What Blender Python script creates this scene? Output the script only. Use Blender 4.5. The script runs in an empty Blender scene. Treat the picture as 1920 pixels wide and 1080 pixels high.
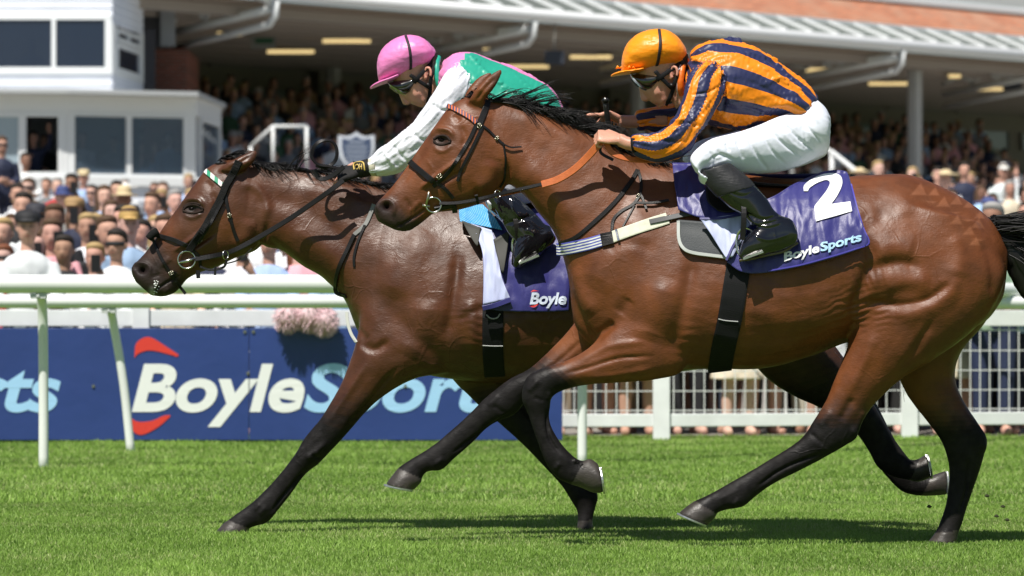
import bpy, bmesh, math, random
import numpy as np
from mathutils import Vector, Matrix
from mathutils.bvhtree import BVHTree
R = math.radians
rng = np.random.default_rng(7)
random.seed(7)
S = bpy.context.scene
COL = S.collection
# ------------------------------------------------------------------ camera, sky, sun, exposure
F, CX, HY, H = 7200.0, 960.0, 600.0, 0.93      # focal length in photo pixels, centre column, horizon row, lens height
cam_d = bpy.data.cameras.new('camera')
cam = bpy.data.objects.new('camera', cam_d); COL.objects.link(cam); S.camera = cam
cam.location = (0, 0, H); cam.rotation_euler = (R(90), 0, 0)
cam_d.sensor_width = 36; cam_d.lens = 36 * F / 1920; cam_d.shift_y = (HY - 540) / 1920
cam_d.clip_start = 0.1; cam_d.clip_end = 3000
cam_d.dof.use_dof = True; cam_d.dof.focus_distance = 15.75; cam_d.dof.aperture_fstop = 4.8
SUN_EL, SUN_AZ = 59.0, 26.0      # azimuth: shadows run away from the lens and this far to the right
w = bpy.data.worlds.new('World'); S.world = w; w.use_nodes = True
nt = w.node_tree; nt.nodes.clear()
sky = nt.nodes.new('ShaderNodeTexSky'); sky.sky_type = 'NISHITA'; sky.sun_disc = False
sky.sun_elevation = R(SUN_EL); sky.sun_rotation = R(180 + SUN_AZ); sky.air_density = 1.0; sky.dust_density = 0.6
bg = nt.nodes.new('ShaderNodeBackground'); bg.inputs[1].default_value = 0.058
wo = nt.nodes.new('ShaderNodeOutputWorld')
nt.links.new(sky.outputs[0], bg.inputs[0]); nt.links.new(bg.outputs[0], wo.inputs[0])
sd = bpy.data.lights.new('sun', 'SUN'); sd.energy = 5.0; sd.angle = R(0.53); sd.color = (1, 0.955, 0.88)
sun = bpy.data.objects.new('sun', sd); COL.objects.link(sun)
_d = Vector((math.sin(R(SUN_AZ)) * math.cos(R(SUN_EL)), math.cos(R(SUN_AZ)) * math.cos(R(SUN_EL)), -math.sin(R(SUN_EL))))
sun.rotation_euler = _d.to_track_quat('-Z', 'Y').to_euler(); sun.location = (-8, -5, 20)
S.view_settings.view_transform = 'Standard'; S.view_settings.look = 'None'
S.view_settings.exposure = 0.25; S.view_settings.gamma = 1.0; S.view_settings.use_curve_mapping = False
S.cycles.use_denoising = True
S.cycles.max_bounces = 8; S.cycles.transparent_max_bounces = 8

# ------------------------------------------------------------------ helpers
def P(px, py, Y):
    return Vector(((px - CX) / F * Y, Y, H - (py - HY) / F * Y))
def Pn(px, py, Y):
    px = np.asarray(px, float); py = np.asarray(py, float); Y = np.broadcast_to(np.asarray(Y, float), px.shape)
    return np.stack([(px - CX) / F * Y, Y, H - (py - HY) / F * Y], -1)
def to_px(V):
    return np.stack([CX + V[:, 0] / V[:, 1] * F, HY - (V[:, 2] - H) / V[:, 1] * F], -1)
def tag(o, label=None, cat=None, group=None, kind=None):
    if label: o['label'] = label
    if cat: o['category'] = cat
    if group: o['group'] = group
    if kind: o['kind'] = kind
    return o
def empty(name, loc, label=None, cat=None, group=None):
    o = bpy.data.objects.new(name, None); COL.objects.link(o); o.location = loc; o.empty_display_size = 0.1
    return tag(o, label, cat, group)
def put(name, me, parent=None, mat=None):
    o = bpy.data.objects.new(name, me); COL.objects.link(o)
    if mat is not None and len(me.materials) == 0: me.materials.append(mat)
    if parent is not None:
        o.parent = parent
        if parent.type == 'EMPTY' and parent.parent is None: o.location = -Vector(parent.location)
    return o
def mesh(name, V, Fc, smooth=True):
    me = bpy.data.meshes.new(name)
    me.from_pydata([tuple(map(float, v)) for v in V], [], [tuple(map(int, f)) for f in Fc])
    if smooth: me.polygons.foreach_set('use_smooth', [True] * len(me.polygons))
    me.update(); return me
class MB:
    """collects shapes into ONE mesh"""
    def __init__(s): s.V = []; s.F = []
    def add(s, V, Fc):
        b = len(s.V); s.V.extend([tuple(map(float, v)) for v in V]); s.F.extend([tuple(int(i) + b for i in f) for f in Fc]); return s
    def box(s, x0, x1, y0, y1, z0, z1, M=None):
        V = [Vector((x, y, z)) for x in (x0, x1) for y in (y0, y1) for z in (z0, z1)]
        if M is not None: V = [M @ v for v in V]
        return s.add(V, [(0, 1, 3, 2), (4, 6, 7, 5), (0, 4, 5, 1), (2, 3, 7, 6), (0, 2, 6, 4), (1, 5, 7, 3)])
    def beam(s, p, q, w, h, up=(0, 0, 1)):
        p = Vector(p); q = Vector(q); d = (q - p); L = d.length; d.normalize()
        u = d.cross(Vector(up)).normalized(); v = u.cross(d).normalized()
        M = Matrix((u, d, v)).transposed().to_4x4(); M.translation = p
        return s.box(-w / 2, w / 2, 0, L, -h / 2, h / 2, M)
    def tube(s, pts, rad, seg=10, cap=True, flat=1.0, up=None):
        V, Fc = tube(pts, rad, seg, cap, flat, up); return s.add(V, Fc)
    def build(s, name, mat, parent=None, smooth=False, bevel=0):
        me = mesh(name, s.V, s.F, smooth)
        o = put(name, me, parent, mat)
        if smooth and bevel == 0: pass
        if bevel:
            m = o.modifiers.new('bevel', 'BEVEL'); m.width = bevel; m.segments = 2; m.limit_method = 'ANGLE'
        return o
def catmull(A, k):
    A = np.asarray(A, float); n = len(A)
    if n < 3 or k <= 1: 
        if k <= 1: return A
        t = np.linspace(0, n - 1, (n - 1) * k + 1); i = np.minimum(t.astype(int), n - 2); f = (t - i)[:, None]
        return A[i] * (1 - f) + A[i + 1] * f
    Q = np.vstack([2 * A[0] - A[1], A, 2 * A[-1] - A[-2]]); out = []
    for i in range(n - 1):
        p0, p1, p2, p3 = Q[i], Q[i + 1], Q[i + 2], Q[i + 3]
        for j in range(k):
            t = j / k
            out.append(0.5 * (2 * p1 + (p2 - p0) * t + (2 * p0 - 5 * p1 + 4 * p2 - p3) * t * t + (3 * p1 - p0 - 3 * p2 + p3) * t ** 3))
    out.append(A[-1]); return np.array(out)
def tube(pts, rad, seg=10, cap=True, flat=1.0, up=None, k=1):
    """a round (or flattened) tube along points with parallel transport"""
    pts = np.array([tuple(p) for p in pts], float); n = len(pts)
    rad = np.broadcast_to(np.asarray(rad, float), (n,)).copy()
    T = np.gradient(pts, axis=0); T /= np.linalg.norm(T, axis=1)[:, None] + 1e-12
    ref = np.array(up if up is not None else ((0, 0, 1) if abs(T[0, 2]) < 0.9 else (0, 1, 0)), float)
    V = []; u = None
    a = np.linspace(0, 2 * math.pi, seg, endpoint=False)
    for i in range(n):
        if u is None or up is not None: u = ref - T[i] * ref.dot(T[i])
        else: u = u - T[i] * u.dot(T[i])
        u /= np.linalg.norm(u) + 1e-12; v = np.cross(T[i], u)
        V.append(pts[i] + rad[i] * (np.cos(a)[:, None] * u * flat + np.sin(a)[:, None] * v))
    V = np.concatenate(V); Fc = []
    for i in range(n - 1):
        for j in range(seg):
            j2 = (j + 1) % seg
            Fc.append((i * seg + j, i * seg + j2, (i + 1) * seg + j2, (i + 1) * seg + j))
    if cap:
        Fc.append(tuple(range(seg))[::-1]); Fc.append(tuple((n - 1) * seg + j for j in range(seg)))
    return V, Fc
class Loft:
    """closed body through stations given as the two edge points seen in side view, half width and lateral offset"""
    def __init__(s, st, Y0, k=5, seg=28, T=None, sc=1.0, pw=1.0):
        A = np.array([list(x) + [0] * (7 - len(x)) for x in st], float)
        if T is not None:
            A[:, 0:2] = T(A[:, 0:2]); A[:, 2:4] = T(A[:, 2:4])
        A = catmull(A, k); A[:, 4] = np.maximum(A[:, 4], 0.003)
        Y = Y0 + A[:, 5]
        a = Pn(A[:, 0], A[:, 1], Y); b = Pn(A[:, 2], A[:, 3], Y)
        s.c = (a + b) / 2; s.u = (a - b) / 2 * sc; s.v = np.zeros_like(s.c); s.v[:, 1] = -A[:, 4] * sc; s.egg = A[:, 6]
        s.n = len(A); s.seg = seg; s.k = k
        s.t = np.linspace(0, len(st) - 1, s.n); s.pw = pw
    def geo(s):
        th = np.linspace(0, 2 * math.pi, s.seg, endpoint=False)
        c, sn = np.cos(th), np.sin(th)
        if s.pw != 1.0: c = np.sign(c) * abs(c) ** s.pw; sn = np.sign(sn) * abs(sn) ** s.pw
        V = (s.c[:, None] + s.u[:, None] * c[None, :, None] + s.v[:, None] * (sn[None, :] * (1 - s.egg[:, None] * c[None, :]))[:, :, None]).reshape(-1, 3)
        Fc = []
        for i in range(s.n - 1):
            for j in range(s.seg):
                j2 = (j + 1) % s.seg
                Fc.append((i * s.seg + j, i * s.seg + j2, (i + 1) * s.seg + j2, (i + 1) * s.seg + j))
        b = len(V); V = np.vstack([V, s.c[:1], s.c[-1:]])
        for j in range(s.seg):
            j2 = (j + 1) % s.seg
            Fc.append((b, j2, j)); Fc.append((b + 1, (s.n - 1) * s.seg + j, (s.n - 1) * s.seg + j2))
        return V, Fc
def assign(V, lofts):
    """for every vertex: nearest loft id, station t, angle (0 at the first edge, pi at the second)"""
    C = np.concatenate([l.c for l in lofts]); U = np.concatenate([l.u for l in lofts]); W = np.concatenate([l.v for l in lofts])
    ids = np.concatenate([[i] * l.n for i, l in enumerate(lofts)]); ts = np.concatenate([l.t for l in lofts])
    U2 = (U ** 2).sum(1); W2 = (W ** 2).sum(1); A = np.cross(U, W); A /= np.linalg.norm(A, axis=1)[:, None] + 1e-12
    oid = np.zeros(len(V), int); ot = np.zeros(len(V)); oa = np.zeros(len(V))
    for i in range(0, len(V), 4000):
        D = V[i:i + 4000, None] - C[None]
        a = (D * U).sum(2) / U2; b = (D * W).sum(2) / W2; c = (D * A).sum(2)
        cost = abs(np.sqrt(a * a + b * b) - 1) * np.sqrt(np.minimum(U2, W2)) + abs(c) * 1.0
        j = cost.argmin(1); r = np.arange(len(j))
        oid[i:i + 4000] = ids[j]; ot[i:i + 4000] = ts[j]; oa[i:i + 4000] = np.arctan2(abs(b[r, j]), a[r, j])
    return oid, ot, oa
def geo_join(parts):
    m = MB()
    for p in parts:
        V, Fc = p.geo() if hasattr(p, 'geo') else p
        m.add(V, Fc)
    return m
def fuse(name, parts, voxel, smooth=4):
    """union of overlapping closed shapes into ONE continuous skin"""
    m = geo_join(parts); me = mesh(name + '_src', m.V, m.F)
    o = bpy.data.objects.new('tmp', me); COL.objects.link(o)
    r = o.modifiers.new('r', 'REMESH'); r.mode = 'VOXEL'; r.voxel_size = voxel; r.adaptivity = 0
    if smooth:
        q = o.modifiers.new('s', 'SMOOTH'); q.factor = 0.5; q.iterations = smooth
    dg = bpy.context.evaluated_depsgraph_get(); dg.update()
    out = bpy.data.meshes.new_from_object(o.evaluated_get(dg)); out.name = name
    bpy.data.objects.remove(o); bpy.data.meshes.remove(me)
    out.polygons.foreach_set('use_smooth', [True] * len(out.polygons))
    return out
def getV(me):
    a = np.empty(len(me.vertices) * 3); me.vertices.foreach_get('co', a); return a.reshape(-1, 3)
def getN(me):
    a = np.empty(len(me.vertices) * 3); me.vertices.foreach_get('normal', a); return a.reshape(-1, 3)
def setV(me, V):
    me.vertices.foreach_set('co', np.ascontiguousarray(V).ravel()); me.update()
def relax(me, wgt, it):
    E = np.empty(len(me.edges) * 2, int); me.edges.foreach_get('vertices', E); E = E.reshape(-1, 2)
    V = getV(me); n = len(V); i = np.concatenate([E[:, 0], E[:, 1]]); j = np.concatenate([E[:, 1], E[:, 0]])
    cnt = np.maximum(np.bincount(i, minlength=n), 1)
    wv = (wgt * 0.6)[:, None]
    for _ in range(it):
        A = np.stack([np.bincount(i, V[j, c], minlength=n) for c in range(3)], 1) / cnt[:, None]
        V = V + (A - V) * wv
    setV(me, V)
def vnoise(Pt, seed=0):
    """smooth value noise, 0..1, at points Pt (n,3)"""
    Pi = np.floor(Pt).astype(np.int64); f = Pt - Pi; f = f * f * (3 - 2 * f)
    def h(x, y, z):
        q = (x * 374761393 + y * 668265263 + z * 2147483647 + seed * 974634777) & 0xffffffff
        q = ((q ^ (q >> 13)) * 1274126177) & 0xffffffff
        return ((q ^ (q >> 16)) & 0xffff) / 65535.0
    o = 0
    for dx in (0, 1):
        for dy in (0, 1):
            for dz in (0, 1):
                wgt = (f[:, 0] if dx else 1 - f[:, 0]) * (f[:, 1] if dy else 1 - f[:, 1]) * (f[:, 2] if dz else 1 - f[:, 2])
                o = o + wgt * h(Pi[:, 0] + dx, Pi[:, 1] + dy, Pi[:, 2] + dz)
    return o
def fbm(Pt, oct=3, seed=0):
    a, s, t = 1.0, 0, 0
    for i in range(oct): s = s + a * vnoise(Pt * 2 ** i, seed + i * 17); t += a; a *= 0.5
    return s / t
def pdist(Q, pts):
    """distance from 2-d points Q to a polyline, with position along it 0..1"""
    pts = np.asarray(pts, float); best = np.full(len(Q), 1e9); tt = np.zeros(len(Q)); n = len(pts) - 1
    for i in range(n):
        a, b = pts[i], pts[i + 1]; d = b - a; L = (d * d).sum() + 1e-9
        t = np.clip(((Q - a) @ d) / L, 0, 1); e = np.hypot(*(Q - a - t[:, None] * d).T)
        m = e < best; best[m] = e[m]; tt[m] = (i + t[m]) / n
    return best, tt
def sstep(x, a, b):
    t = np.clip((x - a) / (b - a), 0, 1); return t * t * (3 - 2 * t)
def brush(me, V, N, pts, wd, amp, s=450.0, mask=None, both=True, T=None, ends=True):
    """raise (+) or press (-) the surface along a line drawn in side view; wd and amp in metres"""
    Q = to_px(V); pts = np.asarray(pts, float)
    if T is not None: pts = T(pts)
    if len(pts) > 2: pts = catmull(pts, 4)
    if len(pts) == 1: d = np.hypot(*(Q - pts[0]).T); t = np.full(len(Q), 0.5)
    else: d, t = pdist(Q, pts)
    g = np.exp(-(d / s / wd) ** 2) * amp
    if ends and len(pts) > 1: g = g * np.clip(np.minimum(t, 1 - t) * 5 + 0.15, 0, 1)
    f = np.clip(abs(N[:, 1]) * 1.6, 0, 1) if both else np.clip(-N[:, 1] * 1.6, 0, 1)
    if mask is not None: f = f * mask
    V += N * (g * f)[:, None]
def attr(me, name, vals, typ='FLOAT'):
    a = me.attributes.new(name, 'FLOAT_COLOR' if typ == 'COLOR' else typ, 'POINT')
    if typ == 'FLOAT': a.data.foreach_set('value', np.ascontiguousarray(vals, dtype=np.float32))
    else:
        c = np.ones((len(vals), 4), np.float32); c[:, :3] = vals; a.data.foreach_set('color', c.ravel())
def bvh_of(me):
    V = getV(me); return BVHTree.FromPolygons([tuple(v) for v in V], [tuple(p.vertices) for p in me.polygons])
class Skin:
    """side-on surface lookup: the point of the body under a photo pixel"""
    def __init__(s, me, Yc): s.b = bvh_of(me); s.Yc = Yc
    def hit(s, px, py, far=False):
        if not far:
            o = P(px, py, s.Yc - 1.2); d = (P(px, py, s.Yc) - o).normalized()
            loc, n, i, dist = s.b.ray_cast(o, d, 2.4)
        else:
            o = P(px, py, s.Yc + 1.2); d = (P(px, py, s.Yc) - o).normalized()
            loc, n, i, dist = s.b.ray_cast(o, d, 2.4)
        return (loc, n) if loc is not None else (None, None)
def ribbon(pts, nrm, wd, th, round_=True):
    """a flat strap along pts whose face looks along nrm"""
    pts = np.array([tuple(p) for p in pts], float); nrm = np.array([tuple(n) for n in nrm], float)
    n = len(pts); wd = np.broadcast_to(np.asarray(wd, float), (n,))
    T = np.gradient(pts, axis=0); T /= np.linalg.norm(T, axis=1)[:, None] + 1e-12
    prof = [(-.5, -.5), (.5, -.5), (.5, .2), (.42, .5), (-.42, .5), (-.5, .2)]
    V = []
    for i in range(n):
        N_ = nrm[i] - T[i] * nrm[i].dot(T[i]); N_ /= np.linalg.norm(N_) + 1e-12; B = np.cross(T[i], N_)
        for a, b in prof: V.append(pts[i] + B * a * wd[i] + N_ * b * th)
    m = len(prof); Fc = []
    for i in range(n - 1):
        for j in range(m):
            j2 = (j + 1) % m; Fc.append((i * m + j, i * m + j2, (i + 1) * m + j2, (i + 1) * m + j))
    Fc.append(tuple(range(m))[::-1]); Fc.append(tuple((n - 1) * m + j for j in range(m)))
    return V, Fc
def resample(pts, step):
    pts = catmull(np.asarray(pts, float), 6) if len(pts) > 2 else np.asarray(pts, float)
    L = np.concatenate([[0], np.cumsum(np.linalg.norm(np.diff(pts[:, :2], axis=0), axis=1))])
    n = max(2, int(L[-1] / step) + 1); q = np.linspace(0, L[-1], n)
    return np.stack([np.interp(q, L, pts[:, c]) for c in range(pts.shape[1])], 1)
def strap(skin, pts, wd, th=0.004, lift=0.003, far=False, step=5):
    """a strap lying on the body. points (px,py) or (px,py,extra lift)"""
    A = [list(p) + [0] * (3 - len(p)) for p in pts]; A = resample(A, step)
    loc = []; nr = []
    for px, py, e in A:
        l, n = skin.hit(px, py, far)
        loc.append(None if l is None else l.copy()); nr.append(n)
    ok = [i for i, l in enumerate(loc) if l is not None]
    sgn = 1 if far else -1
    for i in range(len(A)):
        if loc[i] is None:
            y = skin.Yc + sgn * 0.03 if not ok else loc[min(ok, key=lambda j: abs(j - i))].y
            loc[i] = P(A[i][0], A[i][1], y); nr[i] = Vector((0, sgn, 0))
    Y = np.array([l.y for l in loc])
    for _ in range(3):
        Z = np.pad(Y, 1, mode='edge'); Zs = (Z[:-2] + 2 * Z[1:-1] + Z[2:]) / 4
        Y = np.minimum(Zs, Y) if not far else np.maximum(Zs, Y)
    out = []; N2 = []
    for i in range(len(A)):
        nn = nr[i] * 1.0; nn.z *= 0.8; nn.normalize()
        p = P(A[i][0], A[i][1], Y[i] + sgn * (lift + th / 2 + A[i][2])); out.append(p); N2.append(nn)
    Na = np.array([tuple(x) for x in N2]); 
    for _ in range(2):
        Z = np.pad(Na, ((1, 1), (0, 0)), mode='edge'); Na = (Z[:-2] + Z[1:-1] + Z[2:]) / 3
    return ribbon(out, Na, wd, th)
# ------------------------------------------------------------------ materials
def mat(name, col=(.5, .5, .5), rough=.5, spec=.5, metal=0, bump=None, var=0, vscale=5, attrcol=None, coat=0, sheen=0, sub=0, objcol=False, coord='Object', varrough=0, trans=0, veins=None):
    m = bpy.data.materials.new(name); m.use_nodes = True; n = m.node_tree; b = n.nodes['Principled BSDF']
    b.inputs['Base Color'].default_value = (*col, 1); b.inputs['Roughness'].default_value = rough
    b.inputs['Specular IOR Level'].default_value = spec; b.inputs['Metallic'].default_value = metal
    b.inputs['Coat Weight'].default_value = coat; b.inputs['Coat Roughness'].default_value = .12
    b.inputs['Sheen Weight'].default_value = sheen; b.inputs['Subsurface Weight'].default_value = sub
    if sub: b.inputs['Subsurface Radius'].default_value = (.01, .004, .002); b.inputs['Subsurface Scale'].default_value = 1
    tc = n.nodes.new('ShaderNodeTexCoord'); src = None
    if attrcol:
        a = n.nodes.new('ShaderNodeAttribute'); a.attribute_name = attrcol; src = a.outputs['Color']
    if objcol:
        a = n.nodes.new('ShaderNodeObjectInfo'); src = a.outputs['Color']
    if var:
        no = n.nodes.new('ShaderNodeTexNoise'); no.inputs['Scale'].default_value = vscale; no.inputs['Detail'].default_value = 6
        n.links.new(tc.outputs[coord], no.inputs['Vector'])
        mr = n.nodes.new('ShaderNodeMapRange'); mr.inputs[1].default_value = .25; mr.inputs[2].default_value = .75
        mr.inputs[3].default_value = 1 - var; mr.inputs[4].default_value = 1 + var
        n.links.new(no.outputs[0], mr.inputs[0])
        mx = n.nodes.new('ShaderNodeMix'); mx.data_type = 'RGBA'; mx.blend_type = 'MULTIPLY'; mx.inputs[0].default_value = 1
        if src: n.links.new(src, mx.inputs[6])
        else: mx.inputs[6].default_value = (*col, 1)
        n.links.new(mr.outputs[0], mx.inputs[7]); src = mx.outputs[2]
        if varrough:
            m2 = n.nodes.new('ShaderNodeMapRange'); m2.inputs[1].default_value = .3; m2.inputs[2].default_value = .7
            m2.inputs[3].default_value = rough - varrough; m2.inputs[4].default_value = rough + varrough
            n.links.new(no.outputs[0], m2.inputs[0]); n.links.new(m2.outputs[0], b.inputs['Roughness'])
    if src: n.links.new(src, b.inputs['Base Color'])
    last = None
    for sc, st, stretch in (bump or []):
        no = n.nodes.new('ShaderNodeTexNoise'); no.inputs['Scale'].default_value = sc; no.inputs['Detail'].default_value = 4
        mp = n.nodes.new('ShaderNodeMapping'); mp.inputs['Scale'].default_value = stretch or (1, 1, 1)
        n.links.new(tc.outputs[coord], mp.inputs[0]); n.links.new(mp.outputs[0], no.inputs['Vector'])
        bp = n.nodes.new('ShaderNodeBump'); bp.inputs['Strength'].default_value = 1; bp.inputs['Distance'].default_value = st
        n.links.new(no.outputs[0], bp.inputs['Height'])
        if last: n.links.new(last, bp.inputs['Normal'])
        last = bp.outputs[0]
    if veins:
        nz = n.nodes.new('ShaderNodeTexNoise'); nz.inputs['Scale'].default_value = 4; n.links.new(tc.outputs[coord], nz.inputs['Vector'])
        ad = n.nodes.new('ShaderNodeMixRGB'); ad.blend_type = 'ADD'; ad.inputs[0].default_value = .25; n.links.new(tc.outputs[coord], ad.inputs[1]); n.links.new(nz.outputs['Color'], ad.inputs[2])
        vo = n.nodes.new('ShaderNodeTexVoronoi'); vo.feature = 'DISTANCE_TO_EDGE'; vo.inputs['Scale'].default_value = veins[0]; n.links.new(ad.outputs[0], vo.inputs['Vector'])
        mr = n.nodes.new('ShaderNodeMapRange'); mr.inputs[1].default_value = 0; mr.inputs[2].default_value = .06; mr.inputs[3].default_value = 1; mr.inputs[4].default_value = 0; mr.interpolation_type = 'SMOOTHSTEP'
        n.links.new(vo.outputs['Distance'], mr.inputs[0]); nm = n.nodes.new('ShaderNodeTexNoise'); nm.inputs['Scale'].default_value = 3.1; n.links.new(tc.outputs[coord], nm.inputs['Vector'])
        m3 = n.nodes.new('ShaderNodeMapRange'); m3.inputs[1].default_value = .50; m3.inputs[2].default_value = .66; n.links.new(nm.outputs[0], m3.inputs[0])
        mu = n.nodes.new('ShaderNodeMath'); mu.operation = 'MULTIPLY'; n.links.new(mr.outputs[0], mu.inputs[0]); n.links.new(m3.outputs[0], mu.inputs[1])
        bp = n.nodes.new('ShaderNodeBump'); bp.inputs['Distance'].default_value = veins[1]; n.links.new(mu.outputs[0], bp.inputs['Height'])
        if last: n.links.new(last, bp.inputs['Normal'])
        last = bp.outputs[0]
    if last: n.links.new(last, b.inputs['Normal'])
    if trans:
        tr = n.nodes.new('ShaderNodeBsdfTranslucent'); ms = n.nodes.new('ShaderNodeMixShader'); ms.inputs[0].default_value = trans
        if src: n.links.new(src, tr.inputs[0])
        else: tr.inputs[0].default_value = (*col, 1)
        out = n.nodes['Material Output']
        n.links.new(b.outputs[0], ms.inputs[1]); n.links.new(tr.outputs[0], ms.inputs[2]); n.links.new(ms.outputs[0], out.inputs[0])
    return m
M = {}
M['leather'] = mat('black leather', (.008, .007, .007), .42, .3, bump=[(300, .0006, None)])
M['patent'] = mat('patent boot leather', (.006, .006, .008), .12, .6, coat=.6, bump=[(9, .004, None)])
M['gaiter'] = mat('black stretch gaiter', (.018, .018, .02), .5, .4, bump=[(120, .0012, (.3, .3, 3))])
M['steel'] = mat('steel', (.6, .6, .58), .25, .5, 1)
M['brass_fit'] = mat('dull buckle metal', (.45, .42, .33), .35, .5, 1)
M['orange_rubber'] = mat('orange rein rubber', (.52, .13, .035), .5, .4, var=.12, vscale=60, bump=[(250, .0008, None)])
M['skin'] = mat('skin', (.56, .29, .21), .45, .4, attrcol='Col', sub=.25, bump=[(160, .0006, None)], var=.08, vscale=30)
M['white_pvc'] = mat('white painted rail', (.80, .82, .80), .35, .45, var=.05, vscale=3)
M['hair_black'] = mat('horse hair', (.007, .006, .006), .42, .35)
M['webbing'] = mat('black elastic webbing', (.008, .008, .009), .7, .2, bump=[(400, .001, None)])
M['white_cloth'] = mat('white breeches fabric', (.80, .82, .93), .6, .3, bump=[(9, .003, (1, 1, 1.8)), (60, .0006, None)])
M['lens'] = mat('dark goggle lens', (.008, .009, .006), .06, .7, coat=.8)
M['hoof'] = mat('hoof horn', (.075, .062, .052), .55, .4, var=.3, vscale=60)
# ================================================================== HORSES
def horse_mat(name, rough):
    m = horse_mat0(name, rough); n = m.node_tree; b = n.nodes['Principled BSDF']
    a = n.nodes.new('ShaderNodeAttribute'); a.attribute_name = 'Col'; bw = n.nodes.new('ShaderNodeRGBToBW'); n.links.new(a.outputs['Color'], bw.inputs[0])
    mr = n.nodes.new('ShaderNodeMapRange'); mr.inputs[1].default_value = .006; mr.inputs[2].default_value = .03; mr.inputs[3].default_value = .60; mr.inputs[4].default_value = rough; n.links.new(bw.outputs[0], mr.inputs[0])
    tc = n.nodes.new('ShaderNodeTexCoord'); no = n.nodes.new('ShaderNodeTexNoise'); no.inputs['Scale'].default_value = 11; no.inputs['Detail'].default_value = 7; n.links.new(tc.outputs['Object'], no.inputs['Vector'])
    m2 = n.nodes.new('ShaderNodeMapRange'); m2.inputs[1].default_value = .3; m2.inputs[2].default_value = .7; m2.inputs[3].default_value = -.14; m2.inputs[4].default_value = .14; n.links.new(no.outputs[0], m2.inputs[0])
    ad = n.nodes.new('ShaderNodeMath'); n.links.new(mr.outputs[0], ad.inputs[0]); n.links.new(m2.outputs[0], ad.inputs[1]); n.links.new(ad.outputs[0], b.inputs['Roughness'])
    m3 = n.nodes.new('ShaderNodeMapRange'); m3.inputs[1].default_value = .006; m3.inputs[2].default_value = .03; m3.inputs[3].default_value = .16; m3.inputs[4].default_value = .42; n.links.new(bw.outputs[0], m3.inputs[0]); n.links.new(m3.outputs[0], b.inputs['Specular IOR Level'])
    return m
def horse_mat0(name, rough):
    return mat(name, (.2, .08, .03), rough, .5, attrcol='Col', var=.25, vscale=13, varrough=0, sheen=.0,
               bump=[(260, .0006, (1, 1, 1)), (70, .0010, (1, 1, 2.2)), (30, .0010, (1, 1, 1.3)), (15, .0026, (1, 1, 1.4))], veins=(7.5, .0010))
def strands(name, seeds, mt, parent, seg=7, r=.0016):
    """hair: every seed = list of control points (np), drawn as thin tapered strands"""
    m = MB()
    for pts in seeds:
        pts = catmull(pts, 3); n = len(pts)
        m.tube(pts, np.linspace(1, .25, n) * r * (0.7 + .6 * rng.random()), 3, False)
    return m.build(name, mt, parent, smooth=True)
def ear_tint(me, V, Q, spots, C, col):
    for (x, y, r, a) in spots:
        g = np.exp(-(np.hypot(Q[:, 0] - x, Q[:, 1] - y) / r) ** 2) * a
        C[:] = C * (1 - g[:, None]) + np.array(col) * g[:, None]
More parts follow.
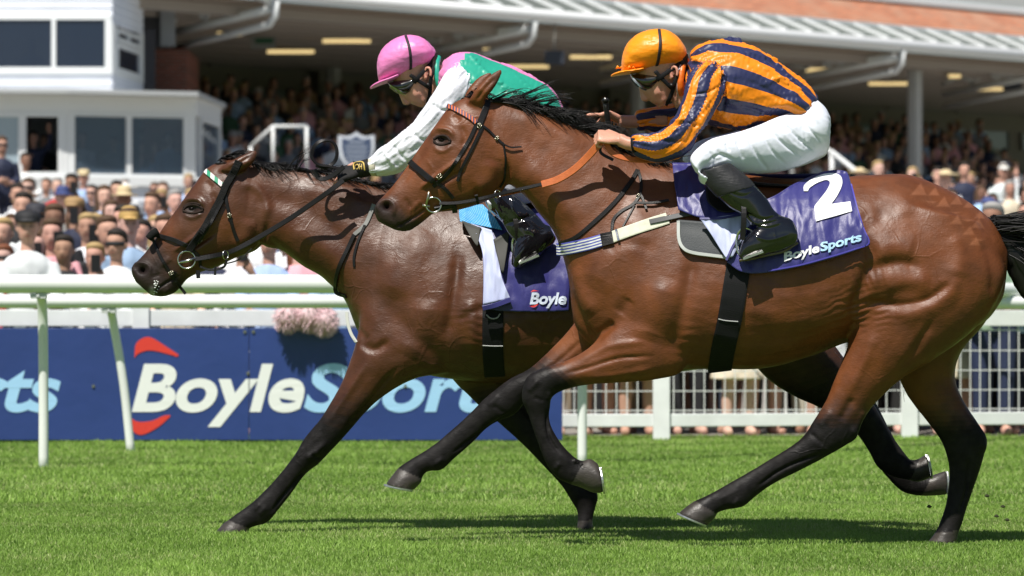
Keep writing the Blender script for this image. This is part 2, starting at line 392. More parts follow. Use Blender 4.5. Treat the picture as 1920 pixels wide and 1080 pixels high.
def build_horse_body(spec, parent):
    Y0 = spec['Y']; lofts = [Loft(st, Y0, **kw) for st, kw in spec['lofts']]
    me = fuse('horse_body', lofts, .0062, 5)
    s = 7200 / Y0
    V = getV(me); Q = to_px(V)
    wg = np.zeros(len(V))
    for (x, y, r) in spec['blend']: wg = np.maximum(wg, 1 - sstep(np.hypot(Q[:, 0] - x, Q[:, 1] - y), r * .55, r))
    relax(me, wg, 45)
    V = getV(me); ids, t, ang = assign(V, lofts)
    N = getN(me).copy()
    for k, b in enumerate(spec['brushes']):
        pts, wd, amp = b[:3]; mask = None
        if len(b) > 3: mask = np.isin(ids, b[3]).astype(float)
        body_ = len(b) > 3 and 0 in b[3]
        brush(me, V, N, pts, wd * (1.35 if body_ else 1), amp * (1.7 if wd < .0075 and len(b) > 3 and b[3][0] in (3, 4, 5, 6) and len(b[3]) == 1 else 1.15 if body_ else 1.0), s, mask)
        if k % 12 == 11: setV(me, V); N = getN(me).copy(); V = getV(me)
    # soft muscle and skin irregularity
    V += N * ((fbm(V * 9, 3, 3) - .5) * .006)[:, None]
    # fine skin folds at flank and elbow
    Q = to_px(V)
    for (x, y, rx, ang_, fr, am) in spec['folds']:
        dx = Q[:, 0] - x; dy = Q[:, 1] - y; c, sn = math.cos(R(ang_)), math.sin(R(ang_))
        a = dx * c + dy * sn; b_ = -dx * sn + dy * c
        g = np.exp(-(np.hypot(a / rx[0], b_ / rx[1])) ** 2)
        wv = np.sin((b_ + 9 * (vnoise(V * 22, 5) - .5)) * fr)
        V += N * (g * wv * am * .6 * np.clip(abs(N[:, 1]) * 1.5, 0, 1))[:, None]
    setV(me, V); Q = to_px(V)
    C = np.tile(np.array(spec['coat']), (len(V), 1))
    n1 = fbm(V * 5, 3, 9)[:, None]
    C *= .78 + .44 * n1
    blk = np.array((.0065, .0055, .0055)); dark = np.array((.022, .015, .013)); hoof = np.array((.042, .035, .030))
    for lid, (a, b_) in spec['black'].items():
        g = (ids == lid) * sstep(t + (vnoise(V * 30, 4) - .5) * .5, a, b_)
        C = C * (1 - g[:, None]) + blk * g[:, None] * (1 + .8 * vnoise(V * 60, 8)[:, None])
    hd = spec['head']
    g = (ids == hd) * sstep(t + (vnoise(V * 24, 2) - .5) * 1.0, spec['muz'][0], spec['muz'][1]) * .93
    C = C * (1 - g[:, None]) + dark * g[:, None]
    for lid, a in spec['hoof'].items():
        g = ((ids == lid) & (t > a)).astype(float)[:, None]
        C = C * (1 - g) + hoof * g * (.8 + .5 * vnoise(V * np.array((10, 10, 120)), 6)[:, None])
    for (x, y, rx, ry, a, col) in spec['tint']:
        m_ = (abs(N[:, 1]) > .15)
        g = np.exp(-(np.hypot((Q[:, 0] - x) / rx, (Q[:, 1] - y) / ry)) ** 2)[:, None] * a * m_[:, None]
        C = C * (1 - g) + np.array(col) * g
    for tri in spec.get('tris', []):
        T_ = np.array(tri, float); d_ = np.full(len(V), 99.0)
        sgn = np.sign(np.cross(T_[1] - T_[0], T_[2] - T_[0]))
        for i in range(3):
            e = T_[(i + 1) % 3] - T_[i]; d_ = np.minimum(d_, (e[0] * (Q[:, 1] - T_[i][1]) - e[1] * (Q[:, 0] - T_[i][0])) * sgn / np.hypot(*e))
        g = (sstep(d_, -1.5, 2.5) * (N[:, 1] < 0) * .9)[:, None]; C = C * (1 - g) + (C * 1.45 + np.array((.022, .019, .016))) * g
    attr(me, 'Col', np.clip(C, 0, 1), 'COLOR')
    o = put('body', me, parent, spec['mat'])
    return o, me, lofts

LB = horse_mat('bright bay coat', .50); LA = horse_mat('dark bay sweating coat', .43)
# ------------------------------------------------------------------ near horse (number 2)
B = dict(Y=15.85, mat=LB, coat=(.135, .0405, .0115), head=1, muz=(6.3, 8.2))
B['lofts'] = [
 ([(1070,470,1070,570,.06,0,0),(1088,400,1082,622,.13,0,.1),(1130,345,1120,655,.19,0,.2),(1190,312,1190,684,.235,0,.3),(1260,304,1260,692,.26,0,.42),(1350,318,1350,692,.29,0,.3),(1450,333,1435,690,.315,0,.15),(1540,334,1520,668,.32,0,.1),(1625,329,1600,640,.31,0,.1),(1700,327,1680,636,.31,0,.15),(1765,350,1750,640,.30,0,.2),(1820,382,1810,620,.27,0,.2),(1862,418,1850,600,.19,0,.1),(1888,465,1880,560,.09,0,0)], dict(seg=44, k=5)),
 ([(915,180,958,290,.055,0),(880,181,955,335,.085,0),(846,196,938,362,.098,0),(818,232,905,380,.102,0),(797,262,868,392,.088,0),(772,299,838,396,.068,0),(748,334,815,399,.055,0),(724,362,798,412,.050,0),(707,380,782,424,.052,0),(702,396,762,434,.046,0),(708,414,742,432,.030,0)], dict(seg=36, k=5)),
 ([(880,186,920,330,.07,0,.2),(920,186,955,345,.085,0,.3),(965,194,985,368,.085,0,.35),(1020,212,1010,400,.095,0,.4),(1080,236,1040,440,.11,0,.4),(1145,270,1062,505,.14,0,.35),(1215,300,1085,600,.18,0,.3),(1290,312,1150,660,.21,0,.3)], dict(seg=36, k=5)),
 # near fore
 ([(1150,520,1300,640,.085,-.12),(1165,570,1285,694,.10,-.14),(1132,618,1240,710,.092,-.15),(1102,652,1172,717,.075,-.15),(1056,678,1108,721,.058,-.15),(1014,691,1058,731,.050,-.15),(986,709,1036,745,.047,-.15),(978,748,1032,761,.043,-.15),(989,775,1030,784,.032,-.15),(999,805,1038,808,.029,-.15),(1012,840,1056,836,.031,-.15),(1024,868,1076,856,.036,-.15),(1044,896,1086,862,.034,-.15),(1068,908,1094,864,.034,-.15),(1088,914,1106,860,.042,-.15),(1112,924,1120,868,.052,-.15),(1131,924,1124,876,.056,-.15)], dict(seg=24, k=4)),
 # far fore
 ([(1110,560,1190,640,.08,.13),(1080,600,1150,660,.085,.14),(1038,648,1088,692,.068,.15),(993,691,1042,722,.056,.15),(952,713,992,747,.05,.15),(914,742,966,777,.046,.15),(888,768,922,796,.034,.15),(850,803,888,828,.029,.15),(816,832,852,860,.031,.15),(789,850,828,881,.036,.15),(765,864,802,884,.031,.15),(748,876,792,896,.036,.15),(738,888,790,904,.048,.15),(722,908,776,919,.055,.15)], dict(seg=24, k=4)),
 # near hind
 ([(1660,370,1840,420,.15,-.10),(1632,440,1884,500,.165,-.13),(1612,530,1872,560,.165,-.15),(1603,595,1822,622,.145,-.16),(1588,650,1762,668,.115,-.16),(1568,705,1690,712,.085,-.16),(1548,752,1645,752,.062,-.16),(1526,788,1618,789,.052,-.16),(1506,818,1604,822,.047,-.16),(1478,840,1556,852,.039,-.16),(1440,863,1502,881,.032,-.16),(1400,887,1452,906,.030,-.16),(1364,908,1418,930,.033,-.16),(1336,923,1393,950,.038,-.16),(1318,932,1362,956,.033,-.16),(1305,938,1344,962,.037,-.16),(1292,946,1341,970,.048,-.16),(1272,962,1326,985,.056,-.16)], dict(seg=30, k=4)),
 # far hind
 ([(1650,420,1870,470,.14,.11),(1660,520,1868,550,.15,.13),(1668,610,1848,604,.14,.14),(1676,670,1806,655,.12,.14),(1686,715,1790,706,.09,.14),(1710,755,1806,750,.068,.14),(1742,795,1833,792,.055,.14),(1764,824,1851,822,.048,.14),(1776,856,1846,850,.042,.14),(1780,888,1836,886,.033,.14),(1777,925,1823,921,.030,.14),(1769,960,1812,954,.034,.14),(1758,988,1804,981,.036,.14),(1749,1004,1797,1000,.044,.14),(1739,1017,1794,1017,.052,.14)], dict(seg=24, k=4)),
 # ears
 ([(874,192,912,198,.022,-.06),(882,178,912,184,.024,-.068),(896,162,925,168,.022,-.072),(914,144,936,150,.015,-.072),(937,129,943,133,.004,-.068)], dict(seg=16, k=4)),
 ([(868,190,900,194,.022,.06),(872,176,902,180,.026,.068),(882,160,912,166,.024,.072),(898,144,920,150,.016,.072),(918,134,924,138,.004,.068)], dict(seg=16, k=4)),
]
B['black'] = {3: (3.6, 5.0), 4: (1.7, 3.2), 5: (5.4, 7.4), 6: (4.2, 6.6)}
B['hoof'] = {3: 13.2, 4: 11.2, 5: 15.2, 6: 12.7}
B['blend'] = [(1090,600,95),(1180,560,120),(1280,650,70),(1130,620,60),(1640,560,90),(1700,480,150),(1840,520,80),(1600,620,55),(1790,640,60),(1060,480,80),(945,300,55),(1230,320,80),(895,190,22),(1690,700,45),(700,400,0)]
LEGS = (3, 4, 5, 6)
B['brushes'] = [
 # hindquarter
 ([(1628,512),(1655,498),(1690,493),(1727,503)], .020, -.012, (0, 5)),
 ([(1640,475),(1680,462),(1715,472)], .035, .010, (0, 5)),
 ([(1612,575),(1640,568),(1687,572),(1735,563),(1767,543),(1786,522)], .014, -.011, (0, 5)),
 ([(1650,535),(1700,528),(1745,530)], .030, .014, (0, 5)),
 ([(1800,500),(1770,560),(1720,585),(1680,595)], .030, .010, (0, 5)),
 ([(1786,440),(1800,480),(1790,520)], .030, .008, (0, 5)),
 ([(1650,360),(1690,375),(1700,410)], .026, .005, (0, 5)),
 ([(1612,400),(1640,420),(1660,380)], .026, -.006, (0, 5)),
 ([(1600,600),(1606,565),(1620,530),(1632,490),(1625,440)], .020, -.018, (0, 5)),
 ([(1588,640),(1604,600)], .015, -.010, (0, 5)),
 ([(1840,450),(1862,500),(1862,560)], .016, -.008, (0, 5)),
 ([(1750,600),(1720,650),(1690,690)], .018, -.008, (5,)),
 ([(1640,620),(1620,680),(1590,740)], .022, .008, (5,)),
 ([(1600,745),(1575,790)], .018, -.009, (5,)),
 ([(1622,770),(1600,815)], .012, .006, (5,)),
 ([(1560,770),(1535,800)], .016, .005, (5,)),
 ([(1540,850),(1470,878),(1420,912)], .007, -.006, (5,)),
 ([(1385,918),(1345,938)], .010, .003, (5,)),
 # barrel, shoulder
 ([(1300,470),(1290,540),(1272,610),(1262,660)], .022, -.012, (0, 3)),
 ([(1230,420),(1150,480),(1110,540)], .05, .012, (0, 2, 3)),
 ([(1250,520),(1230,590),(1215,640)], .045, .016, (0, 3)),
 ([(1152,604),(1135,618),(1112,640)], .012, -.014, (0, 2, 3, 4)),
 ([(1180,560),(1160,590)], .02, -.008, (0, 3)),
 ([(1056,505),(1072,560),(1094,611),(1120,640)], .012, -.013, (0, 2, 3)),
 ([(1075,500),(1090,550),(1115,590)], .022, .010, (0, 2, 3)),
 ([(1130,470),(1180,455),(1230,470)], .02, -.005, (0, 2)),
 ([(1380,560),(1460,600),(1540,600),(1590,570)], .03, .006, (0,)),
 ([(1330,620),(1420,655),(1520,640)], .02, .005, (0,)),
 ([(1420,520),(1500,540),(1560,520)], .03, -.004, (0,)),
 # forearms
 ([(1225,668),(1160,672),(1100,690),(1060,700)], .009, -.007, (3,)),
 ([(1210,640),(1140,650),(1080,682)], .014, .006, (3,)),
 ([(1230,690),(1160,702),(1100,708)], .012, .006, (3,)),
 ([(1010,712),(990,735)], .012, .008, (3,)), ([(1000,745),(1020,752)], .008, -.005, (3,)), ([(1030,735),(1028,750)], .008, .006, (3,)), ([(1050,868),(1040,880)], .010, .006, (3,)), ([(1075,862),(1080,868)], .006, .006, (3,)), ([(925,760),(945,775)], .008, -.005, (4,)), ([(830,860),(815,872)], .008, .005, (4,)), ([(1385,935),(1375,948)], .009, .005, (5,)), ([(1598,800),(1604,822),(1592,830)], .010, .007, (5,)), ([(1520,812),(1545,835)], .008, -.006, (5,)), ([(1846,830),(1850,850)], .010, .006, (6,)),
 ([(1025,770),(1030,820),(1050,850)], .006, -.006, (3,)),
 ([(1090,640),(1050,675),(1010,705)], .010, -.005, (4,)),
 ([(935,740),(915,762)], .012, .005, (4,)),
 ([(955,775),(900,812),(850,848)], .006, -.006, (4,)),
 ([(1815,860),(1812,920),(1800,960)], .006, -.006, (6,)),
 # neck
 ([(958,360),(975,370),(990,400),(1030,440),(1070,500)], .016, -.008, (2, 0)),
 ([(940,250),(990,270),(1050,310),(1110,380)], .03, -.006, (2, 0)),
 ([(960,215),(1030,240),(1100,280)], .03, .008, (2,)),
 ([(980,310),(1030,350),(1080,420)], .03, .008, (2, 0)),
 # head
 ([(952,300),(950,335),(930,362),(900,382)], .012, -.010, (1, 2)),
 ([(925,300),(915,335),(890,355)], .035, .012, (1,)),
 ([(868,296),(838,316),(808,338),(788,353)], .009, .013, (1,)), ([(872,318),(842,336),(815,352)], .010, -.006, (1,)), ([(800,250),(778,290),(752,330),(735,355)], .008, .006, (1,)), ([(862,235),(872,255),(868,275)], .012, -.007, (1,)), ([(748,385),(756,398),(760,412)], .004, -.004, (1,)), ([(764,380),(772,396),(772,408)], .004, -.004, (1,)), ([(780,372),(786,386)], .004, -.003, (1,)), ([(890,380),(925,362),(948,335),(955,305)], .008, .008, (1,)), ([(800,300),(812,320),(800,345)], .006, .003, (1,)),
 ([(858,322),(825,345)], .010, -.006, (1,)),
 ([(828,262)], .020, -.016, (1,)),
 ([(806,258),(820,243),(842,245),(852,258)], .009, .012, (1,)),
 ([(812,276),(830,284),(848,272)], .008, .006, (1,)),
 ([(850,215),(862,228)], .014, -.007, (1,)),
 ([(795,280),(775,315),(750,350)], .012, -.005, (1,)),
 ([(712,398),(709,388),(716,378),(730,376),(740,386),(738,402)], .007, .010, (1,)),
 ([(724,388)], .014, -.022, (1,)), ([(722,386),(728,390)], .008, -.014, (1,)),
 ([(738,400),(745,420),(760,425)], .008, -.006, (1,)),
 ([(728,432),(755,420),(785,402),(800,390)], .0045, -.011, (1,)),
 ([(770,395),(790,375)], .012, .005, (1,)),
 ([(760,372),(772,392)], .007, -.005, (1,)),
 ([(775,425),(765,434)], .012, .006, (1,)),
 ([(893,190),(908,168),(930,145)], .008, -.007, (7,)),
]
B['folds'] = [(1600,585,(55,40),-20,.55,.0035),(1625,520,(30,55),70,.5,.003),(1290,640,(20,50),5,.35,.002),(1640,590,(50,25),-5,.5,.0025)]
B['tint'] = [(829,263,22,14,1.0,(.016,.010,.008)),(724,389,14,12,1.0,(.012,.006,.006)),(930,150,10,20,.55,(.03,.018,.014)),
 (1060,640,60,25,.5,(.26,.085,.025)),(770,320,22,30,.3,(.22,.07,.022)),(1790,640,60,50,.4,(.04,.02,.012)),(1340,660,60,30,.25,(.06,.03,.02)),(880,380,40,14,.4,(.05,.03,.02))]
def tri(zx, zy, s=13, f=1):
    s = s * 1.25 
    x, y = 1500 + zx / 3, 280 + zy / 3
    return [(x - s, y + s * .55), (x + s * .2, y - s * .9 * f), (x + s * .9, y + s * .6)]
B['tris'] = [tri(670,230),tri(740,270,10,-1),tri(805,300,11),tri(755,240,9),tri(870,330,10,-1),tri(880,290,10),tri(880,400,10),tri(940,370,11,-1),tri(950,310,9),tri(950,460,10),tri(1000,420,11),tri(1010,480,11,-1),tri(985,520,9),tri(820,350,8,-1),tri(1010,370,9)]

# ------------------------------------------------------------------ far horse (leader)
A = dict(Y=16.85, mat=LA, coat=(.080, .0270, .0105), head=1, muz=(5.2, 7.2))
A['lofts'] = [
 ([(668,430,664,560,.06,0,0),(690,385,672,620,.13,0,.1),(740,365,705,660,.19,0,.2),(800,358,770,694,.24,0,.35),(880,358,850,712,.27,0,.4),(970,372,950,718,.30,0,.25),(1060,383,1060,714,.31,0,.15),(1180,385,1180,708,.32,0,.1),(1290,375,1300,694,.31,0,.1),(1370,378,1390,680,.30,0,.15),(1430,402,1440,655,.26,0,.2),(1475,450,1480,610,.18,0,.1),(1495,500,1495,560,.08)], dict(seg=40, k=5)),
 ([(462,292,490,395,.055,0),(425,300,496,440,.085,0),(390,314,482,468,.098,0),(362,348,440,484,.102,0),(336,386,405,502,.088,0),(312,418,374,512,.068,0),(290,450,352,524,.055,0),(268,478,338,540,.050,0),(252,496,326,550,.052,0),(247,510,306,556,.046,0),(254,527,284,554,.030,0)], dict(seg=36, k=5)),
 ([(430,305,470,440,.07,0,.2),(470,305,498,462,.085,0,.3),(515,312,528,470,.085,0,.35),(565,319,566,498,.095,0,.4),(625,326,606,522,.11,0,.4),(700,345,648,566,.14,0,.35),(790,357,680,640,.18,0,.3),(880,358,745,670,.21,0,.3)], dict(seg=36, k=5)),
 # near fore
 ([(690,520,870,610,.09,-.11),(676,590,852,690,.11,-.13),(664,648,786,708,.095,-.14),(650,695,744,727,.076,-.14),(629,739,702,757,.061,-.14),(600,786,660,803,.052,-.14),(571,822,626,840,.047,-.14),(553,852,599,868,.045,-.14),(535,876,572,890,.035,-.14),(506,909,546,926,.030,-.14),(479,936,521,957,.037,-.14),(461,951,502,979,.033,-.14),(440,966,481,986,.031,-.14),(427,976,467,991,.038,-.14),(416,984,466,996,.05,-.14),(399,1003,464,1005,.058,-.14)], dict(seg=24, k=4)),
 # far fore
 ([(790,600,950,610,.09,.12),(820,670,952,660,.1,.13),(848,712,948,694,.085,.13),(881,744,964,722,.07,.13),(926,785,990,755,.056,.13),(966,820,1020,790,.048,.13),(1000,853,1046,825,.045,.13),(1025,880,1064,850,.036,.13),(1050,908,1088,880,.032,.13),(1069,935,1120,924,.037,.13),(1082,958,1117,950,.031,.13),(1083,975,1112,971,.036,.13),(1081,993,1112,993,.042,.13)], dict(seg=24, k=4)),
 # near hind
 ([(1300,430,1470,440,.15,-.10),(1315,520,1500,540,.16,-.13),(1350,600,1530,610,.14,-.14),(1410,682,1560,652,.1,-.14),(1475,736,1592,690,.072,-.14),(1545,768,1622,733,.056,-.14),(1588,794,1642,764,.048,-.14),(1611,820,1662,798,.037,-.14),(1630,848,1680,828,.032,-.14),(1645,875,1698,852,.037,-.14),(1672,893,1708,862,.031,-.14),(1702,900,1722,860,.036,-.14),(1722,903,1730,855,.046,-.14),(1745,896,1736,852,.05,-.14)], dict(seg=24, k=4)),
 # far hind
 ([(1300,430,1470,440,.14,.10),(1315,520,1500,540,.15,.12),(1360,600,1535,610,.13,.13),(1420,672,1566,648,.095,.13),(1490,722,1590,680,.07,.13),(1560,760,1628,732,.056,.13),(1600,798,1650,770,.048,.13),(1622,832,1672,812,.037,.13),(1642,866,1692,848,.033,.13),(1662,894,1714,874,.037,.13),(1692,922,1728,890,.032,.13),(1724,930,1744,892,.036,.13),(1750,930,1756,888,.042,.13),(1776,928,1774,882,.03,.13)], dict(seg=24, k=4)),
 ([(411,319,448,326,.022,-.06),(422,308,460,318,.026,-.068),(440,297,472,308,.024,-.072),(460,288,480,297,.015,-.07),(478,281,483,285,.004,-.066)], dict(seg=16, k=4)),
 ([(408,316,444,322,.022,.06),(418,304,455,314,.025,.068),(434,294,464,304,.022,.072),(452,286,472,294,.015,.07),(470,280,475,284,.004,.066)], dict(seg=16, k=4)),
]
A['black'] = {3: (3.0, 5.4), 4: (1.8, 3.6), 5: (2.6, 4.4), 6: (2.6, 4.2)}
A['hoof'] = {3: 12.8, 4: 11.2, 5: 11.2, 6: 11.2}
A['blend'] = [(680,600,80),(760,560,120),(870,650,80),(720,640,60),(900,700,50),(1450,620,70),(1400,640,80),(650,480,70),(500,410,50),(860,370,80)]
A['brushes'] = [
 ([(690,440),(720,500),(700,560),(670,600)], .05, .010, (0, 2, 3)),
 ([(800,430),(760,500),(735,560)], .05, .012, (0, 2, 3)),
 ([(860,470),(850,560),(835,640)], .02, -.014, (0, 3)),
 ([(800,560),(790,620),(765,670)], .045, .016, (0, 3)),
 ([(730,640),(700,655),(672,640)], .014, -.010, (0, 2, 3)),
 ([(662,610),(690,640)], .014, -.010, (0, 2, 3)),
 ([(745,690),(715,725),(690,760),(650,800)], .012, -.010, (3,)),
 ([(690,680),(650,740),(610,800)], .016, .008, (3,)),
 ([(760,710),(720,745),(690,780)], .012, .006, (3,)),
 ([(610,830),(590,850),(572,860)], .014, .010, (3,)), ([(600,862),(585,852)], .007, -.005, (3,)), ([(568,838),(556,858)], .008, .006, (3,)), ([(598,868),(590,880)], .007, .005, (3,)), ([(517,958),(508,966)], .008, .006, (3,)), ([(487,945),(478,958)], .008, .005, (3,)),
 ([(575,880),(540,920),(512,955)], .007, -.007, (3,)),
 ([(500,950),(485,965)], .012, .005, (3,)),
 ([(880,560),(885,610),(885,660)], .022, .012, (0,)),
 ([(860,600),(900,580),(940,590)], .012, -.006, (0,)),
 ([(960,740),(1000,790),(1030,830)], .010, -.005, (4,)),
 ([(500,440),(520,470),(560,500),(620,545)], .018, -.009, (2,)),
 ([(480,370),(540,380),(600,410),(660,470)], .03, -.009, (2, 0)),
 ([(450,345),(480,352),(500,380),(500,410)], .020, .010, (1, 2)),
 ([(560,350),(640,365),(720,400)], .03, .009, (2, 0)),
 ([(540,430),(600,460),(650,520)], .03, .008, (2, 0)),
 ([(500,415),(497,445),(475,466),(445,482)], .014, -.012, (1, 2)),
 ([(470,410),(460,445),(435,465)], .035, .012, (1,)),
 ([(405,412),(378,434),(350,455),(326,471)], .009, .013, (1,)), ([(410,432),(382,452),(356,470)], .010, -.006, (1,)), ([(340,378),(318,410),(296,446),(276,476)], .008, .006, (1,)), ([(396,360),(405,380),(400,400)], .012, -.007, (1,)), ([(290,505),(298,518),(300,530)], .004, -.004, (1,)), ([(306,498),(314,512)], .004, -.004, (1,)), ([(425,492),(455,476),(482,456),(494,430)], .008, .008, (1,)),
 ([(398,440),(365,462)], .010, -.007, (1,)),
 ([(360,391)], .020, -.014, (1,)),
 ([(338,388),(352,375),(372,375),(384,388)], .009, .012, (1,)),
 ([(344,402),(360,408),(380,400)], .008, .007, (1,)),
 ([(385,340),(398,352)], .014, -.006, (1,)),
 ([(330,402),(310,432),(288,465)], .012, -.005, (1,)),
 ([(253,512),(250,502),(258,494),(272,494),(282,503),(280,518)], .007, .010, (1,)),
 ([(266,507)], .014, -.022, (1,)), ([(264,505),(270,509)], .008, -.014, (1,)),
 ([(292,556),(293,545),(310,532),(335,518)], .0045, -.012, (1,)),
 ([(300,500),(320,482)], .012, .005, (1,)),
 ([(284,520),(300,515)], .008, -.005, (1,)),
 ([(318,540),(306,550)], .012, .007, (1,)),
 ([(428,318),(450,305),(470,292)], .007, -.006, (7,)),
]
A['folds'] = [(892,630,(22,50),15,.42,.0018),(880,590,(40,20),0,.5,.0018),(620,340,(60,14),10,.5,.002)]
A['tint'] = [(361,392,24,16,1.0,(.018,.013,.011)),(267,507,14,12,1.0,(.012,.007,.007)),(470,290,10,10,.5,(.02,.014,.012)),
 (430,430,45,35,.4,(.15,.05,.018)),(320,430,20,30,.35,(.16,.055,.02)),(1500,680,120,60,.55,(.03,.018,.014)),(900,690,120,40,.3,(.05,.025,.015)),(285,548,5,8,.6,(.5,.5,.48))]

def horse_extras(spec, root, eye, skin_, eyer, eyea=8):
    l, n = skin_.hit(*eye)
    m = bpy.data.meshes.new('eye'); bm = bmesh.new(); bmesh.ops.create_uvsphere(bm, u_segments=24, v_segments=16, radius=eyer)
    Rm = Matrix.Rotation(R(eyea), 4, 'Y'); bmesh.ops.scale(bm, verts=bm.verts, vec=(1.35, .85, .92)); bmesh.ops.transform(bm, matrix=Rm, verts=bm.verts)
    bmesh.ops.translate(bm, verts=bm.verts, vec=l + Vector((0, .0115, 0))); bm.to_mesh(m); bm.free()
    m.polygons.foreach_set('use_smooth', [True] * len(m.polygons))
    put('eye', m, root, mat('horse eye', (.005, .003, .002), .16, .12))
def eyelid(root, skin_, pts, mt, name='eyelid'):
    V, Fc = strap(skin_, pts, .009, .008, -.002, step=3); m = MB(); m.add(V, Fc); m.build(name, mt, root, smooth=True)
def shoe(root, spec, li, bvf, name='horseshoe'):
    """light metal plate on the sole: last station of the leg loft"""
    l = Loft(*[spec['lofts'][li][0]], spec['Y'], **spec['lofts'][li][1])
    c, u, v = l.c[-1], l.u[-1], l.v[-1]; ax = l.c[-1] - l.c[-6]; nrm = np.cross(u, v); nrm /= np.linalg.norm(nrm)
    if nrm.dot(ax) < 0: nrm = -nrm
    pts = [c + u * math.cos(a) * .98 + v * math.sin(a) * 1.0 + nrm * .004 for a in np.linspace(R(bvf[0]), R(bvf[1]), 22)]
    V, Fc = ribbon(pts, [nrm] * len(pts), .013, .008); m = MB(); m.add(V, Fc)
    return m.build(name, mat('worn aluminium racing plate', (.55, .56, .55), .35, .5, .8, var=.2, vscale=60), root)
def add_strap(name, skin_, pts, wd, mt, parent, th=.004, lift=.002, far=False, step=5, colfn=None):
    V, Fc = strap(skin_, pts, wd, th, lift, far, step); m = MB(); m.add(V, Fc)
    o = m.build(name, mt, parent, smooth=False)
    return o
def ring3(name, c, rad, r, mt, parent, tilt=(0, 0), squash=1.0, a0=0, a1=360):
    pts = []
    Mt = Matrix.Rotation(R(tilt[0]), 3, 'Z') @ Matrix.Rotation(R(tilt[1]), 3, 'X')
    for a in np.linspace(R(a0), R(a1), 29): pts.append(Vector(c) + Mt @ Vector((math.cos(a) * rad * squash, 0, math.sin(a) * rad)))
    m = MB(); m.tube(pts, r, 8, a1 - a0 < 360); return m.build(name, mt, parent, smooth=True)
def buckle(skin_, px, py, w_, parent, ang=0, name='buckle', s=450):
    l, n = skin_.hit(px, py)
    if l is None: l = P(px, py, skin_.Yc - .1)
    l = l + Vector((0, -.009, 0)); c, sn = math.cos(R(ang)), math.sin(R(ang)); m = MB()
    q = [(-w_, -w_ * .8), (w_, -w_ * .8), (w_, w_ * .8), (-w_, w_ * .8), (-w_, -w_ * .8)]
    q = [l + Vector((a * c - b * sn, 0, a * sn + b * c)) for a, b in q]
    for i in range(4): m.tube([q[i], q[i + 1]], .0018, 6)
    m.tube([(q[0] + q[3]) / 2, (q[1] + q[2]) / 2], .0015, 6)
    return m.build(name, M['brass_fit'], parent, smooth=True)
def interp_curve(pts, n):
    return resample_n(np.asarray(pts, float), n)
def resample_n(pts, n):
    if len(pts) > 2: pts = catmull(pts, 6)
    L = np.concatenate([[0], np.cumsum(np.linalg.norm(np.diff(pts, axis=0), axis=1))])
    q = np.linspace(0, L[-1], n); return np.stack([np.interp(q, L, pts[:, 0]), np.interp(q, L, pts[:, 1])], 1)
def cloth(name, skin_, left, right, nu, nv, mt, parent, lift=.012, wr=.008, far=False, top=None, bottom=None, seed=1, th=.0025, fold=(1, 1), colfn=None, kinkv=None, mirror=False):
    """a cloth lying on the body between two edge curves drawn top to bottom"""
    Lc = resample_n(np.asarray(left, float), nv); Rc = resample_n(np.asarray(right, float), nv)
    t = np.linspace(0, 1, nu)[None, :, None]
    G = Lc[:, None] * (1 - t) + Rc[:, None] * t
    if top is not None:
        tc = resample_n(np.asarray(top, float), nu); G += (tc - G[0])[None] * (1 - np.linspace(0, 1, nv))[:, None, None]
    if bottom is not None:
        bc = resample_n(np.asarray(bottom, float), nu); G += (bc - G[-1])[None] * np.linspace(0, 1, nv)[:, None, None]
    Y = np.full((nv, nu), np.nan)
    for i in range(nv):
        for j in range(nu):
            l, n = skin_.hit(G[i, j, 0], G[i, j, 1], far)
            if l is not None: Y[i, j] = l.y
    sgn = 1 if far else -1
    Y[np.isnan(Y)] = skin_.Yc + sgn * .02
    for _ in range(10):
        Z = np.pad(Y, 1, mode='edge'); Zs = (Z[:-2, 1:-1] + Z[2:, 1:-1] + Z[1:-1, :-2] + Z[1:-1, 2:]) / 4
        Y = np.minimum(Zs, Y + .0) * .7 + Zs * .3 if not far else np.maximum(Zs, Y) * .7 + Zs * .3
    W = Pn(G[..., 0].ravel(), G[..., 1].ravel(), Y.ravel())
    q = np.stack([G[..., 0].ravel() / 450 * fold[0] * 6, np.zeros(nu * nv), G[..., 1].ravel() / 450 * fold[1] * 6], 1)
    n_ = fbm(q * 1.6, 3, seed); rdg = 1 - abs(2 * n_ - 1) * 2
    W[:, 1] += sgn * (lift + wr * (rdg + .4)) 
    Fc = []
    for i in range(nv - 1):
        for j in range(nu - 1): Fc.append((i * nu + j, (i + 1) * nu + j, (i + 1) * nu + j + 1, i * nu + j + 1))
    me = mesh(name, W, Fc)
    if colfn is not None:
        uu, vv = np.meshgrid(np.linspace(0, 1, nu), np.linspace(0, 1, nv)); attr(me, 'Col', colfn(uu.ravel(), vv.ravel()), 'COLOR')
    o = put(name, me, parent, mt)
    sm = o.modifiers.new('thickness', 'SOLIDIFY'); sm.thickness = th; sm.offset = 0
    return o, me
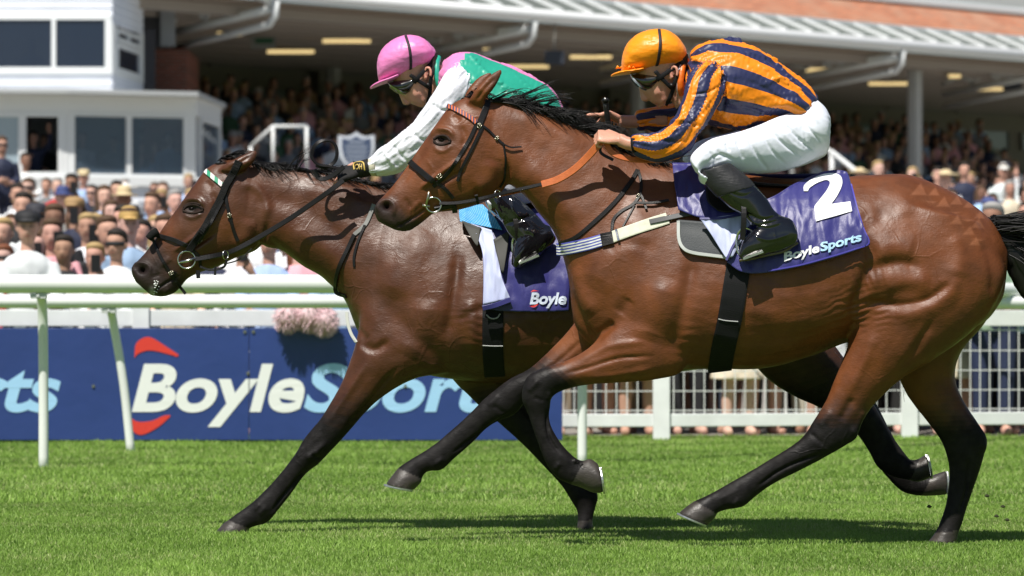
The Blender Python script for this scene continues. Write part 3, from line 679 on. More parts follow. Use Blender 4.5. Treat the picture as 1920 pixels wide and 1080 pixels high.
# ------------------------------------------------------------------ lettering
def text_geo(body, bold=.02, shear=0.0, ext=0.0):
    c = bpy.data.curves.new('t', 'FONT'); c.body = body; c.size = 1; c.offset = bold; c.shear = shear; c.resolution_u = 6; c.space_character = 1.0
    o = bpy.data.objects.new('t', c); COL.objects.link(o)
    dg = bpy.context.evaluated_depsgraph_get(); dg.update()
    me = bpy.data.meshes.new_from_object(o.evaluated_get(dg)); bpy.data.objects.remove(o)
    bm = bmesh.new(); bm.from_mesh(me); bmesh.ops.triangulate(bm, faces=bm.faces)
    return bm
def fit_text(body, x0, x1, base, cap, bold=.02, shear=.2, maxedge=None):
    """returns (V2, faces) with the text between photo columns x0..x1, baseline row base and capital height cap px"""
    bm = text_geo(body, bold, shear)
    capref = 0.70 + bold
    V = np.array([v.co[:] for v in bm.verts]); mn, mx = V[:, 0].min(), V[:, 0].max()
    sx = (x1 - x0) / (mx - mn); sy = cap / capref
    if maxedge:
        for _ in range(5):
            L = [e for e in bm.edges if math.hypot((e.verts[0].co.x - e.verts[1].co.x) * sx, (e.verts[0].co.y - e.verts[1].co.y) * sy) > maxedge]
            if not L: break
            bmesh.ops.subdivide_edges(bm, edges=L, cuts=1); bmesh.ops.triangulate(bm, faces=[f for f in bm.faces if len(f.verts) > 3])
    V = np.array([v.co[:] for v in bm.verts]); bm.verts.index_update(); Fc = [tuple(v.index for v in f.verts) for f in bm.faces]; bm.free()
    return np.stack([x0 + (V[:, 0] - mn) * sx, base - V[:, 1] * sy], 1), Fc
def print_on(name, V2, Fc, target_me, Yc, mt, parent, rot=0, pivot=None, lift=.003):
    V2 = np.array(V2, float)
    if rot:
        c, sn = math.cos(R(rot)), math.sin(R(rot)); D = V2 - np.array(pivot); V2 = np.array(pivot) + np.stack([D[:, 0] * c + D[:, 1] * sn, -D[:, 0] * sn + D[:, 1] * c], 1)
    sk = Skin(target_me, Yc); W = []; last = None; miss = []
    for k, (x, y) in enumerate(V2):
        l, n = sk.hit(x, y)
        if l is None: miss.append(k); W.append((x, y)); continue
        W.append(l + n * lift * (1 if n.y < 0 else -1) * 1.6 + Vector((0, -lift, 0))); last = l.y
    for k in miss: W[k] = P(*W[k], last if last else Yc)
    W = [Vector(q) + Vector((0, rng.uniform(-.0004, .0004), 0)) for q in W]
    return put(name, mesh(name, W, Fc, False), parent, mt)
def swoosh(pts_top, pts_bot):
    a = catmull(np.array(pts_top, float), 8); b = catmull(np.array(pts_bot, float), 8)
    V = []; Fc = []
    n = len(a)
    for i in range(n): V += [a[i], b[i]]
    for i in range(n - 1): Fc.append((2 * i, 2 * i + 1, 2 * i + 3, 2 * i + 2))
    return np.array(V), Fc

# ================================================================== build near horse
rootB = empty('race_horse', (P(1500, 1018, 15.85).x, 15.85, 0), 'bright bay racehorse in purple number 2 cloth galloping nearest under the orange-capped rider', 'horse', 'racehorses galloping')
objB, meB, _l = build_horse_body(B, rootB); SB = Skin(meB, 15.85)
horse_extras(B, rootB, (829, 263), SB, .0185)
lidm = mat('eyelid skin', (.022, .013, .010), .75, .2)
eyelid(rootB, SB, [(813, 262), (820, 256), (830, 254), (839, 257), (845, 265)], lidm)
eyelid(rootB, SB, [(813, 264), (820, 270), (832, 271), (845, 266)], lidm)
for li, a in ((3, (-150, 150)), (4, (-150, 150)), (5, (-150, 150)), (6, (-150, 150))): shoe(rootB, B, li, a)
# mane and forelock, blown back
def mane(root, crest, Y, n, L0, L1, lift, fall, name='mane', dirx=(.6, 1.0), spread=.035, r=.0018, thin=None):
    cr = resample_n(np.array(crest, float), 200); seeds = []
    nc = max(4, n // 16); ck = (np.arange(nc) + rng.random(nc)) / nc; cd = rng.uniform(dirx[0], dirx[1], nc); cu = rng.normal(lift, .13, nc); cf = fall * rng.uniform(.6, 1.4, nc); cs = rng.normal(0, spread, nc); cl = rng.uniform(0, 1, nc)
    for i in range(n):
        c = i % nc; k = float(np.clip(ck[c] + rng.normal(0, .012), 0, 1)); p = cr[int(k * 199)]; L = (L0 + (L1 - L0) * np.clip(cl[c] + rng.normal(0, .15), 0, 1.1)) * (thin(k) if thin else 1)
        y = Y + rng.normal(0, .012); a = P(p[0], p[1] + 3, y); dx = cd[c] + rng.normal(0, .05); up = cu[c] + rng.normal(0, .035); ff = cf[c] * rng.uniform(.85, 1.15)
        pts = [a]; sy = cs[c] + rng.normal(0, spread * .3)
        for j in range(1, 6):
            t = j / 5; pts.append(a + Vector((L * dx * t, sy * t + .012 * math.sin(5 * t + c), L * (up * t - ff * t * t) + .012 * math.sin(6 * t + c * 1.7) * t)))
        seeds.append([tuple(q) for q in pts])
    return strands(name, seeds, M['hair_black'], root, r=r)
mane(rootB, [(905, 188), (950, 192), (1010, 210), (1070, 234), (1130, 262), (1190, 292), (1240, 308)], 15.85, 1300, .12, .29, .30, .50, thin=lambda k: 1.0 - .45 * k, r=.0023)
mane(rootB, [(925, 190), (960, 196), (1010, 210)], 15.86, 70, .14, .24, .75, .55, name='mane', dirx=(.5, .9), spread=.05)
mane(rootB, [(866, 190), (880, 178), (905, 186)], 15.85, 160, .08, .14, .35, .4, name='forelock', dirx=(.3, .9), spread=.03)
mane(rootB, [(862, 186), (870, 178), (884, 172), (896, 168)], 15.87, 140, .05, .09, .1, .1, name='forelock', dirx=(.2, .9), spread=.02)
# tail
def tail(root, top, Y, n, L, droop, rx, core, name='tail'):
    seeds = []; a0 = P(*top, Y)
    nc = max(4, n // 22); cs = rng.normal(0, 1, (nc, 5))
    for i in range(n):
        c = cs[i % nc]; o = Vector((rng.normal(0, .008), rng.normal(0, .022), .5 * c[4] * .03 + rng.normal(0, .012))); l = L * (.85 + .22 * c[0]) * rng.uniform(.85, 1.05)
        sp = c[1] * .07 + rng.normal(0, .015); sz = c[2] * .075 + rng.normal(0, .014); pts = []
        for j in range(8):
            t = j / 7; pts.append(tuple(a0 + o + Vector((rx * l * math.sin(t * 1.5), sp * t, -droop * l * t ** 1.9 + sz * t + .022 * math.sin(6 * t + c[3] * 3) * t))))
        seeds.append(pts)
    return strands(name, seeds, M['hair_black'], root, r=.0034)
V, Fc = Loft([(1846,408,1858,436,.03,0),(1862,412,1874,462,.045,0),(1884,420,1886,500,.05,0),(1908,428,1902,535,.05,0),(1935,442,1920,560,.045,0),(1970,465,1945,580,.03,0),(2000,500,1975,590,.008,0)], 15.85, seg=24).geo(); V = np.array(V); V += (fbm(V * np.array((6, 40, 40)), 3, 2)[:, None] - .5) * np.array((0, .02, .03))
m = MB(); m.add(V, Fc); m.build('tail_dock', M['hair_black'], rootB, smooth=True)
tail(rootB, (1864, 426), 15.85, 1300, .75, .50, .8, None)
tail(rootB, (1872, 455), 15.86, 700, .70, .85, .5, None)
# legs feather
mane(rootB, [(1074, 858), (1082, 866), (1088, 870)], 15.70, 40, .02, .05, .1, .2, name='fetlock_hair', dirx=(.3, 1), spread=.01, r=.0012)

# ---- bridle of the near horse
brB = empty('bridle', (0, 0, 0)); brB.parent = rootB; brB.location = -Vector(rootB.location)
ML = M['leather']
def on(name, pts, wd, mt=ML, th=.005, lift=.002, sk=SB, par=brB, step=4, far=False): return add_strap(name, sk, pts, wd, mt, par, th, lift, far, step)
def braid_mat(name, c1, c2, sc):
    m = mat(name, c1, .5); n = m.node_tree; b = n.nodes['Principled BSDF']; tc = n.nodes.new('ShaderNodeTexCoord')
    wv = n.nodes.new('ShaderNodeTexWave'); wv.inputs['Scale'].default_value = sc; wv.bands_direction = 'X'
    n.links.new(tc.outputs['Object'], wv.inputs['Vector']); r = n.nodes.new('ShaderNodeValToRGB')
    r.color_ramp.elements[0].position = .42; r.color_ramp.elements[1].position = .52
    r.color_ramp.elements[0].color = (*c1, 1); r.color_ramp.elements[1].color = (*c2, 1)
    n.links.new(wv.outputs[0], r.inputs[0]); n.links.new(r.outputs[0], b.inputs['Base Color']); return m
on('browband', [(838, 198), (850, 203), (866, 211), (884, 222), (893, 230)], .019, braid_mat('orange and blue braid', (.03, .03, .10), (.62, .13, .03), 26), .008, .003)
on('headpiece', [(916, 188), (912, 200), (905, 218), (898, 234)], .026, th=.006)
on('cheek_strap', [(893, 234), (880, 262), (862, 292), (845, 318), (826, 338), (812, 350)], .016)
on('cheek_strap', [(905, 236), (893, 262), (878, 292), (865, 318), (858, 340)], .013)
on('noseband', [(768, 303), (780, 314), (797, 328), (812, 340)], .024, th=.012)
on('noseband', [(812, 340), (832, 352), (850, 372)], .014)
on('throat_lash', [(900, 232), (916, 244), (930, 258), (944, 270)], .010)
on('throat_lash', [(944, 270), (948, 300), (946, 335), (938, 352)], .008)
on('throat_lash', [(944, 270), (958, 276), (978, 275)], .006, lift=.012)
on('chin_strap', [(815, 392), (835, 388), (850, 386), (853, 398)], .022, th=.012)
buckle(SB, 824, 331, .010, brB, 40); buckle(SB, 899, 236, .009, brB, 60); buckle(SB, 932, 259, .007, brB, 40)
bl, _ = SB.hit(808, 383); yb = bl.y - .012
ring3('bit_ring', P(813, 384, yb), .031, .0035, M['steel'], brB)
ring3('bit_ring', P(805, 351, yb), .014, .003, M['steel'], brB)
m = MB(); m.tube([P(805, 356, yb), P(803, 368, yb - .004), P(799, 384, yb - .004)], .0055, 8); m.tube([P(792, 385, yb), P(806, 387, yb)], .006, 8); m.build('bit_cheek', M['brass_fit'], brB, smooth=True)
# rein: leather then orange rubber grip, clear of the neck, to the rider's hands
def free_ribbon(name, pts, wd, mt, parent, th=.006, k=6, nrm=(0, -1, .25)):
    A_ = catmull(np.array([tuple(P(*p)) for p in pts]), k); V, Fc = ribbon(A_, [nrm] * len(A_), wd, th); m = MB(); m.add(V, Fc); return m.build(name, mt, parent)
nk = lambda x, y, d=.02, sk=SB: (x, y, (sk.hit(x, y)[0].y if sk.hit(x, y)[0] else sk.Yc - .1) - d)
free_ribbon('rein', [(824, 381, yb), (850, 381, yb - .01), (880, 377, yb - .015), (915, 369, yb - .02), (960, 358, 15.72), (1018, 345, 15.70)], .014, ML, brB)
grip = [(1016, 346, 15.70), (1045, 337, 15.69), (1075, 319, 15.68), (1100, 296, 15.67), (1122, 271, 15.65), (1131, 258, 15.65)]
free_ribbon('rein_grip', grip, .030, M['orange_rubber'], brB, .008)
free_ribbon('rein_grip', [(1134, 258, 15.66), (1140, 275, 15.655), (1150, 288, 15.65), (1170, 296, 15.65), (1200, 300, 15.66), (1240, 300, 15.68)], .022, M['orange_rubber'], brB, .008)
free_ribbon('rein', [(1131, 262, 15.66), (1126, 285, 15.66), (1150, 300, 15.66)], .012, ML, brB)
free_ribbon('rein', [(824, 383, 15.95), (900, 372, 16.0), (1018, 345, 16.03), (1100, 290, 16.04), (1140, 250, 16.04)], .016, M['orange_rubber'], brB)
ring3('martingale_ring', P(933, 364, yb - .02), .016, .0022, M['steel'], brB, (40, 0))
on('keeper', [(893, 366), (896, 382)], .012, th=.01, lift=.02)
# neck strap, breastplate and breast girth
on('neck_strap', [(1196, 318), (1180, 345), (1150, 382), (1110, 420), (1078, 446), (1048, 458)], .018)
on('neck_strap', [(1196, 318), (1202, 340), (1200, 362), (1188, 382), (1165, 396), (1150, 412), (1147, 438)], .013)
on('neck_strap', [(1200, 362), (1205, 372), (1212, 392)], .010, lift=.01)
on('neck_strap', [(1192, 380), (1225, 380), (1254, 375)], .011, lift=.016)
on('neck_strap', [(1190, 384), (1176, 410), (1168, 425)], .008)
buckle(SB, 1197, 368, .009, brB, 60)
def stripes_mat():
    m = mat('blue striped elastic', (.6, .62, .6), .6); n = m.node_tree; b = n.nodes['Principled BSDF']
    a = n.nodes.new('ShaderNodeAttribute'); a.attribute_name = 'Col'; n.links.new(a.outputs['Color'], b.inputs['Base Color']); return m
def striped_band(name, sk, pts, wd, lanes, parent, lift=.003):
    """a wide elastic woven in lengthwise lanes of colour"""
    A_ = [list(p) + [0] * (3 - len(p)) for p in pts]; V0, F0 = strap(sk, pts, wd, .006, lift, step=5)
    V0 = np.array([tuple(v) for v in V0]).reshape(-1, 6, 3); n = len(V0); k = len(lanes); V = []; C = []
    for i in range(n):
        a, b = V0[i][3], V0[i][4]
        for j in range(k):
            for e in (0, .999): V.append(a + (b - a) * (j + e) / k); C.append(lanes[j])
    Fc = []
    for i in range(n - 1):
        for j in range(2 * k - 1): Fc.append((i * 2 * k + j, i * 2 * k + j + 1, (i + 1) * 2 * k + j + 1, (i + 1) * 2 * k + j))
    me = mesh(name, V, Fc); attr(me, 'Col', np.array(C), 'COLOR'); o = put(name, me, parent, stripes_mat())
    sm = o.modifiers.new('thickness', 'SOLIDIFY'); sm.thickness = .004; sm.offset = 0; return o
bw, bb = (.62, .64, .60), (.06, .07, .33)
striped_band('breast_girth', SB, [(1044, 468), (1060, 467), (1100, 459), (1142, 447)], .062, [bb, bw, bb, bw, bb, bw, bb, bw, bb], brB)
on('breast_girth', [(1136, 449), (1165, 438), (1205, 424), (1252, 409)], .050, mat('cream webbing', (.62, .62, .50), .7, var=.15, vscale=40), .005, .004)
on('breast_girth', [(1218, 416), (1255, 408), (1300, 398), (1336, 388)], .022, mat('grey worn strap', (.07, .07, .075), .5), .005, .012)
on('breast_girth', [(1136, 436), (1140, 459)], .050, ML, .006, .010)
on('keeper', [(1155, 430), (1160, 451)], .010, M['steel'], .004, .013)
buckle(SB, 1250, 411, .017, brB, 15)
on('breast_girth', [(1044, 468), (1060, 467), (1100, 459), (1180, 437), (1300, 400)], .05, M['webbing'], far=True)

# ---- saddle, girth and number cloth of the near horse
sadB = empty('saddle', (0, 0, 0)); sadB.parent = rootB; sadB.location = -Vector(rootB.location)
purple = mat('purple saddle cloth nylon', (.030, .028, .165), .42, .5, sheen=.1, bump=[(22, .004, (1, 1, .5)), (600, .0003, None)])
navy_in = mat('pale cloth underside', (.50, .54, .78), .55, .3)
on('girth', [(1386, 490), (1378, 540), (1368, 600), (1357, 650), (1350, 690), (1350, 697)], .098, M['webbing'], .005, .004, par=sadB)
on('girth', [(1386, 490), (1378, 540), (1368, 600), (1357, 650), (1350, 690)], .098, M['webbing'], .005, .004, par=sadB, far=True)
on('girth_seam', [(1347, 598), (1360, 601), (1384, 603)], .003, mat('white stitching', (.6, .6, .6), .6), .003, .010, par=sadB)
padm = mat('dark grey saddle pad', (.05, .055, .06), .55, .3, bump=[(200, .001, None)])
cloth('saddle_pad', SB, [(1271, 412), (1272, 450), (1284, 470)], [(1372, 420), (1376, 450), (1372, 483)], 24, 16, padm, sadB, .014, .001, bottom=[(1284, 470), (1320, 478), (1372, 483)])
on('pad_piping', [(1272, 414), (1273, 448), (1282, 466), (1300, 474), (1335, 479), (1368, 483)], .014, mat('light grey binding', (.42, .44, .42), .6), .006, .018, par=sadB)
def clothmir(**kw): pass
frontc, fme = cloth('saddle_cloth', SB, [(1260, 306), (1263, 340), (1268, 372), (1271, 396)], [(1345, 306), (1352, 340), (1370, 372), (1420, 392)], 44, 36, purple, sadB, .026, .012, seed=4, fold=(1.3, .7), bottom=[(1271, 394), (1310, 408), (1350, 412), (1385, 402), (1420, 392)])
rearc, rme = cloth('saddle_cloth', SB, [(1405, 385), (1395, 420), (1385, 460), (1362, 492)], [(1590, 331), (1602, 372), (1616, 420), (1630, 459)], 84, 60, purple, sadB, .024, .011, seed=9, fold=(1.2, .5), top=[(1405, 385), (1450, 368), (1490, 344), (1545, 322), (1582, 321), (1590, 331)], bottom=[(1362, 492), (1390, 510), (1430, 512), (1500, 500), (1560, 484), (1600, 471), (1630, 459)])
cloth('saddle_cloth', SB, [(1260, 306), (1271, 396)], [(1590, 331), (1630, 459)], 50, 30, purple, sadB, .024, .01, far=True, seed=6, top=[(1260, 306), (1400, 325), (1545, 325), (1590, 331)])
on('cloth_hem', [(1596, 345), (1608, 392), (1620, 430), (1629, 456), (1600, 468), (1555, 482), (1500, 497), (1440, 508)], .006, mat('purple hem', (.06, .05, .34), .5), .003, .038, par=sadB)
# turned-back flap showing its pale underside
cloth('cloth_flap', SB, [(1312, 412), (1332, 440), (1360, 484)], [(1416, 397), (1404, 425), (1372, 482)], 30, 26, navy_in, sadB, .040, .016, seed=12, fold=(2.2, .6))
on('cloth_hem', [(1312, 410), (1350, 409), (1385, 403), (1416, 396), (1410, 420), (1380, 452), (1362, 488)], .010, purple, .006, .062, par=sadB)
wh = mat('white print', (.82, .83, .86), .5); lb = mat('pale blue print', (.42, .66, .86), .5); rd = mat('red print', (.62, .04, .03), .5)
V2, F2 = swoosh([(1507,360),(1508,349),(1523,337),(1544,328),(1562,326),(1575,331),(1579,345),(1571,366),(1556,387)], [(1515,360),(1519,353),(1532,345),(1545,340),(1552,340),(1556,345),(1551,357),(1541,370),(1527,388)])
V3 = []; nq = 9
for i_ in range(nq + 1):
    for j_ in range(5):
        t_, w_ = i_ / nq, j_ / 4; V3.append(((1527 + (1594 - 1527) * t_) * (1 - w_) + (1530 + (1597 - 1530) * t_) * w_, (388 - 9 * t_) * (1 - w_) + (416 - 19 * t_) * w_))
F3 = [(i_ * 5 + j_, (i_ + 1) * 5 + j_, (i_ + 1) * 5 + j_ + 1, i_ * 5 + j_ + 1) for i_ in range(nq) for j_ in range(4)]
def refine2(V2, F2, k):
    bm = bmesh.new(); vs = [bm.verts.new((x, y, 0)) for x, y in V2]
    for f in F2: bm.faces.new([vs[q] for q in f])
    for _ in range(k): bmesh.ops.subdivide_edges(bm, edges=bm.edges[:], cuts=1, use_grid_fill=True)
    bm.verts.index_update(); o = np.array([v.co[:2] for v in bm.verts]), [tuple(v.index for v in f.verts) for f in bm.faces]; bm.free(); return o
V2, F2 = refine2(V2, F2, 2)
print_on('number_two', np.vstack([V2, V3]), list(F2) + [tuple(q + len(V2) for q in f) for f in F3], rme, 15.85, wh, rearc)
V2, F2 = fit_text('Boyle', 1470, 1540, 490, 16, .035, .2, 6); print_on('lettering', V2, F2, rme, 15.85, wh, rearc, 15, (1470, 490))
V2, F2 = fit_text('Sports', 1541, 1622, 490, 16, .035, .2, 6); print_on('lettering', V2, F2, rme, 15.85, lb, rearc, 15, (1470, 490))
# saddle: flap, seat, stirrup leather
cloth('saddle_flap', SB, [(1322, 350), (1325, 378), (1345, 396)], [(1400, 345), (1392, 375), (1375, 398)], 18, 16, M['leather'], sadB, .052, .001, bottom=[(1345, 396), (1360, 399), (1375, 398)])
m = MB(); V, Fc = Loft([(1330,322,1336,350,.10,0),(1370,332,1372,352,.13,0),(1430,342,1430,356,.15,0),(1480,346,1480,356,.16,0),(1505,345,1503,352,.12,0)], 15.85, seg=24).geo(); m.add(V, Fc); m.build('seat', M['leather'], sadB, smooth=True)
ys = 15.85 - .40
def stirrup(par, c, Y, s=450, ang=0, M_=M['steel']):
    pts = [(-20, 18), (-23, 0), (-16, -24), (0, -36), (15, -24), (22, 0), (20, 18)]; cc, sn = math.cos(R(ang)), math.sin(R(ang))
    q = [P(c[0] + a * cc - b * sn, c[1] + a * sn + b * cc, Y - .01 * math.cos(a)) for a, b in pts]
    m = MB(); m.tube(catmull(np.array([tuple(x) for x in q]), 5), .0055, 8); m.beam(q[0], q[-1], .075, .009)
    return m.build('stirrup', M_, par, smooth=False)
free_ribbon('stirrup_leather', [(1390, 352, 15.50), (1395, 400, ys), (1392, 450, ys)], .022, ML, sadB)

# ================================================================== build far horse
rootA = empty('race_horse', (P(1100, 1000, 16.85).x, 16.85, 0), 'dark bay racehorse leading by a neck under the rider in the pink cap', 'horse', 'racehorses galloping')
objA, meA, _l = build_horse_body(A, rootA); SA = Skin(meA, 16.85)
horse_extras(A, rootA, (361, 393), SA, .0170)
for _p in ([(343, 394), (351, 386), (363, 384), (375, 387), (381, 393)], [(344, 390), (352, 383), (364, 381), (376, 384)], [(343, 395), (354, 399), (368, 399), (381, 394)]): eyelid(rootA, SA, _p, lidm)
for li in (3, 4, 5, 6): shoe(rootA, A, li, (-150, 150))
mane(rootA, [(450, 300), (500, 308), (560, 316), (620, 324), (690, 342), (760, 354)], 16.85, 1100, .07, .17, .12, .5, dirx=(.6, 1.0), r=.0022)
mane(rootA, [(530, 316), (560, 318)], 16.84, 26, .12, .20, .75, .15, dirx=(.3, .7), spread=.02)
mane(rootA, [(398, 314), (408, 298), (425, 288), (445, 284)], 16.85, 260, .08, .15, .12, .22, name='forelock', dirx=(.5, 1), spread=.02)
tail(rootA, (1470, 445), 16.85, 300, .7, .8, .6, None)
brA = empty('bridle', (0, 0, 0)); brA.parent = rootA; brA.location = -Vector(rootA.location)
onA = lambda name, pts, wd, mt=ML, th=.005, lift=.002, par=brA, far=False: add_strap(name, SA, pts, wd, mt, par, th, lift, far, 4)
onA('browband', [(385, 320), (394, 328), (405, 337), (417, 347)], .021, braid_mat('white green and pink browband', (.02, .30, .16), (.80, .72, .72), 9), .008, .003)
fz = mat('black sheepskin', (.012, .012, .012), .9, .2, bump=[(260, .006, None)])
onA('headpiece', [(448, 302), (441, 318), (432, 334), (422, 350)], .034, fz, .012)
onA('cheek_strap', [(424, 348), (412, 375), (396, 405), (378, 435), (362, 458), (354, 470)], .032, fz, .014)
onA('cheek_strap', [(418, 375), (404, 402), (388, 430), (372, 455)], .014, ML, .006, .014)
onA('throat_lash', [(421, 350), (424, 375), (430, 402), (438, 432), (446, 452)], .015)
onA('noseband', [(284, 438), (300, 443), (325, 450), (350, 461)], .020, th=.008)
onA('noseband', [(283, 440), (292, 462), (303, 485), (316, 506), (330, 528), (348, 551)], .013, th=.005)
onA('noseband', [(356, 466), (372, 480), (376, 500)], .013)
onA('chin_strap', [(318, 514), (330, 510), (326, 520)], .010)
l, n = SA.hit(308, 456); m = MB(); V, Fc = tube(catmull(np.array([tuple(P(279, 447, l.y - .01)), tuple(P(286, 439, l.y - .014)), tuple(P(296, 433, l.y - .01))]), 3), .018, 10); m.add(V, Fc); m.build('noseband_pad', fz, brA, smooth=True)
buckle(SA, 430, 404, .009, brA, 70); buckle(SA, 374, 451, .010, brA, 40); buckle(SA, 321, 512, .009, brA, 20)
ya = (SA.hit(350, 486)[0] or SA.hit(345, 480)[0] or P(0, 0, 16.79)).y - .012
ring3('bit_ring', P(350, 487, ya), .038, .0038, M['steel'], brA)
m = MB(); m.tube([P(338, 492, ya), P(352, 489, ya - .004), P(366, 484, ya)], .007, 8); m.build('bit_cheek', M['steel'], brA, smooth=True)
free_ribbon('rein', [(364, 486, ya), (400, 480, ya - .01), (435, 471, 16.71), (480, 448, 16.70), (540, 412, 16.68), (590, 378, 16.65), (618, 358, 16.63), (644, 338, 16.63)], .022, ML, brA)
free_ribbon('rein', [(364, 486, 16.95), (435, 473, 16.98), (540, 415, 17.02), (650, 335, 17.0)], .018, ML, brA)
ring3('martingale_ring', P(423, 478, 16.70), .019, .0025, M['steel'], brA, (55, 0))
free_ribbon('martingale_strap', [(375, 500, ya), (395, 506, ya), (420, 500, ya), (426, 480, ya)], .010, ML, brA)
free_ribbon('martingale_strap', [(420, 495, 16.72), (440, 490, 16.74), (455, 482, 16.77), (472, 466, 16.78)], .005, ML, brA)
free_ribbon('martingale_strap', [(371, 507, ya), (372, 522, ya - .002)], .018, ML, brA)
free_ribbon('martingale_strap', [(404, 500, ya), (403, 516, ya - .002)], .010, ML, brA)
onA('neck_strap', [(701, 383), (694, 402), (684, 422), (664, 440)], .018, mat('grey worn strap', (.20, .20, .19), .5), th=.005)
onA('neck_strap', [(664, 440), (650, 470), (636, 500), (629, 528), (630, 548), (648, 556)], .018, th=.005, lift=.008)
onA('neck_strap', [(684, 422), (672, 450), (664, 480), (664, 500)], .012)
# looped end of the reins standing up in front of the hand
loop = [(640, 318, 16.66), (618, 312, 16.65), (596, 308, 16.64), (584, 292, 16.64), (590, 273, 16.65), (606, 263, 16.66), (624, 266, 16.67), (632, 282, 16.67), (628, 302, 16.66), (610, 314, 16.65), (592, 310, 16.64)]
free_ribbon('rein_loop', loop, .016, ML, brA, .005, nrm=(.5, -.6, .6))
free_ribbon('rein_loop', [(589, 318, 16.66), (600, 335, 16.66), (622, 330, 16.65), (645, 312, 16.64)], .02, ML, brA, .005)
sadA = empty('saddle', (0, 0, 0)); sadA.parent = rootA; sadA.location = -Vector(rootA.location)
onA('girth', [(925, 560), (924, 600), (924, 650), (926, 690), (928, 706)], .090, M['webbing'], .006, .004, par=sadA)
onA('girth', [(925, 560), (924, 650), (928, 706)], .090, M['webbing'], .006, .004, par=sadA, far=True)
onA('girth_seam', [(905, 648), (924, 649), (943, 649)], .003, mat('white stitching', (.6, .6, .6), .6), .003, .011, par=sadA)
onA('girth_loop', [(912, 590), (920, 597), (932, 596), (938, 588)], .006, mat('grey thread', (.3, .3, .3), .5), .004, .012, par=sadA)
clA, clAm = cloth('saddle_cloth', SA, [(900, 420), (906, 500), (905, 578)], [(1075, 370), (1070, 480), (1066, 583)], 60, 60, purple, sadA, .026, .010, seed=21, fold=(1, .6), bottom=[(905, 578), (940, 583), (1010, 585), (1066, 583)])
cloth('saddle_cloth', SA, [(860, 380), (905, 578)], [(1075, 370), (1066, 583)], 30, 30, purple, sadA, .024, .008, far=True, seed=22)
cloth('cloth_flap', SA, [(884, 420), (904, 470), (907, 520), (906, 572)], [(922, 432), (932, 470), (941, 520), (957, 560)], 26, 40, navy_in, sadA, .05, .012, seed=25, fold=(2, .5))
onA('cloth_hem', [(905, 578), (930, 572), (957, 562)], .022, purple, .006, .066, par=sadA)
def netcol(u, v):
    c = np.tile(np.array((.05, .30, .62)), (len(u), 1)); g = (np.sin(u * 95 + v * 60) > .1) & (np.sin(u * 95 - v * 60) > .1)
    c[g] = (.35, .62, .82); return c
netm = mat('blue mesh pad', (.05, .3, .6), .7, .2, attrcol='Col')
cloth('mesh_pad', SA, [(862, 384), (861, 400), (863, 416)], [(905, 384), (925, 405), (942, 432)], 90, 60, netm, sadA, .055, .008, seed=31, colfn=netcol)
gr = mat('dark grey rubber strap', (.045, .045, .04), .6, .3)
cloth('girth_strap', SA, [(866, 414), (880, 440), (894, 462)], [(903, 428), (899, 446), (896, 462)], 12, 12, gr, sadA, .066, .001)
cloth('girth_strap', SA, [(925, 450), (932, 480), (941, 512)], [(956, 432), (951, 470), (944, 512)], 12, 14, gr, sadA, .070, .001)
V2, F2 = fit_text('Boyle', 993, 1062, 570, 22, .035, .2, 6); print_on('lettering', V2, F2, clAm, 16.85, mat('dull white print', (.6, .66, .8), .5), clA)
for tp, bt in ((([(995, 548), (1000, 544), (1010, 546)]), ([(995, 548), (1002, 546.5), (1010, 546)])), (([(992, 574), (1000, 573), (1009, 570)]), ([(992, 574), (1002, 576.5), (1009, 571)]))):
    V2, F2 = swoosh(tp, bt); print_on('red_swoosh', V2, F2, clAm, 16.85, rd, clA)
m = MB(); V, Fc = Loft([(900,352,906,378,.10,0),(940,358,942,380,.13,0),(1000,362,1000,378,.15,0),(1060,364,1060,374,.12,0)], 16.85, seg=24).geo(); m.add(V, Fc); m.build('seat', M['leather'], sadA, smooth=True)

m = MB()
for k in range(16):
    x, y = 290 + rng.uniform(-5, 8), 540 + rng.uniform(-14, 14); l, n = SA.hit(x, y)
    if l is not None: m.tube([l - n * .002, l + n * .0035], [.0035 + rng.random() * .003, .0015], 6)
m.build('foam', mat('white saliva foam', (.75, .76, .74), .3), rootA, smooth=True)
onA('breast_strap', [(650, 585), (652, 605), (658, 625), (668, 642)], .014, mat('pale breast strap', (.70, .70, .66), .6), lift=.004, par=brA)
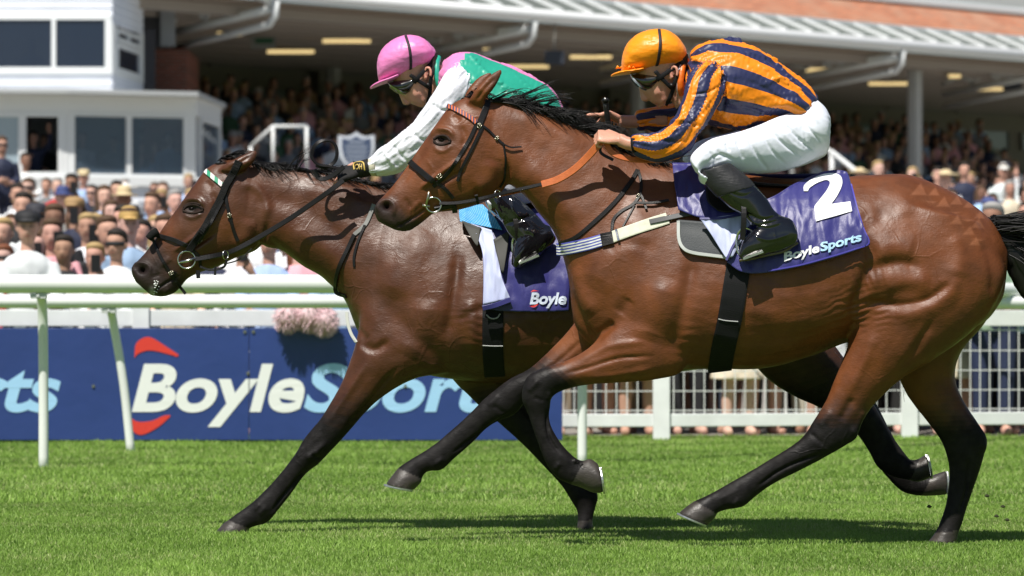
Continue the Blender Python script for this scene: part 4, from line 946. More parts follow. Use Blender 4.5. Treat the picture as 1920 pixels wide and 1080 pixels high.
# ================================================================== RIDERS
def hand(c, f, n, s, curl=(.9, 1.0, .8), spread=.1, L=.185, thumb=1, tcurl=.3, fcurl=None, w_=None):
    """palm and five fingers. c wrist, f towards the knuckles, n back of the hand, s towards the thumb"""
    c, f, n, s = Vector(c), Vector(f).normalized(), Vector(n).normalized(), Vector(s).normalized(); k = L / .185
    parts = []; st = []
    V, Fc = [], []
    for t, wd, th in ((-.02, .027, .019), (.01, .030, .019), (.045, .040, .017), (.08, .042, .0155), (.096, .038, .013)):
        q = c + f * t * k; ring = []
        for a in np.linspace(0, 2 * math.pi, 18, endpoint=False): ring.append(q + s * math.cos(a) * wd * k + n * math.sin(a) * th * k)
        V += ring
    for i in range(4):
        for j in range(18): Fc.append((i * 18 + j, i * 18 + (j + 1) % 18, (i + 1) * 18 + (j + 1) % 18, (i + 1) * 18 + j))
    Fc.append(tuple(range(18))[::-1]); Fc.append(tuple(72 + j for j in range(18))); parts.append((V, Fc))
    fingers = []
    for i, (off, ln, r) in enumerate(((.030, .074, .0092), (.0105, .082, .0095), (-.010, .076, .0090), (-.029, .060, .0078))):
        cu = curl if fcurl is None else fcurl[i]
        p = c + f * .082 * k + s * off * k; d = (f + s * (off * spread * 30)).normalized(); pts = [p - d * .012, p]; rr = [r * k * 1.05, r * k * 1.1]
        a = 0
        for seg, (fr, cc) in enumerate(zip((.45, .30, .25), cu)):
            a += cc; dd = (d * math.cos(a) - n * math.sin(a)).normalized(); pts.append(pts[-1] + dd * ln * fr * k * .55); pts.append(pts[-1] + dd * ln * fr * k * .45); rr += [r * k * (1 - .06 * seg), r * k * (1.0 - .08 * seg)]
        rr[-1] *= .62
        parts.append(tube(pts, rr, 12)); fingers.append(pts)
    if thumb:
        p = c + f * .018 * k + s * .022 * k; d = (f * .75 + s * .65 - n * .15).normalized(); d2 = (f * .95 + s * .1 - n * tcurl).normalized()
        pts = [p - d * .01, p, p + d * .022 * k, p + d * .042 * k, p + d * .042 * k + d2 * .022 * k, p + d * .042 * k + d2 * .040 * k]
        parts.append(tube(pts, [.013 * k, .0145 * k, .0125 * k, .0110 * k, .0102 * k, .0062 * k], 12)); fingers.append(pts)
    return parts, fingers
def head_T(c0, c1, ang, sc):
    a = R(ang)
    def T(p):
        p = np.atleast_2d(np.asarray(p, float)) - c0
        x = p[:, 0] * math.cos(a) + p[:, 1] * math.sin(a); y = -p[:, 0] * math.sin(a) + p[:, 1] * math.cos(a)
        return np.stack([x, y], 1) * sc + c1
    return T
HEAD = [([(1200,110,1285,95,.070),(1192,130,1284,112,.074),(1194,148,1280,130,.073),(1199,162,1274,148,.068),(1207,176,1270,164,.061),(1215,187,1266,177,.052),(1226,195,1258,187,.043),(1237,202,1250,196,.026)], dict(seg=28, k=4)),
        ([(1199,152,1212,150,.008),(1198,164,1212,162,.010),(1200,177,1214,176,.013),(1203,188,1217,186,.017),(1212,191,1220,188,.012)], dict(seg=14, k=4)),
        ([(1222,191,1236,188,.020),(1227,195,1238,192,.019),(1232,198,1242,195,.018)], dict(seg=14, k=4)),
        ([(1242,150,1282,118,.050),(1252,176,1298,132,.056),(1268,205,1318,150,.066)], dict(seg=20, k=4))]
HELM = [(1166,114,1166,136,.025),(1169,98,1169,140,.055),(1178,80,1176,139,.085),(1195,65,1192,137,.105),(1220,56,1216,134,.118),(1246,56,1242,129,.120),(1267,67,1263,124,.108),(1281,84,1277,118,.080),(1287,96,1285,110,.035)]
PEAK = [(1145,141,1145,145,.030),(1152,137,1153,143,.062),(1166,133,1170,140,.088),(1184,131,1188,138,.100),(1205,128,1208,134,.108)]
def rider(root, Y0, T, arm_lofts, hands, torso, legs, name='body', ear_side=-1, hs=1.0):
    hl = [Loft([tuple(x) for x in st], Y0, T=T, **kw) for st, kw in HEAD]
    parts = hl + [Loft(st, Y0, **kw) for st, kw in arm_lofts + torso + legs] + hands
    # ear (both sides)
    q = T([(1258, 136)])[0]
    for sd in (-1, 1):
        c = P(q[0], q[1], Y0 + sd * .072); pts = []
        for a in np.linspace(R(-40), R(250), 14): pts.append(tuple(c + Vector((.012 + math.cos(a) * .014, sd * (.010 + .006 * math.cos(a)), math.sin(a) * .024))))
        parts.append(tube(pts, .0065, 8)); parts.append(tube([c + Vector((0, -sd * .01, 0)), c + Vector((.010, sd * .006, 0))], .013, 10))
        parts.append(tube([c + Vector((-.002, -sd * .006, -.018)), c + Vector((.004, sd * .004, -.026))], .008, 8))
    me = fuse('rider_body', parts, .0037, 3)
    V = getV(me); N = getN(me).copy(); Q = to_px(V)
    br = lambda pts, wd, am, both=True: brush(me, V, N, pts, wd, am, 7200 / Y0, None, both, T)
    hm = None
    br([(1205, 166), (1222, 160)], .010, -.009); br([(1226, 176), (1240, 172)], .016, .004)
    br([(1216, 190), (1221, 186)], .004, -.003); br([(1223, 197), (1234, 194)], .0028, -.005); br([(1240, 190), (1256, 184)], .010, .002)
    br([(1213, 189)], .004, -.003)
    setV(me, V)
    C = np.tile(np.array((.56, .285, .20)), (len(V), 1)); C *= (.92 + .16 * fbm(V * 25, 2, 3))[:, None]
    def tint(x, y, rx, ry, col, a):
        c = T([(x, y)])[0]; g = np.exp(-(np.hypot((Q[:, 0] - c[0]) / rx, (Q[:, 1] - c[1]) / ry)) ** 2)[:, None] * a; C[:] = C * (1 - g) + np.array(col) * g
    tint(1229, 196, 7, 3, (.40, .12, .10), .7); tint(1260, 136, 9, 12, (.62, .25, .20), .6); tint(1236, 180, 14, 9, (.60, .25, .19), .5); tint(1208, 186, 7, 6, (.58, .24, .18), .5)
    attr(me, 'Col', np.clip(C, 0, 1), 'COLOR')
    return put(name, me, root, M['skin']), me
def garment(name, lofts, Y0, root, mt, voxel, folds, extra=(), stripes=None, sm=4, wrk=.005, dens=26, fdir=None, cuts=(), seed=3, creases=()):
    L = [Loft(st, Y0, **kw) for st, kw in lofts]; me = fuse(name, L + list(extra), voxel, sm)
    V = getV(me); Q = to_px(V); ids, t, ang = assign(V, L)
    wg = np.zeros(len(V))
    for (x, y, r) in folds: wg = np.maximum(wg, 1 - sstep(np.hypot(Q[:, 0] - x, Q[:, 1] - y), r * .5, r))
    relax(me, wg, 20); V = getV(me); N = getN(me).copy()
    # cloth creases run across each limb and the back, twisting a little, gathered in patches
    sl = np.zeros(len(V))
    for q, l in enumerate(L):
        cum = np.concatenate([[0], np.cumsum(np.linalg.norm(np.diff(l.c, axis=0), axis=1))]); k_ = ids == q; sl[k_] = np.interp(t[k_], l.t, cum)
    side = np.where(V[:, 1] < Y0, 1.0, -1.0); out = 0
    for k, (tw, fr, aa, am) in enumerate(((2.2, dens, .9, 1.0), (-3.0, dens * .8, .8, .9), (5.0, dens * 1.5, 1.4, .5))):
        wob = fbm(V * 10, 2, seed + k) * .9
        n_ = vnoise(np.stack([sl * fr + ang * tw + wob, ang * aa + ids * 7.3 + side * 3.1, sl * 3 + k], 1), seed + 5 * k)
        out = out + am * ((1 - abs(2 * n_ - 1)) ** 2.6 * 1.35 - .35)
    gate = .25 + 1.1 * fbm(V * 8, 2, seed + 40)
    V += N * (out * wrk * gate)[:, None]
    setV(me, V); relax(me, np.ones(len(V)) * .8, 2); V = getV(me); N = getN(me).copy()
    for pts, wd, am in creases: brush(me, V, N, pts, wd, am, 7200 / Y0)
    setV(me, V)
    if stripes is not None: attr(me, 'Col', stripes(ids, t, ang, V, to_px(V)), 'COLOR')
    return put(name, me, root, mt), me, L
silk = lambda nm, col=(.5, .5, .5), rg=.42: mat(nm, col, rg, .42, attrcol='Col', sheen=.04, bump=[(22, .0012, (1, 1, 1.8))])
def cap_set(root, T, Y0, col, name, seed, goggle_tint, strapw=.012, bow=True):
    """silk-covered helmet with its peak, strap, goggles and chin harness"""
    hm = mat(name, col, .42, .45, sheen=.04, bump=[(15, .004, (1, 1, 2.6)), (40, .0012, (1, 2, 1))])
    L = Loft(HELM, Y0, T=T, seg=36, k=6); me = fuse('helmet', [L], .006, 3)
    V = getV(me); N = getN(me).copy(); q = T([(1226, 100)])[0]; c = np.array(tuple(P(*q, Y0)))
    # seams of the silk cap and soft creases gathered along the rim
    d = V - c; an = np.arctan2(d[:, 0], d[:, 1]); seam = np.exp(-((np.mod(an + .35, math.pi / 3) - math.pi / 6) / .035) ** 2)
    n_ = fbm(V * np.array((20, 20, 45)), 3, seed); V += N * (-.0018 * seam * (N[:, 2] > .0) + .0045 * ((1 - abs(2 * n_ - 1)) - .5))[:, None]
    setV(me, V); h = put('helmet', me, root, hm)
    pk = fuse('peak', [Loft(PEAK, Y0, T=T, seg=28, k=5)], .0045, 3); put('peak', pk, h, hm)
    sk = Skin(me, Y0); tp = lambda pts: [tuple(T([p[:2]])[0]) + tuple(p[2:]) for p in pts]
    V, Fc = strap(sk, tp([(1172, 138), (1195, 135), (1225, 131), (1255, 123), (1280, 112)]), .008, .004, .0, step=3); m = MB(); m.add(V, Fc); m.build('rim_seam', hm, h, smooth=True)
    V, Fc = strap(sk, tp([(1236, 55), (1238, 75), (1237, 95), (1234, 115), (1229, 131)]), strapw, .004, .003, step=3); m = MB(); m.add(V, Fc); m.build('helmet_strap', mat('elastic strap', (.02, .014, .02), .7), h, smooth=True)
    V, Fc = strap(sk, tp([(1236, 55), (1238, 75), (1237, 95), (1234, 115), (1229, 131)]), strapw, .004, .003, step=3, far=True); m = MB(); m.add(V, Fc); m.build('helmet_strap', M['webbing'], h, smooth=True)
    if bow:
        for (x, y) in ((1162, 128), (1184, 128)):
            q = T([(x, y)])[0]; l, n = sk.hit(q[0], q[1]); y_ = (l.y if l else Y0) - .004; m = MB()
            for s_ in (-1, 1): m.tube([P(q[0], q[1], y_), P(q[0] + 4 * s_, q[1] - 3, y_ - .008), P(q[0] + 7 * s_, q[1] + 1, y_ - .004)], [.003, .006, .003], 8)
            m.build('bow', hm, h, smooth=True)
    # goggles: wrap-round lens, frame band to the back of the helmet
    g = Loft([(1180,136,1186,150,.050),(1186,140,1196,160,.070),(1196,138,1208,170,.077),(1212,136,1222,171,.0785),(1226,138,1232,162,.0785),(1234,142,1238,152,.076)], Y0, T=T, seg=28, k=4)
    gm = fuse('goggles', [g], .004, 2); go = put('goggles', gm, root, M['lens']); gs = Skin(gm, Y0)
    V, Fc = strap(gs, tp([(1184, 148), (1194, 160), (1208, 168), (1222, 169), (1232, 160), (1236, 148)]), .007, .005, .001, step=2); m = MB(); m.add(V, Fc); m.build('goggle_frame', mat('goggle frame', goggle_tint, .3, .5), go, smooth=True)
    q = lambda x, y, yy: P(*T([(x, y)])[0], Y0 + yy)
    for s_ in (-1, 1):
        m = MB(); V, Fc = ribbon([q(1232, 150, .080 * s_), q(1245, 140, .083 * s_), q(1262, 128, .080 * s_), (q(1280, 116, .055 * s_))], [(0, s_, 0)] * 4, .018, .004); m.add(V, Fc); m.build('goggle_strap', M['webbing'], go, smooth=True)
        m = MB()
        for pts in ([(1228, 133, .083), (1240, 146, .080), (1252, 158, .074), (1262, 168, .066)], [(1282, 120, .062), (1272, 140, .080), (1265, 155, .078), (1262, 168, .066)], [(1262, 168, .066), (1255, 186, .050), (1248, 197, .020)]):
            V, Fc = ribbon(catmull(np.array([tuple(q(x, y, yy * s_)) for x, y, yy in pts]), 4), [(0, s_, 0)] * ((len(pts) - 1) * 4 + 1), .016, .004); m.add(V, Fc)
        hs_ = m.build('chin_harness', M['webbing'], h, smooth=True)
        cc = q(1259, 160, .078 * s_); m = MB(); m.tube([cc + Vector((-.006, 0, .004)), cc + Vector((.008, 0, -.006))], .009, 8); m.build('buckle', M['leather'], hs_, smooth=True)
    return h
def hair_back(root, T, Y0, mt):
    L = Loft([(1262,118,1290,100,.060),(1268,135,1290,122,.068),(1272,152,1291,142,.062),(1276,166,1292,158,.05)], Y0, T=T, seg=20, k=4)
    me = fuse('hair', [L], .005, 2); V = getV(me); N = getN(me); V += N * ((vnoise(V * 160, 3) - .5) * .004)[:, None]; setV(me, V); put('hair', me, root, mt)
hairm = mat('short dark hair', (.02, .013, .009), .6, .3, bump=[(300, .002, None)])

# ------------------------------------------------------------------ rider of the near horse: orange and navy stripes
YB = 15.85
rB = empty('person', (P(1400, 420, YB).x, YB, P(1400, 420, YB).z), 'rider in orange and navy striped silks and orange cap crouching on the near horse', 'person')
T0 = head_T(np.array((1258., 136.)), np.array((1258., 136.)), 0, 1.0)
torsoB = [([(1296,100,1290,150,.10),(1312,86,1290,190,.16),(1345,78,1310,222,.195),(1385,80,1350,236,.205),(1430,97,1392,242,.195),(1480,134,1432,236,.175),(1514,170,1468,232,.16),(1527,186,1482,232,.15)], dict(seg=44, k=5))]
armN = [([(1322,112,1362,135,.060,-.13),(1296,142,1358,150,.062,-.185),(1285,180,1350,182,.058,-.215),(1270,214,1336,214,.056,-.235),(1254,236,1314,246,.055,-.245),(1236,248,1286,284,.052,-.245),(1215,254,1240,300,.047,-.235),(1196,257,1205,293,.042,-.225),(1188,258,1190,287,.038,-.22)], dict(seg=30, k=5))]
armF = [([(1322,112,1362,135,.055,.13),(1300,142,1350,160,.060,.185),(1290,178,1330,196,.056,.205),(1262,196,1290,238,.052,.20),(1232,200,1236,246,.045,.18),(1210,207,1212,244,.040,.165),(1195,212,1197,243,.036,.155)], dict(seg=30, k=5))]
def shrink(lo, f=.86, yf=.9, drop=0):
    out = []
    for st, kw in lo:
        s2 = []
        for q in st:
            q = list(q) + [0] * (7 - len(q)); cx, cy = (q[0] + q[2]) / 2, (q[1] + q[3]) / 2
            s2.append((cx + (q[0] - cx) * f, cy + (q[1] - cy) * f, cx + (q[2] - cx) * f, cy + (q[3] - cy) * f, q[4] * yf, q[5], q[6]))
        out.append((s2, kw))
    return out
legN = [([(1555,218,1553,262,.10,0),(1543,198,1550,288,.15,0),(1520,184,1530,300,.175,-.005),(1485,200,1495,314,.175,-.01),(1455,215,1455,320,.14,-.04)], dict(seg=40, k=5)),
        ([(1520,200,1530,296,.085,-.08),(1480,212,1480,318,.095,-.12),(1435,230,1430,325,.092,-.175),(1392,246,1386,323,.085,-.225),(1350,256,1344,321,.075,-.27),(1318,270,1312,330,.066,-.30),(1294,296,1318,345,.060,-.315),(1304,322,1345,344,.056,-.32)], dict(seg=34, k=5)),
        ([(1520,200,1530,296,.085,.08),(1480,212,1480,318,.09,.12),(1420,234,1415,318,.088,.17),(1365,250,1355,318,.08,.23),(1318,262,1310,315,.068,.27),(1286,282,1290,318,.058,.30),(1280,300,1318,335,.054,.31)], dict(seg=34, k=5))]
shinN = [([(1310,318,1364,308,.056,-.325),(1324,345,1386,322,.058,-.335),(1344,368,1414,346,.056,-.345),(1368,390,1438,372,.048,-.35),(1392,404,1452,394,.042,-.355),(1408,425,1470,408,.044,-.36)], dict(seg=28, k=4)),
         ([(1384,478,1392,490,.022,-.375),(1392,452,1402,486,.036,-.372),(1412,432,1424,482,.042,-.37),(1436,412,1446,476,.040,-.365),(1462,405,1468,470,.038,-.362),(1484,412,1488,462,.036,-.36),(1494,428,1496,452,.024,-.36)], dict(seg=28, k=4))]
shinF = [([(q[0], q[1], q[2], q[3], q[4], -q[5]) for q in st], kw) for st, kw in shinN]
# bare forearms and hands
foreN = [([(1240,252,1262,290,.036,-.235),(1205,260,1206,286,.031,-.225),(1180,257,1176,281,.027,-.215),(1164,250,1158,274,.025,-.205)], dict(seg=20, k=4))]
foreF = [([(1250,205,1252,238,.036,.17),(1205,215,1206,240,.031,.155),(1182,216,1180,240,.028,.14),(1162,216,1160,238,.025,.125)], dict(seg=20, k=4))]
hN, fN = hand(P(1162, 261, YB - .205), (-1, .05, .16), (.25, -.62, .75), (.05, .75, .65), curl=(1.05, 1.35, 1.0), L=.178, tcurl=.8)
hF, fF = hand(P(1164, 227, YB + .125), (-1, -.25, .02), (.05, -.75, .66), (.05, -.70, .72), curl=(1.0, 1.2, .9), L=.178, tcurl=.3, fcurl=[(.05, .12, .1), (.95, 1.2, .9), (1.1, 1.3, 1.0), (1.15, 1.3, 1.0)])
bodB, bodBm = rider(rB, YB, T0, shrink(armN, .7, .7) + shrink(armF, .7, .7) + foreN + foreF, hN + hF, shrink(torsoB), shrink(legN, .84, .84) + shrink(shinN, .66, .7) + shrink(shinF, .66, .7))
ORG, NVY = np.array((.86, .245, .006)), np.array((.022, .026, .085))
def stripesB(ids, t, ang, V, Q):
    s = np.zeros(len(V)); a = ang / math.pi
    tor = ids == 0
    wob = (fbm(V * 10, 2, 5) - .5)
    s[tor] = (a * 8.8 + .55 + wob * .25)[tor]; s[ids == 1] = (a * 5.0 + .15 + wob * .2)[ids == 1]; s[ids == 2] = (a * 4.4 + .9 + wob * .2)[ids == 2]
    near = (V[:, 1] > YB)
    global SB_
    SB_ = s
    return np.tile(ORG, (len(V), 1))
silkB = silk('orange and navy silk')
_n = silkB.node_tree; _a = _n.nodes.new('ShaderNodeAttribute'); _a.attribute_name = 'stripe'
_s = _n.nodes.new('ShaderNodeMath'); _s.operation = 'PINGPONG'; _s.inputs[1].default_value = 1.0; _n.links.new(_a.outputs['Fac'], _s.inputs[0])
_s0 = _n.nodes.new('ShaderNodeMath'); _s0.operation = 'ADD'; _s0.inputs[1].default_value = .5; _n.links.new(_a.outputs['Fac'], _s0.inputs[0]); _n.links.new(_s0.outputs[0], _s.inputs[0])
_g = _n.nodes.new('ShaderNodeMath'); _g.operation = 'GREATER_THAN'; _g.inputs[1].default_value = .5; _n.links.new(_s.outputs[0], _g.inputs[0])
_m = _n.nodes.new('ShaderNodeMix'); _m.data_type = 'RGBA'; _m.inputs[6].default_value = (*ORG, 1); _m.inputs[7].default_value = (*NVY, 1); _n.links.new(_g.outputs[0], _m.inputs[0]); _n.links.new(_m.outputs[2], _n.nodes['Principled BSDF'].inputs['Base Color'])
jkB, jkBm, _ = garment('jacket', torsoB + armN + armF, YB, rB, silkB, .0042, [(1335, 130, 40), (1300, 205, 15)], stripes=stripesB, sm=3, wrk=.0115, dens=13, fdir=(62, -38), seed=11,
    creases=[([(1296,178),(1330,172),(1350,160)], .006, -.006), ([(1262,238),(1290,230),(1318,240)], .007, -.007), ([(1258,228),(1285,222)], .006, .006), ([(1350,130),(1360,170),(1352,215)], .010, -.010), ([(1235,262),(1262,266),(1290,262)], .008, -.005), ([(1400,150),(1440,170),(1490,215)], .010, -.005), ([(1420,120),(1470,150),(1505,190)], .010, .005), ([(1390,200),(1440,215),(1470,225)], .008, -.006), ([(1300,140),(1340,110),(1390,100)], .010, .005)])
attr(jkBm, 'stripe', SB_)
m = MB(); m.add(*tube([P(1194, 272, YB - .224), P(1190, 272.5, YB - .222), P(1187, 273, YB - .220)], [.037, .037, .036], 18)); m.build('cuff', M['webbing'], jkB, smooth=True)
m = MB(); V, Fc = tube(catmull(np.array([tuple(P(x, y, YB + z)) for x, y, z in ((1286,112,.0),(1280,125,-.055),(1276,150,-.075),(1277,172,-.06),(1282,184,0),(1277,172,.06),(1276,150,.075),(1280,125,.055),(1286,112,0))]), 4), .014, 10, False); m.add(V, Fc)
m.build('collar', mat('orange collar silk', (.75, .15, .01), .4, .5, bump=[(50, .002, None)]), jkB, smooth=True)
m = MB(); V, Fc = tube(catmull(np.array([tuple(P(x, y, YB + z)) for x, y, z in ((1284,108,.0),(1276,124,-.06),(1271,150,-.072),(1272,172,-.055),(1277,186,0),(1272,172,.055),(1271,150,.072),(1276,124,.06),(1284,108,0))]), 4), .008, 10, False); m.add(V, Fc)
m.build('undershirt_collar', mat('pale undershirt', (.55, .45, .47), .7), jkB, smooth=True)
cr = [([(1440,238),(1470,270),(1505,295)], .0065, -.008), ([(1465,225),(1500,262),(1530,285)], .0065, -.008), ([(1490,215),(1520,245),(1545,270)], .0065, -.007), ([(1400,255),(1420,290),(1440,320)], .007, -.007), ([(1425,244),(1450,285),(1475,310)], .006, -.006), ([(1452,232),(1485,268),(1518,292)], .008, .004), ([(1380,262),(1395,300)], .006, -.005), ([(1330,282),(1340,300),(1338,320)], .006, -.006), ([(1360,268),(1368,285)], .006, -.006),
      ([(1330,300),(1352,290),(1375,300)], .007, -.006), ([(1322,318),(1345,305),(1365,300)], .006, .005), ([(1345,280),(1360,300)], .008, -.005), ([(1505,200),(1535,230)], .006, .004)]
brB_, brBm, _ = garment('breeches', legN, YB, rB, M['white_cloth'], .0048, [(1500, 290, 50)], wrk=.0016, dens=8, fdir=(-50, -65), seed=15, creases=cr)
# the patent boot with a stretch gaiter round the calf
bt, btm, _ = garment('boot', shinN, YB, rB, M['patent'], .0042, [(1440, 420, 35)], wrk=.0008, dens=14, fdir=(10, -60), seed=17, creases=[([(1400,400),(1430,412),(1462,402)], .007, -.007), ([(1405,412),(1435,424),(1470,415)], .007, .006), ([(1352,352),(1392,368),(1425,352)], .006, -.003), ([(1410,440),(1440,450),(1480,440)], .006, .004), ([(1452,430),(1456,460)], .003, .003)])
gt, _, _ = garment('gaiter', [([(q[0] - 1.5, q[1] + 1, q[2] + 1.5, q[3] - 1, q[4] + .005, q[5]) for q in [(1312,322,1366,306,.056,-.325),(1320,338,1380,316,.058,-.33),(1332,355,1402,334,.0575,-.34),(1346,370,1416,350,.055,-.345)]], dict(seg=28, k=4))], YB, bt, M['gaiter'], .0042, [], wrk=.0006, dens=30, seed=18)
sbt = Skin(btm, YB - .36)
m = MB(); V, Fc = strap(sbt, [(1386, 489), (1410, 485), (1440, 478), (1470, 471), (1496, 455)], .010, .005, .0, step=3); m.add(V, Fc); m.build('sole', mat('brown sole edge', (.10, .075, .04), .5), bt, smooth=True)
btf, _, _ = garment('boot', shinF, YB, rB, M['patent'], .0055, [(1440, 420, 35)], wrk=.0008, dens=14, seed=19)
cap_set(rB, T0, YB, (.95, .30, .006), 'orange silk cap', 5, (.05, .05, .055))
hair_back(rB, T0, YB, hairm)
st = stirrup(sadB, (1405, 462), YB - .37, ang=-20)
# whip held upright in the far hand
wp = empty('whip', P(1140, 225, YB + .1), 'short black riding whip with silver-topped handle in the striped rider\'s hand', 'whip')
m = MB(); m.tube([P(1135.5, 191, YB + .04), P(1136, 200, YB + .045), P(1138, 213, YB + .055), P(1140, 228, YB + .07), P(1143, 245, YB + .09), P(1150, 275, YB + .12)], [.012, .0105, .0115, .012, .0125, .010], 12); m.build('handle', mat('ribbed whip grip', (.012, .012, .012), .5, bump=[(150, .002, (.2, .2, 4))]), wp, smooth=True)
m = MB(); m.tube([P(1150, 275, YB + .12), P(1168, 330, YB + .22), P(1190, 400, YB + .36)], [.0055, .005, .004], 8); m.build('shaft', ML, wp, smooth=True)
m = MB(); m.tube([P(1135.2, 185.5, YB + .038), P(1135.4, 188, YB + .038), P(1135.6, 193, YB + .04)], [.014, .0165, .012], 14); m.build('knob', ML, wp, smooth=True)
m = MB(); m.tube([P(1135.1, 184.2, YB + .038), P(1135.2, 186, YB + .038)], [.0095, .0095], 14); m.build('knob_cap', M['steel'], wp, smooth=True)

# ------------------------------------------------------------------ rider of the far horse: pink cap, green and pink silks, white sleeves
YA = 16.85
rA = empty('person', (P(950, 420, YA).x, YA, P(950, 420, YA).z), 'rider in pink cap, green and pink silks with white sleeves reaching forward on leading horse', 'person')
T1 = head_T(np.array((1258., 136.)), np.array((797., 137.)), 12.2, .945)
torsoA = [([(832,118,820,165,.10),(850,104,838,190,.16),(885,100,862,225,.195),(925,116,895,262,.205),(975,134,940,290,.20),(1018,158,975,320,.18),(1044,184,1000,345,.165),(1062,235,1030,352,.15)], dict(seg=44, k=5))]
armA = [([(862,122,885,150,.060,-.13),(838,138,884,175,.064,-.17),(812,178,858,208,.060,-.20),(790,212,835,240,.056,-.21),(765,240,808,275,.053,-.21),(738,260,772,305,.050,-.20),(712,282,738,324,.044,-.18),(698,295,708,330,.038,-.17),(689,303,693,328,.033,-.165)], dict(seg=30, k=5))]
armAf = [([(862,122,885,150,.055,.13),(840,140,880,178,.06,.18),(815,180,855,215,.056,.20),(785,222,820,262,.05,.20),(748,260,775,305,.045,.18),(715,290,735,325,.038,.15),(700,302,706,330,.033,.13)], dict(seg=30, k=5))]
legA = [([(1085,262,1085,330,.10,0),(1068,235,1078,352,.15,0),(1040,222,1050,366,.17,0),(1005,240,1010,376,.165,-.01)], dict(seg=36, k=4)),
        ([(1045,250,1050,360,.085,-.09),(1005,270,1002,378,.09,-.14),(960,300,955,386,.085,-.20),(925,325,925,392,.075,-.25),(903,350,918,398,.062,-.28),(906,368,940,400,.056,-.29)], dict(seg=30, k=4)),
        ([(1045,250,1050,360,.085,.09),(1005,270,1002,378,.09,.14),(960,300,955,386,.085,.20),(925,325,925,392,.075,.25),(903,350,918,398,.062,.28),(906,368,940,400,.056,.29)], dict(seg=30, k=4))]
shinA = [([(904,362,952,352,.058,-.29),(914,388,972,372,.060,-.30),(930,404,992,390,.057,-.31),(942,418,1006,404,.050,-.32),(952,436,1020,420,.048,-.33),(962,450,1030,432,.044,-.335)], dict(seg=28, k=4)),
         ([(960,496,968,504,.024,-.35),(962,470,980,498,.038,-.35),(968,448,1000,488,.042,-.345),(990,428,1018,474,.042,-.34),(1014,420,1034,460,.038,-.335),(1030,424,1042,448,.028,-.335)], dict(seg=28, k=4))]
shinAf = [([(q[0], q[1], q[2], q[3], q[4], -q[5]) for q in st_], kw) for st_, kw in shinA]
foreA = [([(712,286,722,322,.034,-.18),(698,299,702,326,.029,-.17),(684,304,686,328,.027,-.165)], dict(seg=20, k=4))]
foreAf = [([(712,290,722,322,.034,.14),(698,302,702,328,.029,.13),(682,306,684,330,.027,.12)], dict(seg=20, k=4))]
hA, fA = hand(P(684, 316, YA - .165), (-1, .02, -.28), (-.18, -.66, .72), (.15, .72, .66), curl=(.25, .35, .25), L=.190, tcurl=.5, fcurl=[(.75, 1.0, .7), (.38, .42, .3), (.30, .36, .25), (.25, .3, .2)])
hAf, fAf = hand(P(682, 318, YA + .12), (-1, 0, -.2), (-.1, .66, .75), (.1, -.7, .7), curl=(1.0, 1.2, .9), L=.185, tcurl=.6)
bodA, bodAm = rider(rA, YA, T1, shrink(armA, .7, .7) + shrink(armAf, .7, .7) + foreA + foreAf, hA + hAf, shrink(torsoA), shrink(legA, .84, .84) + shrink(shinA, .66, .7) + shrink(shinAf, .66, .7))
GRN, PNK, WHT = np.array((.02, .34, .235)), np.array((.78, .24, .50)), np.array((.80, .80, .88))
def stripesA(ids, t, ang, V, Q):
    C = np.tile(GRN, (len(V), 1)); a = ang / math.pi; tor = ids == 0
    C[tor & (a < .095)] = PNK
    pk = tor & (t < 2.0 - 1.5 * a) ; C[pk] = PNK
    C[(ids > 0)] = WHT
    return C
jkA, jkAm, _ = garment('jacket', torsoA + armA + armAf, YA, rA, silk('pink green and white silk'), .0045, [(865, 140, 30)], stripes=stripesA, sm=3, wrk=.0068, dens=10, fdir=(40, -35), seed=31,
    creases=[([(800,190),(825,205),(850,210)], .008, -.006), ([(770,245),(790,262),(810,262)], .008, -.006), ([(735,270),(750,290),(765,305)], .008, -.006), ([(720,285),(735,305),(745,318)], .007, .006), ([(900,130),(950,160),(1010,200)], .012, .006), ([(890,160),(940,190),(1000,240)], .012, -.006), ([(840,150),(810,190),(780,230)], .010, .006)])
m = MB(); V, Fc = tube(catmull(np.array([tuple(P(*T1([(x, y)])[0], YA + z)) for x, y, z in ((1290,112,.0),(1284,125,-.055),(1280,150,-.07),(1281,172,-.06),(1286,184,0),(1281,172,.06),(1280,150,.07),(1284,125,.055),(1290,112,0))]), 4), .013, 10, False); m.add(V, Fc)
m.build('collar', mat('green collar silk', (.02, .34, .235), .4, .5, bump=[(50, .002, None)]), jkA, smooth=True)
m = MB(); V, Fc = tube([P(705, 312, YA - .172), P(697, 313, YA - .170), P(690, 314, YA - .168)], [.043, .040, .034], 18); m.add(V, Fc); m.build('cuff', mat('cream elastic cuff', (.62, .58, .45), .7, bump=[(90, .003, (4, 1, .3))]), jkA, smooth=True)
garment('breeches', legA, YA, rA, M['white_cloth'], .006, [(1020, 330, 40)], wrk=.002, dens=9, seed=35)
btA, btAm, _ = garment('boot', shinA, YA, rA, M['patent'], .0045, [(1000, 440, 35)], wrk=.0022, dens=14, seed=37, creases=[([(930,372),(938,400),(945,412)], .010, .008), ([(958,362),(962,390),(975,410)], .006, .007), ([(945,420),(980,410),(1005,400)], .008, -.008), ([(985,430),(1005,440)], .010, .006)])
garment('boot', shinAf, YA, rA, M['patent'], .006, [(1000, 440, 35)], wrk=.002, seed=38)
cap_set(rA, T1, YA, (.80, .225, .52), 'pink silk cap', 8, (.30, .29, .12), bow=False)
hair_back(rA, T1, YA, hairm)
stirrup(sadA, (985, 470), YA - .35, ang=-22)
free_ribbon('stirrup_leather', [(960, 372, YA - .33), (968, 420, YA - .37), (972, 452, YA - .36)], .022, ML, sadA)
